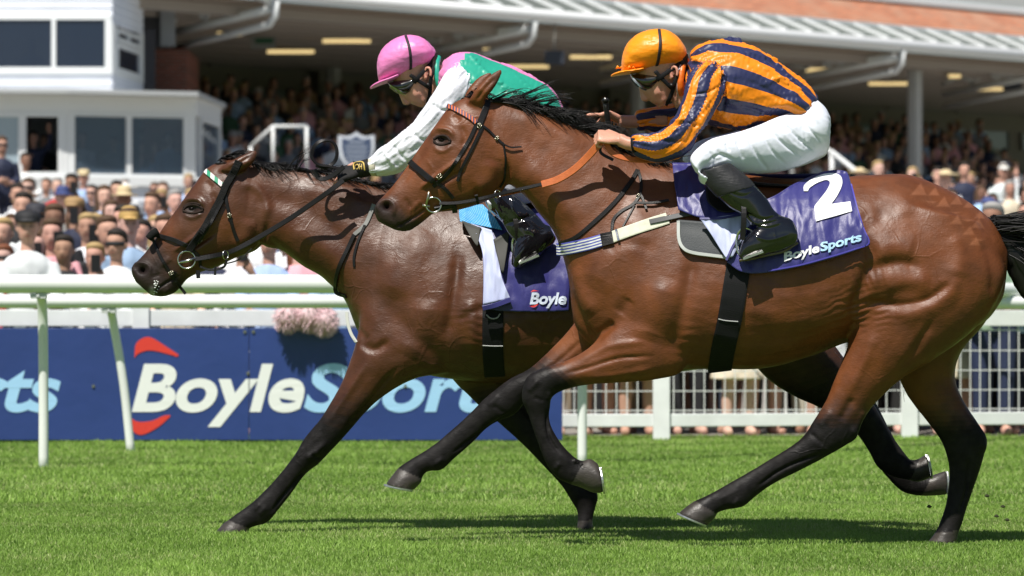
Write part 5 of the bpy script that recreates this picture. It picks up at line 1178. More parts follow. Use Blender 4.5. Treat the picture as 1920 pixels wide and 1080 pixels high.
# fingerless black glove with a gold-edged cuff tab
def inflate(parts, k=1.0): return parts
gp, gf = hand(P(684, 316, YA - .165), (-1, .02, -.28), (-.18, -.66, .72), (.15, .72, .66), curl=(.25, .35, .25), L=.190, thumb=1, tcurl=.5, fcurl=[(.75, 1.0, .7), (.38, .42, .3), (.30, .36, .25), (.25, .3, .2)])
sleeves = [gp[0]]
wristtube = tube([P(694, 313, YA - .168), P(684, 316, YA - .165), P(672, 319, YA - .165)], [.036, .034, .034], 16)
for pts in gf: sleeves.append(tube(pts[:4] if len(pts) == 8 else pts[:4], .0135, 12))
gm_ = fuse('glove', sleeves + [wristtube], .0038, 3); V = getV(gm_); N = getN(gm_); V += N * (.0035 + .003 * (fbm(V * 60, 2, 3) - .5))[:, None]; setV(gm_, V)
glove = put('glove', gm_, rA, mat('black glove', (.014, .013, .013), .75, .3, bump=[(120, .002, None)]))
gs = Skin(gm_, YA - .165)
m = MB(); V, Fc = strap(gs, [(664, 318), (664, 306), (680, 304), (684, 320)], .006, .004, .001, step=2); m.add(V, Fc); m.build('cuff_tab', mat('gold piping', (.60, .42, .10), .4), glove, smooth=True)
V2, F2 = fit_text('OH', 667, 679, 317, 9, .03, 0, 4); print_on('lettering', V2, F2, gm_, YA - .165, mat('gold print', (.60, .42, .10), .4), glove, 0)
hp = fuse('glove', hAf[:1] + [tube(p_[:4], .013, 10) for p_ in fAf], .0055, 2); V = getV(hp); V += getN(hp) * .003; setV(hp, V); put('glove', hp, rA, M['webbing'])
# ================================================================== GROUND
def gz(Y):
    """lawn height: level track, then a viewing bank rising behind the fence"""
    return 0 if Y < 31.5 else min((Y - 31.5) * .042, 1.35)
def grass_mat():
    m = mat('mown turf soil', (.10, .19, .03), .9, .2); n = m.node_tree; b = n.nodes['Principled BSDF']; tc = n.nodes.new('ShaderNodeTexCoord')
    r = n.nodes.new('ShaderNodeValToRGB'); no = n.nodes.new('ShaderNodeTexNoise'); no.inputs['Scale'].default_value = 2.2; no.inputs['Detail'].default_value = 9
    n.links.new(tc.outputs['Object'], no.inputs['Vector']); n.links.new(no.outputs[0], r.inputs[0]); n.links.new(r.outputs[0], b.inputs['Base Color'])
    e = r.color_ramp.elements; e[0].position = .32; e[0].color = (.06, .12, .02, 1); e[1].position = .68; e[1].color = (.17, .25, .055, 1)
    return m
m = MB(); ys_ = [-600, -20, 12, 29.2, 31.5, 40, 50, 63.7, 90, 400, 1500]
xs_ = (-600, 600)
Vg = [(x, y, gz(y) if y < 400 else 1.35) for y in ys_ for x in xs_]
m.add(Vg, [(2 * i, 2 * i + 1, 2 * i + 3, 2 * i + 2) for i in range(len(ys_) - 1)])
g = m.build('ground', grass_mat()); g['kind'] = 'structure'
def sheet(name, mt, y0, y1, off):
    m = MB(); ys2 = [y for y in ys_ if y0 < y < y1]; ys2 = [y0] + ys2 + [y1]; m.add([(x, y, gz(y) + off) for y in ys2 for x in (-80, 80)], [(2 * i, 2 * i + 1, 2 * i + 3, 2 * i + 2) for i in range(len(ys2) - 1)]); m.build(name, mt)['kind'] = 'structure'
sheet('pavement', mat('tarmac and trodden ground', (.27, .25, .22), .9, var=.25, vscale=1), 30.75, 120, .005)
def blades(name, n, y0, y1, hmin, hmax, wmin, wmax, marg, seed, mt):
    r = np.random.default_rng(seed)
    Y = np.sqrt(r.uniform(y0 ** 2, y1 ** 2, n)); X = r.uniform(-1, 1, n) * (960 / F * Y * 1.12 + marg)
    base = np.stack([X, Y, np.zeros(n)], 1)
    cl = fbm(base * np.array((1.6, 1.6, 1)), 3, seed + 1); cl2 = fbm(base * np.array((.5, 2.6, 1)) + 7, 2, seed + 2)
    wear = fbm(base * np.array((7, 7, 1)) + 3, 2, seed + 3)
    h = (hmin + (hmax - hmin) * r.random(n) ** 1.5) * (.55 + .9 * cl) * (.7 + .6 * wear); a = r.uniform(0, 2 * math.pi, n); wd = r.uniform(wmin, wmax, n)
    lean = r.uniform(.15, .95, n) * h; la = r.uniform(0, 2 * math.pi, n)
    S_ = np.stack([np.cos(a), np.sin(a) * .6, np.zeros(n)], 1) * wd[:, None]
    Lz = np.stack([np.cos(la), np.sin(la), np.zeros(n)], 1) * lean[:, None]; Up = np.zeros((n, 3)); Up[:, 2] = 1
    p0 = base - S_ ; p1 = base + S_; mid = base + Up * (h * .6)[:, None] + Lz * .35
    p2 = mid + S_ * .75; p3 = mid - S_ * .75; p4 = base + Up * h[:, None] + Lz
    V = np.stack([p0, p1, p2, p3, p4], 1).reshape(-1, 3)
    me = bpy.data.meshes.new(name); me.vertices.add(len(V)); me.vertices.foreach_set('co', V.ravel())
    i = np.arange(n)[:, None] * 5
    loops = np.concatenate([i + 0, i + 1, i + 2, i + 3, i + 3, i + 2, i + 4], 1).ravel()
    me.loops.add(len(loops)); me.loops.foreach_set('vertex_index', loops.astype(np.int32))
    st = (np.arange(n)[:, None] * 7 + np.array([0, 4])).ravel(); me.polygons.add(2 * n); me.polygons.foreach_set('loop_start', st.astype(np.int32))
    me.polygons.foreach_set('loop_total', np.tile([4, 3], n).astype(np.int32)); me.update(calc_edges=True); me.validate()
    c0 = np.array((.15, .26, .04)); c1 = np.array((.33, .51, .10)); c2 = np.array((.56, .55, .28))
    k = np.clip(cl * 1.1 + r.normal(0, .16, n) - .05, 0, 1)[:, None]; C = c0 * (1 - k) + c1 * k
    dry = (r.random(n) < .07 + .22 * (cl2 > .56))[:, None]; C = np.where(dry, C * .5 + c2 * .5, C) * r.uniform(.75, 1.2, n)[:, None]
    C5 = np.repeat(C, 5, 0); attr(me, 'Col', C5, 'COLOR')
    o = put(name, me, None, mt); tag(o, 'short mown turf of the racetrack under the galloping horses', 'grass', kind='stuff'); return o
gm = mat('grass blades', (.1, .2, .03), .5, .3, attrcol='Col', trans=.35)
blades('grass', 720000, 13.0, 19.5, .007, .022, .0011, .0022, 1.3, 2, gm)
blades('grass', 380000, 19.5, 30.6, .011, .030, .002, .0038, 2.2, 3, gm)['label'] = 'short mown turf beyond the rails up to the fence'
# clods thrown up behind the hooves
for k, (x, y) in enumerate(((1742, 950), (1850, 930), (1880, 950), (1868, 968), (1888, 975))):
    V, Fc = Loft([(x - 4, y - 1, x - 4, y + 1, .006), (x, y - 4, x + 1, y + 3, .012), (x + 5, y - 1, x + 5, y + 1, .005)], 15.95, k=2, seg=7).geo()
    o = MB().add(V, Fc).build('turf_clod', mat('flying turf', (.03, .035, .01), .9)); tag(o, ('single torn clod of turf in the air just behind the far hind leg' if k == 0 else 'small torn clod of turf flying at far right behind the near horse'), 'clod', 'flying turf clods')

# ================================================================== RUNNING RAILS
PV = M['white_pvc']
def running_rail(label, pts, r, z, posts, base_dy, slant=0):
    root = empty('running_rail', (pts[0][0], pts[0][1], 0), label, 'rail', 'white running rails')
    V, Fc = tube(catmull(np.array([(x, y, z) for x, y in pts]), 6), r, 20); MB().add(V, Fc).build('rail', PV, root, smooth=True)
    for (x, y) in posts:
        m = MB(); m.tube(catmull(np.array([(x + slant, y + base_dy, -.05), (x + slant * .6, y + base_dy, z * .45), (x + slant * .15, y + base_dy * .85, z * .82), (x, y + base_dy * .35, z - .02), (x, y + .005, z - .01)]), 5), .031, 14)
        m.build('post', PV, root, smooth=True)
        m = MB(); m.box(x - .05, x + .05, y - .02, y + .05, z - r - .035, z - r - .002); m.tube([(x, y - .024, z - r - .018), (x, y - .030, z - r - .018)], .011, 8); m.build('bracket', mat('rail bracket', (.55, .57, .56), .4), root, bevel=.004)
    for x, y in [(p[0] + (q[0] - p[0]) * .42, p[1] + (q[1] - p[1]) * .42) for p, q in zip(pts[:-1], pts[1:])]:
        V, Fc = tube([(x - .004, y, z), (x + .004, y, z)], r + .003, 20); MB().add(V, Fc).build('rail_joint', mat('joint shadow gap', (.35, .37, .35), .5), root, smooth=True)
    return root
a = P(-600, 532, 23.9); b_ = P(100, 532, 23.95); c_ = P(700, 533, 24.1); d_ = P(1500, 555, 33); e_ = P(2100, 566, 45)
zr = P(0, 532, 23.9).z
running_rail('thick white running rail nearest the track, passing just below the leader\'s nose', [(P(-700, 0, 23.8).x, 23.8), (P(60, 0, 23.95).x, 23.95), (P(500, 0, 24.0).x, 24.0), (P(1093, 0, 24.6).x, 24.6), (P(1500, 0, 26.5).x, 26.5), (P(2300, 0, 33).x, 33)], .058, zr, [(P(72, 0, 23.95).x, 23.95), (P(1093, 0, 24.6).x, 24.6), (P(-960, 0, 23.8).x, 23.75), (P(1990, 0, 30).x, 30)], .26)
z2 = P(0, 565, 27).z
running_rail('thinner white running rail behind the first one with slanting posts', [(P(-700, 0, 26.9).x, 26.9), (P(200, 0, 27).x, 27), (P(700, 0, 27.1).x, 27.1), (P(1300, 0, 28).x, 28), (P(2300, 0, 30.2).x, 30.2)], .048, z2, [(P(204, 0, 27).x, 27.0), (P(-560, 0, 26.9).x, 26.9), (P(2010, 0, 29.6).x, 29.4)], .2, slant=.14)
# ================================================================== WHITE FENCE WITH WIRE MESH
fe = empty('white_fence', (0, 29.6, 0), 'white wooden crowd fence with wire mesh panels behind the running rails', 'fence')
posts = [(-760, 29.2), (-250, 29.3), (265, 29.4), (775, 29.55), (1240, 29.7), (1705, 30.1), (2160, 30.6), (2620, 31.1)]
wd_ = mat('white painted wood', (.78, .80, .80), .5, .4, var=.08, vscale=6)
for i, (px, Y) in enumerate(posts):
    x = P(px, 0, Y).x; h_ = 1.05
    MB().box(x - .065, x + .065, Y - .05, Y + .05, -.05, h_).build('post', wd_, fe, bevel=.006)
for i in range(len(posts) - 1):
    (p0, Y0_), (p1, Y1_) = posts[i], posts[i + 1]; a = Vector((P(p0, 0, Y0_).x + .066, Y0_, 0)); b_ = Vector((P(p1, 0, Y1_).x - .066, Y1_, 0))
    up = Vector((0, 0, 1)); m = MB(); m.beam(a + up * .155, b_ + up * .155, .05, .10); m.build('bottom_rail', wd_, fe, bevel=.005)
    m = MB(); m.beam(a + up * .945, b_ + up * .945, .05, .125); m.build('top_rail', wd_, fe, bevel=.005)
    m = MB(); L = (b_ - a).length; d = (b_ - a).normalized()
    for k in range(int(L / .082)):
        p = a + d * (.03 + k * .082); m.beam(p + up * .205, p + up * .885, .0075, .0075, (1, 0, 0))
    for z in (.23, .38, .535, .69, .85): m.beam(a + up * z, b_ + up * z, .0075, .0075)
    m.build('wire_mesh', mat('galvanised white mesh', (.72, .73, .72), .4), fe)
# ================================================================== ADVERTISING BOARDS
navy = mat('board blue', (.028, .055, .205), .36, .45, var=.08, vscale=2, bump=[(1.5, .02, None)])
seams = [(-709, 29.05), (-121, 29.1), (467, 29.15), (1055, 29.25)]
YP = 29.1
bwhite = mat('board white print', (.80, .82, .80), .4); bblue = mat('board pale blue print', (.36, .62, .88), .4); bred = mat('board red print', (.68, .05, .035), .4)
def flat(V2, Fc, Y, mt, name, parent):
    W = [P(x, y, Y + rng.uniform(-.0006, .0006)) for x, y in V2]; m = MB(); m.add(W, Fc); o = m.build(name, mt, parent)
    s_ = o.modifiers.new('thickness', 'SOLIDIFY'); s_.thickness = .002; s_.offset = 0; return o
def clip_to(V2, Fc, x0, x1):
    """split a flat print at the board seam"""
    bm = bmesh.new(); vs = [bm.verts.new((x, y, 0)) for x, y in V2]
    for f in Fc:
        try: bm.faces.new([vs[i] for i in f])
        except ValueError: pass
    for x, nx in ((x0, -1), (x1, 1)):
        geom = bm.verts[:] + bm.edges[:] + bm.faces[:]
        bmesh.ops.bisect_plane(bm, geom=geom, plane_co=(x, 0, 0), plane_no=(nx, 0, 0), clear_outer=True)
    bm.verts.index_update(); V = [(v.co.x, v.co.y) for v in bm.verts]; Fo = [tuple(v.index for v in f.verts) for f in bm.faces]; bm.free(); return V, Fo
prints = []
for off in (0, -852):
    V2, F2 = fit_text('Boyle', 247 + off, 571 + off, 769, 89, .028, .22); prints.append((V2, F2, bwhite, 'lettering'))
    V2, F2 = fit_text('Sports', 570 + off, 966 + off, 769, 89, .028, .22); prints.append((V2, F2, bblue, 'lettering'))
    V2, F2 = swoosh([(252 + off, 670), (255 + off, 645), (270 + off, 633), (286 + off, 634), (315 + off, 652), (335 + off, 665)], [(252.5 + off, 671), (258 + off, 664), (272 + off, 658), (288 + off, 657.5), (312 + off, 663), (333 + off, 669)]); prints.append((V2, F2, bred, 'red_swoosh'))
    V2, F2 = swoosh([(245 + off, 783), (256 + off, 790), (270 + off, 791), (288 + off, 788), (305 + off, 780), (319 + off, 778)], [(246 + off, 786), (250 + off, 808), (262 + off, 815), (278 + off, 811), (300 + off, 798), (319 + off, 781)]); prints.append((V2, F2, bred, 'red_swoosh'))
blab = ['blue advertising board beyond the left frame edge', 'blue advertising board at far left showing light blue letters and red swooshes with Boyle', 'blue advertising board behind the leader\'s forelegs with end of the white and light blue lettering']
for i in range(3):
    (p0, _), (p1, _) = seams[i], seams[i + 1]; x0, x1 = P(p0, 0, YP).x + .002, P(p1, 0, YP).x - .002
    if i == 0: continue
    root = empty('advertising_board', ((x0 + x1) / 2, YP, 0), blab[i], 'advertising board', 'advertising boards on the fence')
    MB().box(x0, x1, YP, YP + .02, .02, P(0, 615, YP).z).build('board', navy, root, bevel=.003)
    for V2, F2, mt_, nm in prints:
        Vc, Fc = clip_to(V2, F2, p0 + 1, p1 - 1)
        if Fc: flat(Vc, Fc, YP - .004, mt_, nm, root)
    for (sx, sy) in ((p0 + 8, 622), (p1 - 8, 622), (p1 - 2, 700), (175 if i == 1 else 760, 724)):
        q = P(sx, sy, YP - .004); m = MB(); m.tube([q, q + Vector((0, -.006, 0))], .012, 10); m.build('screw', M['brass_fit'], root)
# ================================================================== SPECTATORS
pskin = mat('spectator skin', (.5, .3, .22), .55, .3, attrcol=None)
def obj_mat(name, rough, var=0, tint=None):
    m = bpy.data.materials.new(name); m.use_nodes = True; n = m.node_tree; b = n.nodes['Principled BSDF']; b.inputs['Roughness'].default_value = rough
    oi = n.nodes.new('ShaderNodeObjectInfo'); a = n.nodes.new('ShaderNodeAttribute'); a.attribute_name = 'Col'; mx = n.nodes.new('ShaderNodeMix'); mx.data_type = 'RGBA'; mx.blend_type = 'MULTIPLY'; mx.inputs[0].default_value = 1
    n.links.new(oi.outputs['Color'], mx.inputs[6]); n.links.new(a.outputs['Color'], mx.inputs[7]); n.links.new(mx.outputs[2], b.inputs['Base Color']); return m
OM = obj_mat('spectator material', .75)
def limb(pts, rad, seg=10, k=3): return tube(catmull(np.array(pts, float), k), catmull(np.array(rad, float)[:, None], k)[:, 0], seg)
def oval(cx_, cy_, zs, wx, wy, seg=16, k=3):
    A_ = catmull(np.array([(cx_, cy_ if np.isscalar(cy_) else cy_[i], zs[i], wx[i], wy[i]) for i in range(len(zs))], float), k); V = []; Fc = []
    th = np.linspace(0, 2 * math.pi, seg, endpoint=False)
    for r_ in A_:
        for t in th: V.append((r_[0] + r_[3] * math.cos(t), r_[1] + r_[4] * math.sin(t), r_[2]))
    for i in range(len(A_) - 1):
        for j in range(seg): Fc.append((i * seg + j, i * seg + (j + 1) % seg, (i + 1) * seg + (j + 1) % seg, (i + 1) * seg + j))
    Fc.append(tuple(range(seg))[::-1]); Fc.append(tuple((len(A_) - 1) * seg + j for j in range(seg))); return V, Fc
POSES = {
 'down': [((.17, 0, 1.40), (.23, .02, 1.15), (.24, -.03, .90), (.23, -.05, .80)), ((-.17, 0, 1.40), (-.23, .02, 1.15), (-.24, -.03, .90), (-.23, -.05, .80))],
 'folded': [((.17, 0, 1.40), (.22, -.02, 1.16), (.10, -.20, 1.10), (-.02, -.23, 1.12)), ((-.17, 0, 1.40), (-.22, -.02, 1.16), (-.10, -.22, 1.13), (.02, -.26, 1.15))],
 'phone': [((.17, 0, 1.40), (.24, -.14, 1.24), (.16, -.28, 1.42), (.12, -.30, 1.52)), ((-.17, 0, 1.40), (-.23, .0, 1.15), (-.22, -.12, .95), (-.20, -.18, .88))],
 'lean': [((.17, 0, 1.36), (.23, -.12, 1.14), (.15, -.32, 1.05), (.05, -.36, 1.05)), ((-.17, 0, 1.36), (-.23, -.12, 1.14), (-.15, -.32, 1.05), (-.05, -.38, 1.06))],
 'raised': [((.17, 0, 1.40), (.30, -.02, 1.55), (.30, -.06, 1.80), (.29, -.07, 1.92)), ((-.17, 0, 1.40), (-.23, -.12, 1.18), (-.12, -.25, 1.25), (-.04, -.28, 1.30))]}
def paint_const(me, c=(1, 1, 1)): attr(me, 'Col', np.tile(np.array(c, float), (len(me.vertices), 1)), 'COLOR')
PM = {}
def person_meshes(pose, dress):
    key = (pose, dress)
    if key in PM: return PM[key]
    arms = POSES[pose]; parts = []
    torso = lambda g: oval(0, 0, [.86, .95, 1.08, 1.22, 1.36, 1.44, 1.475], [x + g for x in (.155, .165, .145, .165, .185, .13, .06)], [x + g for x in (.105, .11, .10, .115, .11, .075, .055)])
    headp = oval(0, [-.01, -.02, -.025, -.02, -.01, 0, .0], [1.53, 1.555, 1.60, 1.66, 1.71, 1.755, 1.775], [.03, .052, .066, .074, .076, .060, .022], [.035, .062, .082, .094, .098, .075, .03], 16)
    neck = limb([(0, .0, 1.42), (0, -.005, 1.50), (0, -.01, 1.57)], [.062, .054, .052], 12)
    nose = limb([(0, -.092, 1.665), (0, -.112, 1.632), (0, -.098, 1.622)], [.010, .014, .010], 8)
    ears = [limb([(s_ * .072, .01, 1.675), (s_ * .084, .015, 1.65), (s_ * .074, .01, 1.625)], [.010, .014, .009], 8) for s_ in (-1, 1)]
    al = []
    for (a, b, c, d) in arms:
        al.append(limb([a, b, c], [.050, .040, .030], 10)); dd = (Vector(d) - Vector(c)).normalized(); c_ = Vector(c)
        al.append(limb([c_ - dd * .02, c_ + dd * .04, c_ + dd * .08], [.028, .036, .032], 10))
        sd = dd.cross(Vector((0, 1, .3))).normalized()
        for q in range(4): al.append(limb([c_ + dd * .07 + sd * (q - 1.5) * .017, c_ + dd * .13 + sd * (q - 1.5) * .019, c_ + dd * .165 + sd * (q - 1.5) * .017 + Vector((0, -.01, 0))], [.0105, .0095, .007], 6))
        al.append(limb([c_ + dd * .02 + sd * .025, c_ + dd * .06 + sd * .05, c_ + dd * .09 + sd * .055], [.012, .0115, .008], 6))
    legs = []
    for s_ in (-1, 1):
        legs.append(limb([(s_ * .09, 0, .92), (s_ * .095, 0, .70), (s_ * .095, -.01, .48), (s_ * .10, .01, .28), (s_ * .10, .01, .08)], [.088, .078, .055, .054, .037], 12)); legs.append(limb([(s_ * .10, .03, .045), (s_ * .105, -.06, .04), (s_ * .11, -.15, .03)], [.042, .042, .028], 10))
    b = fuse('spectator_body', [torso(-.02), headp, neck, nose] + ears + al + legs, .0125, 2)
    V = getV(b); N = getN(b); C = np.ones((len(V), 3)); 
    def dot(x, z, rx, rz, col, a, y=-.02):
        g = np.exp(-(np.hypot((abs(V[:, 0]) - x) / rx, (V[:, 2] - z) / rz)) ** 2) * (V[:, 1] < y) * a; C[:] = C * (1 - g[:, None]) + np.array(col) * g[:, None]
    dot(.030, 1.668, .018, .009, (.10, .08, .08), .9, -.05); dot(.030, 1.690, .022, .006, (.15, .10, .08), .7, -.05); dot(0, 1.592, .024, .007, (.65, .25, .25), .8, -.05); dot(.04, 1.64, .02, .02, (1, .75, .7), .4)
    attr(b, 'Col', C, 'COLOR')
    # clothes
    sl = []
    for (a, b2, c, d) in arms:
        e = Vector(b2).lerp(Vector(c), .85 if not dress else .0) if True else c
        sl.append(limb([a, b2, tuple(e)] if not dress else [a, tuple(Vector(a).lerp(Vector(b2), .5)), tuple(Vector(a).lerp(Vector(b2), .95))], [.066, .056, .044] if not dress else [.062, .058, .055], 12))
    tp = fuse('spectator_top', [torso(.012)] + sl + ([oval(0, 0, [.5, .70, .95], [.26, .21, .17], [.18, .15, .12])] if dress else []), .014, 2)
    V = getV(tp); N = getN(tp); V += N * ((fbm(V * 9, 2, 4) - .5) * .03)[:, None]; setV(tp, V); paint_const(tp)
    tr = []
    for s_ in (-1, 1): tr.append(limb([(s_ * .085, 0, .95), (s_ * .095, 0, .70), (s_ * .098, -.01, .48), (s_ * .10, .01, .10)], [.105, .094, .075, .060], 12))
    tr.append(oval(0, 0, [.84, .92, 1.0], [.15, .17, .15], [.10, .12, .10])); trm = fuse('spectator_trousers', tr, .016, 2); paint_const(trm)
    PM[key] = (b, tp, trm); return PM[key]
def hair_mesh(kind):
    if kind == 'short': me = fuse('hair', [oval(0, [.040, .032, .010, -.006, -.006], [1.62, 1.69, 1.745, 1.783, 1.805], [.074, .083, .084, .067, .025], [.068, .084, .098, .086, .03])], .010, 1)
    elif kind == 'long': me = fuse('hair', [oval(0, [.05, .045, .04, .025, -.004, -.006], [1.40, 1.50, 1.62, 1.70, 1.772, 1.805], [.075, .10, .105, .095, .072, .025], [.05, .06, .072, .090, .094, .03])], .012, 1)
    elif kind == 'cap': me = fuse('cap', [oval(0, .0, [1.695, 1.72, 1.765, 1.80, 1.812], [.083, .085, .078, .050, .015], [.10, .104, .094, .06, .02]), oval(0, -.11, [1.695, 1.703, 1.708], [.062, .066, .050], [.070, .075, .060])], .011, 1)
    elif kind == 'flatcap': me = fuse('cap', [oval(0, -.015, [1.70, 1.715, 1.755, 1.79, 1.80], [.088, .098, .100, .075, .02], [.115, .128, .125, .085, .02]), oval(0, -.10, [1.70, 1.71, 1.716], [.066, .070, .05], [.06, .064, .05])], .011, 1)
    elif kind == 'hat': me = fuse('sun_hat', [oval(0, 0, [1.705, 1.715, 1.72], [.16, .165, .15], [.17, .175, .16]), oval(0, 0, [1.71, 1.75, 1.80, 1.825], [.088, .084, .078, .05], [.104, .098, .09, .06])], .012, 1)
    elif kind == 'fasc': me = fuse('wide_hat', [oval(0, 0, [1.73, 1.745, 1.755], [.21, .22, .20], [.20, .21, .19]), oval(0, 0, [1.74, 1.78, 1.82], [.10, .09, .05], [.11, .10, .06])], .013, 1)
    paint_const(me); return me
HM = {k: hair_mesh(k) for k in ('short', 'long', 'cap', 'flatcap', 'hat', 'fasc')}
m = MB(); m.add(*tube(catmull(np.array([(-.075, -.03, 1.668), (-.05, -.094, 1.668), (0, -.112, 1.670), (.05, -.094, 1.668), (.075, -.03, 1.668)]), 3), .012, 8, True, 1.5)); GL = mesh('sunglasses', m.V, m.F); paint_const(GL)
m = MB(); m.box(-.04, .04, -.006, .006, -.08, .08); PH = mesh('phone', m.V, m.F, False); paint_const(PH)
for me_ in list(HM.values()) + [GL, PH]: me_.materials.append(OM)
SKIN = [(.60, .34, .26), (.55, .31, .23), (.66, .41, .33), (.45, .25, .17), (.27, .14, .09), (.12, .06, .04)]
HAIR = {'dark': (.02, .014, .010), 'brown': (.085, .045, .022), 'fair': (.42, .29, .13), 'grey': (.32, .31, .30), 'auburn': (.16, .05, .02)}
TOPS = {'white': (.78, .79, .82), 'light blue': (.34, .48, .72), 'navy': (.018, .024, .06), 'pink': (.72, .36, .42), 'grey': (.19, .20, .22), 'cream': (.66, .58, .44), 'black': (.015, .015, .018), 'tan': (.34, .22, .12), 'green': (.06, .14, .08), 'red': (.45, .04, .04), 'pale green': (.34, .47, .33)}
TOPP = ['white'] * 9 + ['light blue'] * 6 + ['navy'] * 6 + ['pink'] * 1 + ['grey'] * 4 + ['cream'] * 2 + ['black'] * 3 + ['tan', 'green', 'red']
prng = random.Random(5); used_labels = set()
def person(x, Y, z, place, face=0, top=None, hair=None, hat=None, hatc=None, skin=None, pose=None, glasses=None, dress=None, group='spectators', scale=None, label=None, detail=2, extra='', trouser=None):
    female = prng.random() < .35 if dress is None else dress
    top = top or prng.choice(TOPP); hair = hair or prng.choice(['dark', 'dark', 'brown', 'brown', 'fair', 'grey']); skin = skin if skin is not None else prng.choice([0, 0, 1, 1, 2, 2, 3, 4])
    pose = pose or prng.choice(['down', 'down', 'folded', 'folded', 'lean', 'phone', 'raised' if prng.random() < .3 else 'folded'])
    if hat is None: hat = prng.choices(['', 'cap', 'hat', 'fasc', 'flatcap'], [82, 5, 6, 4, 3])[0]
    glasses = prng.random() < .18 if glasses is None else glasses
    b, tp, trm = person_meshes(pose, bool(female))
    for me_ in (b, tp, trm):
        if not me_.materials: me_.materials.append(OM)
    r = empty('person', (x, Y, z)); r.rotation_euler = (0, 0, R(face + prng.uniform(-22, 22))); s_ = scale or prng.uniform(.92, 1.06) * (.95 if female else 1); r.scale = (s_ * prng.uniform(.98, 1.08), s_, s_)
    def ch(name, me, c): o = bpy.data.objects.new(name, me); COL.objects.link(o); o.parent = r; o.color = (*c, 1); return o
    def jit(c):
        k_ = prng.uniform(.85, 1.1); return tuple(min(1, v * k_ * prng.uniform(.97, 1.03)) for v in c)
    ch('body', b, jit(SKIN[skin])); ch('dress' if female else 'shirt', tp, jit(TOPS[top]))
    if not female: ch('trousers', trm, trouser or prng.choice([(.02, .025, .05), (.05, .05, .06), (.25, .2, .13), (.6, .58, .52)]))
    hk = 'long' if female else 'short'; ch('hair', HM[hk], HAIR[hair])
    if hat:
        hc = hatc or prng.choice([(.62, .5, .3), (.03, .03, .04), (.75, .74, .7), (.35, .22, .1), (.3, .62, .72) if female else (.05, .07, .2)])
        ch({'cap': 'cap', 'flatcap': 'flat_cap', 'hat': 'sun_hat', 'fasc': 'wide_brimmed_hat'}[hat], HM[hat], hc)
    if glasses: ch('sunglasses', GL, (.02, .02, .022))
    if pose == 'phone': o = ch('phone', PH, (.012, .012, .015)); o.location = (.10, -.36, 1.60); o.rotation_euler = (.2, 0, .1)
    hn = {'': f'{hair}-haired', 'cap': 'baseball-capped', 'flatcap': 'flat-capped', 'hat': 'sun-hatted', 'fasc': 'wide-hatted'}[hat]
    lab = label or f'{hn} spectator in {top} {"dress" if female else "top"} {place}'
    ws = lab.split()
    if len(ws) > 16: lab = ' '.join(ws[:16])
    tag(r, lab, 'person', group); return r
ordn = ['first', 'second', 'third', 'fourth', 'fifth', 'sixth', 'seventh', 'eighth', 'ninth', 'tenth', 'eleventh', 'twelfth', 'thirteenth', 'fourteenth', 'fifteenth', 'sixteenth', 'seventeenth', 'eighteenth', 'nineteenth', 'twentieth', 'twenty-first', 'twenty-second', 'twenty-third', 'twenty-fourth', 'twenty-fifth', 'twenty-sixth']
def at(px, Y): return P(px, 0, Y).x
# recognisable people leaning at the fence on the left: head height from the photo
fr = [
 (52, 30.35, 1.0, dict(top='white', hat='flatcap', hatc=(.015, .015, .018), skin=0, hair='dark', glasses=False, pose='lean', dress=False, label='smiling man in black flat cap and open white shirt leaning at the fence')),
 (219, 30.5, .92, dict(top='white', hat='', hair='dark', skin=1, glasses=True, pose='lean', dress=False, label='dark-haired laughing man in glasses and white shirt at the fence')),
 (242, 31.4, 1.03, dict(top='light blue', hat='cap', hatc=(.50, .32, .11), skin=2, hair='brown', glasses=False, pose='folded', dress=False, label='young man in tan cap and light blue shirt behind the laughing man')),
 (178, 30.6, .86, dict(top='white', hat='', hair='fair', skin=1, glasses=False, pose='phone', dress=False, label='fair-haired spectator raising a phone beside the laughing man in glasses')),
 (120, 31.0, .90, dict(top='black', hat='', hair='dark', skin=3, glasses=False, pose='folded', dress=False, label='dark-haired spectator in black right of the black flat cap')),
 (98, 31.6, .98, dict(top='pink', hat='', hair='brown', skin=0, glasses=False, pose='phone', dress=False, label='spectator in pink holding a large black phone behind the flat-capped man')),
 (8, 31.2, .86, dict(top='red', hat='', hair='auburn', skin=2, glasses=True, pose='folded', dress=True, label='auburn-haired woman in sunglasses at far left beside the fence')),
 (505, 30.7, .93, dict(top='light blue', hat='', hair='brown', skin=1, glasses=False, pose='lean', dress=False, label='brown-haired man in light blue shirt framed under the leader\'s throat')),
 (455, 30.9, .92, dict(top='white', hat='', hair='dark', skin=3, glasses=False, pose='phone', dress=False, label='dark-haired spectator with phone visible just under the leader\'s jaw')),
 (560, 30.9, .93, dict(top='pink', hat='', hair='auburn', skin=2, glasses=False, pose='folded', dress=True, label='auburn-haired woman in pink at the fence under the leader\'s neck')),
 (330, 30.6, .9, dict(top='cream', hat='hat', hatc=(.6, .5, .3), hair='fair', skin=2, pose='lean', dress=True, label='woman in straw hat and cream dress hidden behind the leader\'s muzzle')),
 (400, 31.0, .92, dict(top='navy', hat='', hair='grey', skin=0, pose='lean', dress=False, label='grey-haired man in navy jacket hidden behind the leader\'s jaw')),
 (640, 30.7, .92, dict(top='light blue', hat='', hair='dark', skin=1, pose='lean', dress=False, label='dark-haired man in light blue shirt behind the leader\'s chest')),
]
for px, Y, sc, kw in fr: person(at(px, Y), Y, gz(Y), '', scale=sc, group='spectators on the lawn behind the boards', **kw)
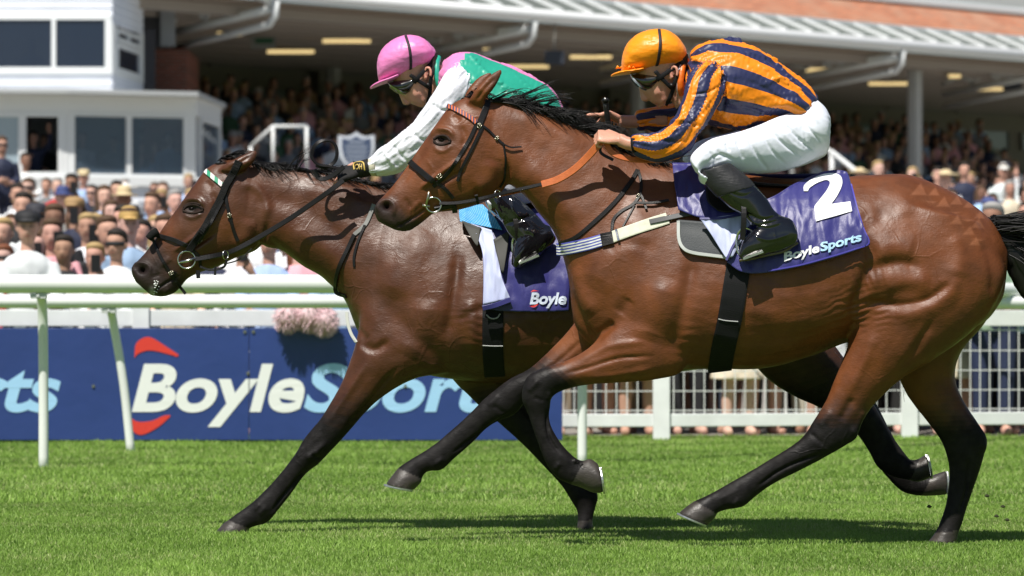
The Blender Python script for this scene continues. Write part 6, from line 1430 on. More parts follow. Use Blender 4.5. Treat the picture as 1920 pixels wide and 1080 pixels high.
# packed rows up the bank on the left
rowY = [31.9, 33.0, 34.4, 36.0, 38, 40.5, 43.5, 47, 51.5, 57, 63]
for ri, Y in enumerate(rowY):
    step = .50 if ri < 6 else .56; n = 0; x = at(-55, Y) + prng.uniform(0, .3); xe = at(690 if ri < 8 else 470, Y)
    while x < xe:
        n += 1; yy = Y + prng.uniform(-.3, .3)
        place = f'in lawn row {ordn[ri + 1]} from the fence, {ordn[min(n - 1, 25)]} from the left'
        person(x, yy, gz(yy) + .02 * ri, place, group='spectators on the lawn behind the boards'); x += step * prng.uniform(.8, 1.25)
person(at(48, 62), 62, gz(62) + .55, '', top='white', hair='dark', skin=4, hat='', pose='folded', dress=False, group='spectators on the lawn behind the boards', label='man in white shirt standing above the crowd before the pavilion\'s open window', glasses=False)
person(at(3, 58), 58, gz(58) + .75, '', top='navy', hair='brown', skin=1, hat='', pose='folded', dress=False, group='spectators on the lawn behind the boards', label='man in navy jacket standing above the crowd at the far left edge', glasses=True)
# people seen through the mesh on the right
rt = [(1072, 'red', 1), (1120, 'red', 1), (1165, 'tan', 0), (1195, 'cream', 1), (1290, 'black', 0), (1335, 'black', 0), (1385, 'cream', 1), (1432, 'green', 1), (1476, 'white', 0), (1545, 'white', 1), (1600, 'navy', 0), (1660, 'grey', 0), (1735, 'navy', 0), (1790, 'cream', 1), (1826, 'navy', 0), (1862, 'pale green', 0), (1925, 'light blue', 0), (1975, 'pink', 1)]
tr_c = [(.36, .01, .05), (.36, .01, .05), (.20, .14, .09), (.5, .4, .3), (.015, .015, .02), (.05, .06, .09), (.5, .3, .2), (.1, .1, .1), (.6, .56, .46), (.5, .5, .5), (.03, .03, .05), (.02, .02, .02), (.02, .03, .08), (.4, .3, .2), (.03, .05, .12), (.02, .03, .08), (.02, .02, .04), (.5, .3, .3)]
for k, ((px, tpc, dr), tc_) in enumerate(zip(rt, tr_c)):
    Y = 30.9 + (k % 3) * .25
    person(at(px, Y), Y, gz(Y), f'behind the wire mesh, {ordn[k]} from the left of the right-hand group', top=tpc, dress=bool(dr), hat='' if k % 4 else None, group='spectators behind the wire mesh', trouser=tc_, pose=['lean', 'folded', 'down'][k % 3])
k = 0
for px in range(1062, 1990, 42):
    Y = 31.8 + prng.uniform(0, .9); k += 1
    person(at(px + prng.uniform(-12, 12), Y), Y, gz(Y), f'further back behind the wire mesh, {ordn[k - 1]} from the left', top=prng.choice(['navy', 'black', 'navy', 'white', 'grey', 'light blue', 'green']), hat='', group='spectators behind the wire mesh', trouser=prng.choice([(.015, .018, .035), (.012, .012, .014), (.03, .03, .035), (.25, .2, .14)]), pose=['lean', 'folded', 'down'][k % 3])
# lawn crowd on the far right
for ri, Y in enumerate((52, 56, 60, 64, 69, 74)):
    x = at(1570, Y); n = 0
    while x < at(1960, Y):
        n += 1; person(x, Y + prng.uniform(-.6, .6), gz(Y) + .12 * ri, f'on the right-hand lawn, row {ordn[ri]}, {ordn[n - 1]} from left', group='spectators on the right-hand lawn'); x += prng.uniform(.42, .7)
# pink feather bag and hands over the fence top
fb = empty('feather_bag', P(570, 590, 29.2), 'fluffy pale pink feather bag hanging over the fence above the blue board', 'bag')
pm_ = mat('pink feathers', (.92, .70, .73), .9, .2, trans=.3)
for (x, y, rr) in ((540, 592, .10), (580, 590, .10), (608, 600, .095)):
    V, Fc = tube([P(x, y - rr * 200, 29.0), P(x, y - rr * 90, 29.0), P(x, y + rr * 90, 29.0), P(x, y + rr * 200, 29.0)], [rr * .45, rr * .95, rr, rr * .4], 14); V = np.array(V); c = V.mean(0); 
    m = MB(); m.add(V, Fc)
    for q in range(350):
        d = Vector(rng.normal(0, 1, 3)).normalized(); p = Vector(c) + d * rr * .85; e = p + d * rr * .45 + Vector((0, 0, -.02)); m.tube([p, (p + e) / 2 + Vector((.004, 0, .003)), e], [.006, .004, .001], 3, False)
    m.build('pompom', pm_, fb, smooth=True)
# ================================================================== PAVILION (left)
wb = mat('white weatherboard', (.76, .79, .86), .6, .3, var=.05, vscale=2)
wf = mat('white window frame', (.80, .82, .83), .4)
dk = mat('dark room', (.012, .012, .014), .8)
def glass(name, tint, fac):
    m = bpy.data.materials.new(name); m.use_nodes = True; n = m.node_tree; n.nodes.clear()
    out = n.nodes.new('ShaderNodeOutputMaterial'); mx = n.nodes.new('ShaderNodeMixShader'); t = n.nodes.new('ShaderNodeBsdfTransparent'); p = n.nodes.new('ShaderNodeBsdfPrincipled')
    p.inputs['Base Color'].default_value = (*tint, 1); p.inputs['Roughness'].default_value = .08; p.inputs['Specular IOR Level'].default_value = .8; t.inputs[0].default_value = (.75, .82, .88, 1); mx.inputs[0].default_value = fac
    n.links.new(t.outputs[0], mx.inputs[1]); n.links.new(p.outputs[0], mx.inputs[2]); n.links.new(mx.outputs[0], out.inputs[0]); return m
gl1 = glass('blue-grey window glass', (.13, .19, .26), .40); gl2 = glass('dark navy window glass', (.014, .024, .05), .86); gl3 = glass('pale window glass', (.36, .45, .52), .9)
def wallframe(p, q):
    """vertical plane frame: u along p->q, w up, n away from the lens"""
    p = Vector(p); q = Vector(q); u = (q - p).normalized(); n = Vector((-u.y, u.x, 0)); return p, u, n, (q - p).length
def boards(m, p, q, z0, z1, st=.15, th=.04):
    p, u, n, L = wallframe(p, q); z = z0
    while z < z1 - 1e-6:
        zt = min(z + st, z1); a = Vector((p.x, p.y, 0)); b = a + u * L
        V = [a + Vector((0, 0, z)) - n * .028, b + Vector((0, 0, z)) - n * .028, b + Vector((0, 0, zt)) - n * .004, a + Vector((0, 0, zt)) - n * .004, a + Vector((0, 0, z)) + n * .01, b + Vector((0, 0, z)) + n * .01, b + Vector((0, 0, zt)) + n * .01, a + Vector((0, 0, zt)) + n * .01]
        m.add(V, [(0, 1, 2, 3), (4, 7, 6, 5), (0, 4, 5, 1), (3, 2, 6, 7), (0, 3, 7, 4), (1, 5, 6, 2)]); z = zt
def wbox(m, fr_, a, b, z0, z1, d0, d1):
    p, u, n, L = fr_; P0 = Vector((p.x, p.y, 0))
    V = [P0 + u * s_ + n * d + Vector((0, 0, z)) for s_ in (a, b) for d in (d0, d1) for z in (z0, z1)]
    m.add(V, [(0, 1, 3, 2), (4, 6, 7, 5), (0, 4, 5, 1), (2, 3, 7, 6), (0, 2, 6, 4), (1, 5, 7, 3)])
def window(root, fr_, a, b, z0, z1, gm_, fw=.07, open_=False):
    m = MB(); wbox(m, fr_, a, a + fw, z0, z1, -.05, .05); wbox(m, fr_, b - fw, b, z0, z1, -.05, .05); wbox(m, fr_, a + fw, b - fw, z0, z0 + fw, -.05, .05); wbox(m, fr_, a + fw, b - fw, z1 - fw, z1, -.05, .05)
    w_ = m.build('window', wf, root)
    if not open_: m = MB(); wbox(m, fr_, a + fw, b - fw, z0 + fw, z1 - fw, -.006, .006); m.build('pane', gm_, w_)
    return w_
YW = 70.0
zz = lambda py, Y=YW: P(0, py, Y).z
pav = empty('pavilion', (at(125, YW), YW, 0), 'white weatherboarded pavilion with bay windows and a flat roof behind the left crowd', 'building')
pA = (at(-900, YW - 1.2), YW - 1.2); pB_ = (at(125, YW), YW); pC = (at(366, YW + .9), YW + .9); pD = (at(412, YW + 4), YW + 4)
faces_ = [(pA, pB_), (pB_, pC), (pC, pD)]
m = MB()
for a, b in faces_: boards(m, (*a, 0), (*b, 0), .4, zz(347)); 
m.build('wall', wb, pav)
m = MB()
for a, b in faces_:
    f_ = wallframe((*a, 0), (*b, 0)); wbox(m, f_, -.02, f_[3] + .02, zz(212), zz(176), -.03, .06)
m.build('fascia', wf, pav)
m = MB()
for a, b in faces_:
    f_ = wallframe((*a, 0), (*b, 0)); wbox(m, f_, -.03, f_[3] + .03, zz(347), zz(330), -.10, .06)
m.build('sill', wf, pav)
m = MB()
ov = [(at(-900, 68.4), 68.2), (at(128, YW - .5), YW - .55), (at(372, YW + .3), YW + .3), (at(421, YW + 3.8), YW + 4.2), (at(421, 90), 84), (at(-900, 84), 84)]
zt, zb = zz(170), zz(178); V = [(x, y, zb) for x, y in ov] + [(x, y, zt) for x, y in ov]; k = len(ov); m.add(V, [tuple(range(k))[::-1], tuple(range(k, 2 * k))] + [(i, (i + 1) % k, k + (i + 1) % k, k + i) for i in range(k)])
m.build('roof', mat('grey flat roof', (.45, .47, .48), .7), pav)
f1 = wallframe((*pA, 0), (*pB_, 0)); f2 = wallframe((*pB_, 0), (*pC, 0)); f3 = wallframe((*pC, 0), (*pD, 0))
def along(f_, px):
    p, u, n, L = f_; k = (px - CX) / F; return (k * p.y - p.x) / (u.x - k * u.y)
z0, z1 = zz(330), zz(212)
window(pav, f1, along(f1, -130), along(f1, 42), z0, z1, gl3); w_ = window(pav, f1, along(f1, 42), along(f1, 116), z0, z1, gl1, open_=True)
m = MB(); wbox(m, f1, along(f1, 112), f1[3], z0, z1, -.03, .05); wbox(m, f1, along(f1, -900), along(f1, -130), z0, z1, -.03, .05); m.build('pillar', wf, pav)
m = MB(); wbox(m, f2, 0, along(f2, 134), z0, z1, -.03, .05); wbox(m, f2, along(f2, 348), f2[3], z0, z1, -.03, .05); m.build('pillar', wf, pav)
window(pav, f2, along(f2, 134), along(f2, 241), z0, z1, gl1, .05); window(pav, f2, along(f2, 241), along(f2, 348), z0, z1, gl1, .05)
window(pav, f3, along(f3, 374), along(f3, 410), z0, z1, gl1)
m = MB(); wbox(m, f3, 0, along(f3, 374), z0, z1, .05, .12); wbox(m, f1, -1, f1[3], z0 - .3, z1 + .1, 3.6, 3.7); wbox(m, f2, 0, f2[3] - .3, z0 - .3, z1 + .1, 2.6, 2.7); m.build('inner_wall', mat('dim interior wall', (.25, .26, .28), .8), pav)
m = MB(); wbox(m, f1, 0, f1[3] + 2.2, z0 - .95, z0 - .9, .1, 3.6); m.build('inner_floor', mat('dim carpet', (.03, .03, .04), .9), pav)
def inside(px, Y, tpc, label, z, **kw): person(at(px, Y), Y, z, '', top=tpc, group='people inside the pavilion', label=label, hat='', glasses=False, dress=False, **kw)
zf = z0 - .88
inside(62, YW + .7, 'navy', 'man in navy suit raising a phone at the pavilion\'s open window', zf, hair='dark', pose='raised', scale=.96)
inside(84, YW + 1.5, 'black', 'dim figure in black deeper inside the pavilion\'s open window', zf, hair='brown', pose='folded', scale=.95)
inside(155, YW + 1.1, 'white', 'man in white shirt behind the left pane of the pavilion bay', zf, hair='brown', pose='folded', scale=.97)
inside(213, YW + 1.4, 'grey', 'figure in grey behind the middle of the pavilion bay window', zf, hair='dark', pose='folded', scale=.93)
inside(316, YW + 1.3, 'light blue', 'man in light blue shirt behind the right pane of the pavilion bay', zf, hair='brown', pose='down', scale=.97)
# upper storey
Y2 = 74.0
upb = empty('pavilion_tower', (at(0, Y2), Y2, 5), 'white weatherboarded upper room with dark windows standing over the pavilion roof', 'building')
z2 = lambda py: P(0, py, Y2).z
q0 = (at(-900, Y2), Y2); q1 = (at(210, Y2), Y2); q2 = (at(267, Y2 + 3), Y2 + 3)
g1 = wallframe((*q0, 0), (*q1, 0)); g2 = wallframe((*q1, 0), (*q2, 0))
m = MB(); boards(m, (*q0, 0), (*q1, 0), z2(175), z2(139)); boards(m, (*q0, 0), (*q1, 0), z2(29), z2(-90)); boards(m, (*q1, 0), (*q2, 0), z2(175), z2(139)); boards(m, (*q1, 0), (*q2, 0), z2(44), z2(-90)); m.build('wall', wb, upb)
m = MB(); wbox(m, g1, 0, g1[3], z2(139), z2(130), -.05, .05); wbox(m, g1, 0, g1[3], z2(33), z2(29), -.05, .05); wbox(m, g1, along(g1, 201), g1[3], z2(130), z2(33), -.04, .04); wbox(m, g2, 0, .35, z2(139), z2(44), -.03, .05); wbox(m, g2, g2[3] - .3, g2[3], z2(139), z2(44), -.03, .05); wbox(m, g2, .35, g2[3] - .3, z2(139), z2(132), -.04, .05); m.build('trim', wf, upb)
window(upb, g1, along(g1, -14), along(g1, 101), z2(130), z2(33), gl2, .04); window(upb, g1, along(g1, 101), along(g1, 201), z2(130), z2(33), gl2, .04); window(upb, g1, along(g1, -130), along(g1, -14), z2(130), z2(33), gl2, .04)
window(upb, g2, .35, g2[3] - .3, z2(132), z2(78), gl2, .08); window(upb, g2, .35, g2[3] * .5, z2(74), z2(50), gl2, .07); window(upb, g2, g2[3] * .5, g2[3] - .3, z2(74), z2(50), gl2, .07)
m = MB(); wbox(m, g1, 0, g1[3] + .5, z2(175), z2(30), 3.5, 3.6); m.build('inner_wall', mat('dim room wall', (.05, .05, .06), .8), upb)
person(at(60, Y2 + .9), Y2 + .9, z2(128) - 1.05, '', top='grey', hat='', hair='grey', pose='down', dress=False, glasses=False, group='people inside the pavilion', label='faint figure in grey jacket behind the upper storey window')
# ================================================================== GRANDSTAND
F0 = Vector((at(525, 78.0), 78.0, 0)); F1 = Vector((at(1920, 96.0), 96.0, 0)); du = (F1 - F0).normalized(); dn = Vector((-du.y, du.x, 0))
G = lambda u, v, z: F0 + du * u + dn * v + Vector((0, 0, z))
ZC = 7.55
gs_ = empty('grandstand', F0, 'long grandstand with shaded terrace under a white-edged glazed canopy and red tiled roof', 'grandstand')
def gbox(m, u0, u1, v0, v1, z0, z1):
    V = [G(u, v, z) for u in (u0, u1) for v in (v0, v1) for z in (z0, z1)]; m.add(V, [(0, 1, 3, 2), (4, 6, 7, 5), (0, 4, 5, 1), (2, 3, 7, 6), (0, 2, 6, 4), (1, 5, 7, 3)]); return m
UL, UR, VB = -4.2, 46, 13.0
ceil = mat('brown boarded soffit', (.29, .235, .19), .8, .3, bump=[(3, .02, (.2, 1, 1))])
m = MB(); gbox(m, UL, UR, .5, VB, ZC - .18, ZC - .10); m.build('ceiling', ceil, gs_)
m = MB()
for k in range(9): gbox(m, UL, UR, 1.0 + k * 1.4, 1.16 + k * 1.4, ZC - .40, ZC - .185)
m.build('ceiling_beam', mat('grey ceiling beam', (.34, .30, .27), .7), gs_)
m = MB(); m.tube([G(UL, .0, ZC), G(10, .0, ZC), G(UR, .0, ZC)], .135, 16); m.build('gutter', mat('gloss white gutter', (.86, .87, .88), .35, .6), gs_, smooth=True)
# glazed strip with white glazing bars, white upper trim
zg = .50; vg = 1.15
m = MB(); V = [G(UL, .15, ZC + .10), G(UR, .15, ZC + .10), G(UR, vg, ZC + zg), G(UL, vg, ZC + zg)]; V2_ = [v + Vector((0, 0, .03)) for v in V]; m.add(V + V2_, [(0, 3, 2, 1), (4, 5, 6, 7), (0, 1, 5, 4), (2, 3, 7, 6), (1, 2, 6, 5), (3, 0, 4, 7)]); m.build('canopy_glazing', mat('dusty canopy glazing', (.15, .17, .155), .6, .3, var=.25, vscale=.8), gs_)
m = MB(); u = UL + .3
while u < UR: m.beam(G(u, .12, ZC + .155), G(u, vg, ZC + zg + .05), .07, .07); u += .95
m.build('glazing_bar', wf, gs_)
m = MB(); gbox(m, UL, UR, vg, vg + .2, ZC + zg - .05, ZC + zg + .12); m.build('trim', wf, gs_)
def tile_mat():
    m = mat('red clay tiles', (.33, .13, .075), .85, .2); n = m.node_tree; b = n.nodes['Principled BSDF']; tc = n.nodes.new('ShaderNodeTexCoord'); br = n.nodes.new('ShaderNodeTexBrick'); mp = n.nodes.new('ShaderNodeMapping')
    br.inputs['Scale'].default_value = 1; br.inputs['Brick Width'].default_value = .22; br.inputs['Row Height'].default_value = .085; br.inputs['Mortar Size'].default_value = .012
    br.inputs['Color1'].default_value = (.56, .22, .12, 1); br.inputs['Color2'].default_value = (.42, .16, .09, 1); br.inputs['Mortar'].default_value = (.30, .18, .13, 1)
    n.links.new(tc.outputs['Object'], mp.inputs[0]); mp.inputs['Rotation'].default_value = (R(90), 0, 0); n.links.new(mp.outputs[0], br.inputs['Vector'])
    no = n.nodes.new('ShaderNodeTexNoise'); no.inputs['Scale'].default_value = 1.3; no.inputs['Detail'].default_value = 8; n.links.new(tc.outputs['Object'], no.inputs['Vector'])
    mx = n.nodes.new('ShaderNodeMix'); mx.data_type = 'RGBA'; mx.inputs[7].default_value = (.42, .30, .22, 1); mr = n.nodes.new('ShaderNodeMapRange'); mr.inputs[1].default_value = .45; mr.inputs[2].default_value = .75; mr.inputs[4].default_value = .6
    n.links.new(no.outputs[0], mr.inputs[0]); n.links.new(mr.outputs[0], mx.inputs[0]); n.links.new(br.outputs[0], mx.inputs[6]); n.links.new(mx.outputs[2], b.inputs['Base Color']); return m
tm = tile_mat()
m = MB(); zr0 = ZC + zg + .14; V = [G(UL, vg + .2, zr0), G(UR, vg + .2, zr0), G(UR, vg + 1.3, zr0 + .70), G(UL, vg + 1.3, zr0 + .70)]; V2_ = [v + dn * .3 for v in V]; m.add(V + V2_, [(0, 1, 2, 3), (4, 7, 6, 5), (0, 4, 5, 1), (3, 2, 6, 7), (1, 5, 6, 2), (0, 3, 7, 4)]); m.build('tiled_roof', tm, gs_)
m = MB(); gbox(m, UL, UR, vg + 1.15, vg + 1.6, zr0 + .68, zr0 + .80); gbox(m, UL, UR, vg + 1.4, vg + 1.5, zr0 + .82, zr0 + .88); m.build('ridge_gutter', wf, gs_)
m = MB(); gbox(m, UL, UR, vg + 1.7, vg + 9, zr0 + .6, zr0 + 2.2); m.build('upper_wall', mat('pale upper wall', (.55, .55, .53), .7), gs_)
# terrace steps
con = mat('terrace concrete', (.28, .27, .26), .85, .2, var=.15, vscale=2)
m = MB(); NS = 11
zs = lambda v: 2.25 + .27 * max(0, int(v / 1.0))
for k in range(NS): gbox(m, UL, UR, k * 1.0, k * 1.0 + 1.0, 0.5, zs(k + .01))
gbox(m, UL, UR, NS, VB + .2, .5, zs(NS)); m.build('terrace', con, gs_)
m = MB(); gbox(m, UL, UR, -.25, -.003, .5, 2.6); m.build('front_wall', wb, gs_)
# rear wall with tall glazing
rw = mat('stone-coloured rear wall', (.27, .25, .21), .8); m = MB(); gbox(m, UL, UR, VB, VB + .3, zs(NS), ZC - .19); m.build('rear_wall', rw, gs_)
gg = glass('greenish rear glazing', (.30, .38, .38), .9); rf_ = mat('grey mullion', (.26, .25, .23), .6); sill_z = zs(NS) + .9
u = UL + .4; k = 0
while u < UR - 3:
    m = MB(); gbox(m, u, u + 2.6, VB - .06, VB - .003, sill_z, ZC - .9); w_ = m.build('window', gl2 if k % 3 == 0 else gg, gs_)
    m = MB()
    for uu in (u - .04, u + 1.28, u + 2.6): gbox(m, uu, uu + .07, VB - .12, VB - .065, sill_z, ZC - .9)
    gbox(m, u + .03, u + 2.6, VB - .12, VB - .065, sill_z + 1.0, sill_z + 1.07); m.build('mullion', rf_, w_); u += 3.3; k += 1
for uu in (7.5, 12.8, 18.2, 23.5, 29): m = MB(); gbox(m, uu, uu + .5, VB - .4, VB - .13, zs(NS), ZC - .41); m.build('pier', rw, gs_)
# lit strip lights on the soffit
lm = bpy.data.materials.new('lit strip light'); lm.use_nodes = True; b = lm.node_tree.nodes['Principled BSDF']; b.inputs['Base Color'].default_value = (.7, .55, .3, 1); b.inputs['Emission Color'].default_value = (1, .74, .34, 1); b.inputs['Emission Strength'].default_value = .75
zl = ZC - .43
for k, (px, py, wpx) in enumerate(((430, 64, 45), (545, 97, 88), (650, 77, 90), (990, 125, 78), (1108, 107, 78), (918, 94, 24), (1548, 131, 78), (1665, 157, 72), (1845, 167, 70), (1790, 143, 22), (1262, 150, 70), (1390, 118, 70))):
    Y = (zl - H) * F / (HY - py); c = P(px, py, Y); hw = wpx / F * Y / 2; r = empty('strip_light', (c.x, c.y, c.z), 'lit yellow ceiling strip light under the canopy, ' + ["above the pavilion corner","second row left of pink cap","upper one left of the pink cap","right of the pink-capped rider\'s back","between the two riders","small one above the pink rider\'s back","right of the striped rider\'s back","left of the tall white column","at far right below the truss","small one right of the tall column","hidden behind the orange cap","hidden behind the striped rider"][k], 'light', 'strip lights under the canopy')
    M_ = Matrix.Rotation(math.atan2(du.y, du.x) * .0, 4, 'Z'); M_.translation = c
    MB().box(-hw, hw, -.05, .05, -.04, .04, M_).build('tube', lm, r); MB().box(-hw - .03, hw + .03, -.07, .07, .041, .08, M_).build('housing', rf_, r)
# white cantilever trusses with the column row
tr_m = mat('white painted steel', (.76, .78, .78), .45)
for k, u in enumerate((-.15, 7.4, 13.9, 20.2, 27)):
    if k == 0:
        a, b, c, d = G(.1, -.02, ZC - .24), G(.1, 4.2, ZC - .85), G(.1, 3.2, ZC - .05), G(.1, 5.2, ZC + .6)
    r = empty('canopy_truss', G(u, 0, ZC), ['large white tubular canopy truss beside the pavilion tower', 'white canopy truss ending above the pink rider\'s back', 'white canopy truss ending above the striped rider\'s back', 'white canopy truss at far right beyond the tall column', 'canopy truss beyond the right edge'][k], 'truss', 'canopy trusses')
    m = MB(); m.tube([G(u, -.05, ZC - .15), G(u, -.02, ZC - .45), G(u, .15, ZC - .62), G(u, 4.0, ZC - 1.05)], .075, 10); m.tube([G(u, .1, ZC - .3), G(u, 4.0, ZC - .72)], .085, 10); m.tube([G(u, 0, ZC - .2), G(u, 3.9, ZC + 1.1)] if k == 0 else [G(u, .2, ZC - .28), G(u, 3.9, ZC - .30)], .07, 10); m.build('chord', tr_m, r, smooth=True)
    m = MB()
    for v in (1.2, 2.2, 3.1): m.tube([G(u, v, ZC - .4), G(u, v + .45, ZC + (.5 if k == 0 else -.3))], .045, 8); m.tube([G(u, v + .45, ZC + (.5 if k == 0 else -.3)), G(u, v + .95, ZC - .5)], .045, 8)
    m.build('web', tr_m, r, smooth=True)
colm = mat('grey-white column', (.42, .42, .41), .6)
for k, (px, v) in enumerate(((1715, 1.6), (1195, 6), (625, 11.2), (950, 11))):
    kk = (px - CX) / F; q = F0 + dn * v; u = (kk * q.y - q.x) / (du.x - kk * du.y); m = MB(); gbox(m, u - .13, u + .13, v - .13, v + .13, .5, ZC - .42); gbox(m, u - .2, u + .2, v - .06, v + .06, .5, ZC - .425)
    tag(m.build('column', colm), ['tall grey-white steel column right of the striped rider', 'dim steel column hidden behind the orange cap', 'dim steel column left of the pink cap under the canopy', 'dim steel column behind the pink rider\'s back'][k], 'column', 'steel columns of the grandstand')
# brick pier and dark boarded end wall at the left end of the stand
def brick_mat():
    m = mat('red brick', (.22, .07, .045), .85, .2); n = m.node_tree; b = n.nodes['Principled BSDF']; tc = n.nodes.new('ShaderNodeTexCoord'); br = n.nodes.new('ShaderNodeTexBrick'); mp = n.nodes.new('ShaderNodeMapping'); mp.inputs['Rotation'].default_value = (R(90), 0, 0)
    br.inputs['Scale'].default_value = 1; br.inputs['Brick Width'].default_value = .225; br.inputs['Row Height'].default_value = .075; br.inputs['Mortar Size'].default_value = .01
    br.inputs['Color1'].default_value = (.26, .075, .05, 1); br.inputs['Color2'].default_value = (.16, .05, .035, 1); br.inputs['Mortar'].default_value = (.22, .17, .14, 1)
    n.links.new(tc.outputs['Object'], mp.inputs[0]); n.links.new(mp.outputs[0], br.inputs['Vector']); n.links.new(br.outputs[0], b.inputs['Base Color']); return m
Y3 = 79.0; z3 = lambda py: P(0, py, Y3).z
pier = empty('brick_pier', (at(310, Y3), Y3, 0), 'red brick pier with dark grey boarding above, between pavilion tower and grandstand', 'wall')
MB().box(at(268, Y3), at(350, Y3), Y3, Y3 + 3, .5, z3(92)).build('brickwork', brick_mat(), pier)
fr3 = wallframe((at(262, Y3), Y3 - .1, 0), (at(322, Y3), Y3 - .1, 0)); m = MB(); boards(m, (at(262, Y3), Y3 - .1, 0), (at(318, Y3), Y3 - .1, 0), z3(91), z3(-60), .16); m.build('boarding', mat('dark grey boarding', (.10, .10, .115), .6), pier)
MB().box(at(303, Y3), at(330, Y3), Y3 - .28, Y3 - .14, z3(88), z3(-60)).build('downpipe', mat('grey corner board', (.36, .38, .42), .6), pier)
# side wall closing the stand on the left
m = MB(); gbox(m, UL - .3, UL - .02, 1.5, VB, .5, ZC + .5); m.build('end_wall', rw, gs_)
# handrails, white barriers
def hand_rail(pts, label, r_=.035, posts=True):
    m = MB(); root = empty('handrail', pts[0], label, 'handrail', 'white handrails on the terrace'); m.tube(pts, r_, 8); m.build('rail', tr_m, root, smooth=True); m = MB()
    for p in pts[::1]: m.tube([p, Vector(p) - Vector((0, 0, 1.0))], r_, 8)
    m.build('post', tr_m, root, smooth=True)
Yh = 76.0
hand_rail([P(470, 275, Yh), P(512, 237, Yh), P(575, 237, Yh)], 'white sloping handrail above the leader\'s ears', .035)
hand_rail([P(1485, 250, 84), P(1560, 285, 82), P(1610, 325, 80.5)], 'white sloping stair handrail behind the near horse\'s saddle', .05)
for k, (u0, u1, v, lab) in enumerate(((-2.5, 5.5, 4.6, 'long white crowd barrier rail behind the pink-capped rider'), (9, 13.4, 3.0, 'white crowd barrier rail beyond the near rider\'s hips'), (13.9, 22, 2.4, 'white crowd barrier rail right of the tall column'), (2, 9, 1.4, 'white crowd barrier rail in front terrace behind the riders'))):
    hand_rail([G(u0 + (u1 - u0) * t / 3, v, zs(v) + 1.05) for t in range(4)], lab)
# blue shield sign with light border, lines of small lettering
Ys = 75.5; sh = empty('shield_sign', P(668, 330, Ys), 'dark blue shield-shaped sign with white border and rows of small lettering', 'sign')
def shield(s_, Y): 
    q = [(0, -36), (8, -30), (18, -27), (34, -30), (34, -5), (30, 12), (20, 26), (8, 36), (0, 42)]; q = q + [(-x, y) for x, y in q[-2:0:-1]]; return [P(668 + x * s_, 283 + y * s_, Y) for x, y in q]
for s_, Y, mt_, nm in ((1.0, Ys, mat('sign border', (.62, .66, .72), .5), 'border'), (.80, Ys - .03, mat('sign navy', (.05, .075, .14), .5), 'face')):
    a = shield(s_, Y); b2 = [v + Vector((0, .025, 0)) for v in a]; k = len(a); MB().add(a + b2, [tuple(range(k)), tuple(range(k, 2 * k))[::-1]] + [(i, k + i, k + (i + 1) % k, (i + 1) % k) for i in range(k)]).build(nm, mt_, sh)
m = MB()
for j, w_ in enumerate((14, 20, 20, 18, 15)):
    a, b2 = P(668 - w_, 268 + j * 9, Ys - .035), P(668 + w_, 265 + j * 9, Ys - .035); m.box(a.x, b2.x, Ys - .038, Ys - .032, a.z, b2.z)
m.build('lettering', mat('sign lettering', (.35, .40, .48), .5), sh)
MB().tube([P(668, 320, Ys + .05), (P(668, 320, Ys).x, Ys + .05, 1.0)], .04, 8).build('pole', colm, sh, smooth=True)
# green and white exit-style sign board under the canopy
sg = empty('hanging_sign', P(493, 80, 84), 'small green and white sign hanging under the canopy left of the lights', 'sign'); a, b2 = P(470, 92, 84), P(517, 69, 84)
MB().box(a.x, b2.x, 84, 84.04, a.z, b2.z).build('panel', mat('dim white sign', (.25, .27, .27), .6), sg); a, b2 = P(479, 81, 84), P(512, 72, 84); MB().box(a.x, b2.x, 83.98, 83.995, a.z, b2.z).build('green_panel', mat('dim green', (.02, .12, .06), .6), sg)
for k, (px, py, Y) in enumerate(((1040, 108, 84), (1900, 158, 100))):
    c = P(px, py, Y); tv = empty('loudspeaker', c, ['small dark loudspeaker box hanging between the riders', 'small dark loudspeaker box hanging at far right'][k], 'loudspeaker', 'hanging loudspeakers'); MB().box(c.x - .22, c.x + .22, Y, Y + .3, c.z - .15, c.z + .15).build('box', mat('dark speaker', (.03, .035, .05), .5), tv, bevel=.02); MB().tube([c + Vector((0, .15, .15)), c + Vector((0, .15, ZC - c.z))], .025, 6).build('bracket', rf_, tv)
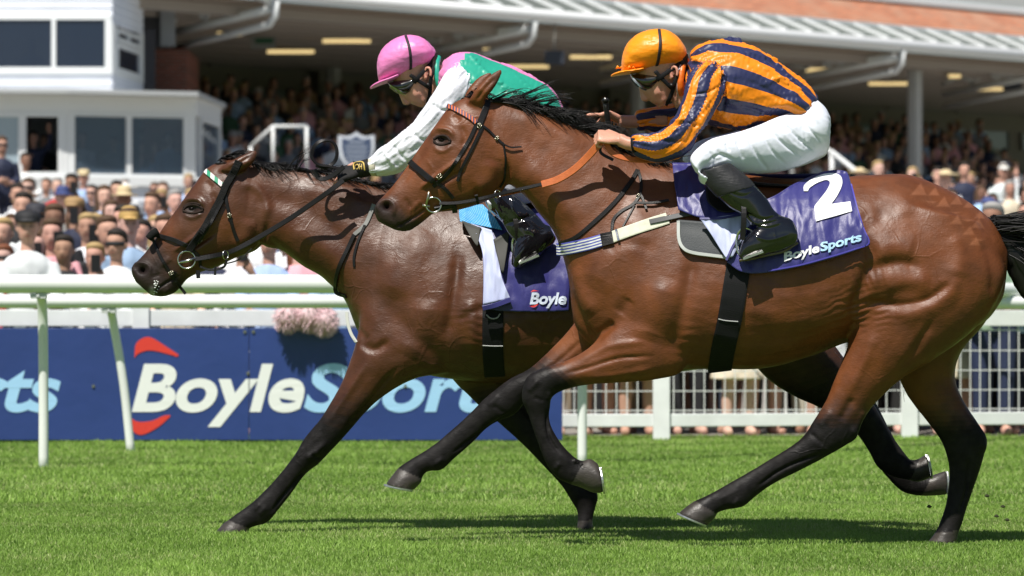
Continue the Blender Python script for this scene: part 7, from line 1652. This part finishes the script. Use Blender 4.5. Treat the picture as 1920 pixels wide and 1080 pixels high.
# spectators on the shaded terrace: the front steps one by one, the dim mass above them as one crowd
tp_ = ['navy', 'navy', 'black', 'grey', 'grey', 'white', 'light blue', 'tan', 'green', 'pink', 'navy', 'white']
fa = math.degrees(math.atan2(du.y, du.x)) * .45
for r_ in range(2):
    v = .45 + r_ * 1.0; u = -3.6 + prng.uniform(0, .8); n = 0
    while u < 24.5:
        n += 1; p = G(u, v + prng.uniform(-.15, .15), zs(v))
        person(p.x, p.y, p.z, f'on terrace step {ordn[r_]} of the grandstand, number {n} from the left', face=fa, group='spectators on the shaded terrace', top=prng.choice(tp_)); u += prng.uniform(.9, 1.3)
def low(me, ratio):
    o = bpy.data.objects.new('t', me); COL.objects.link(o); d = o.modifiers.new('d', 'DECIMATE'); d.ratio = ratio; dg = bpy.context.evaluated_depsgraph_get(); dg.update()
    q = bpy.data.meshes.new_from_object(o.evaluated_get(dg)); bpy.data.objects.remove(o); V = getV(q); Fc = [tuple(p.vertices) for p in q.polygons]; bpy.data.meshes.remove(q); return V, Fc
kit = [[(low(b, .12), 0), (low(t_, .10), 1), (low(HM[h], .3), 2)] for (b, t_, _), h in ((person_meshes('down', False), 'short'), (person_meshes('folded', True), 'long'), (person_meshes('folded', False), 'short'), (person_meshes('phone', False), 'hat'), (person_meshes('lean', False), 'short'))]
CV, CF, CC = [], [], []; base_ = 0
for r_ in range(2, 11):
    v = .45 + r_ * 1.0; u = -3.8 + prng.uniform(0, .5)
    while u < 25.5 + v * 1.15:
        p = G(u, v + prng.uniform(-.2, .2), zs(v)); a_ = R(fa + prng.uniform(-25, 25)); s_ = prng.uniform(.92, 1.05); c_, n_ = math.cos(a_) * s_, math.sin(a_) * s_
        cols = (SKIN[prng.choice([0, 1, 1, 3, 3, 4])], TOPS[prng.choice(tp_)], HAIR[prng.choice(['dark', 'brown', 'fair', 'grey', 'dark'])])
        for (Vp, Fp), ci in kit[prng.randrange(5)]:
            W = np.stack([p.x + Vp[:, 0] * c_ - Vp[:, 1] * n_, p.y + Vp[:, 0] * n_ + Vp[:, 1] * c_, p.z + Vp[:, 2] * s_], 1)
            CV.append(W); CF += [tuple(i_ + base_ for i_ in f) for f in Fp]; CC.append(np.tile(np.array(cols[ci]) * 1.1, (len(Vp), 1))); base_ += len(Vp)
        u += prng.uniform(.55, .95)
me = mesh('background_crowd', np.concatenate(CV), CF); attr(me, 'Col', np.clip(np.concatenate(CC), 0, 1), 'COLOR')
tag(put('background_crowd', me, None, mat('crowd in shade', (.3, .3, .3), .8, attrcol='Col')), 'dense dim crowd filling the upper steps of the shaded grandstand terrace', 'crowd', kind='stuff')
print('PERSONS', sum(1 for o in bpy.data.objects if o.get('category') == 'person'))
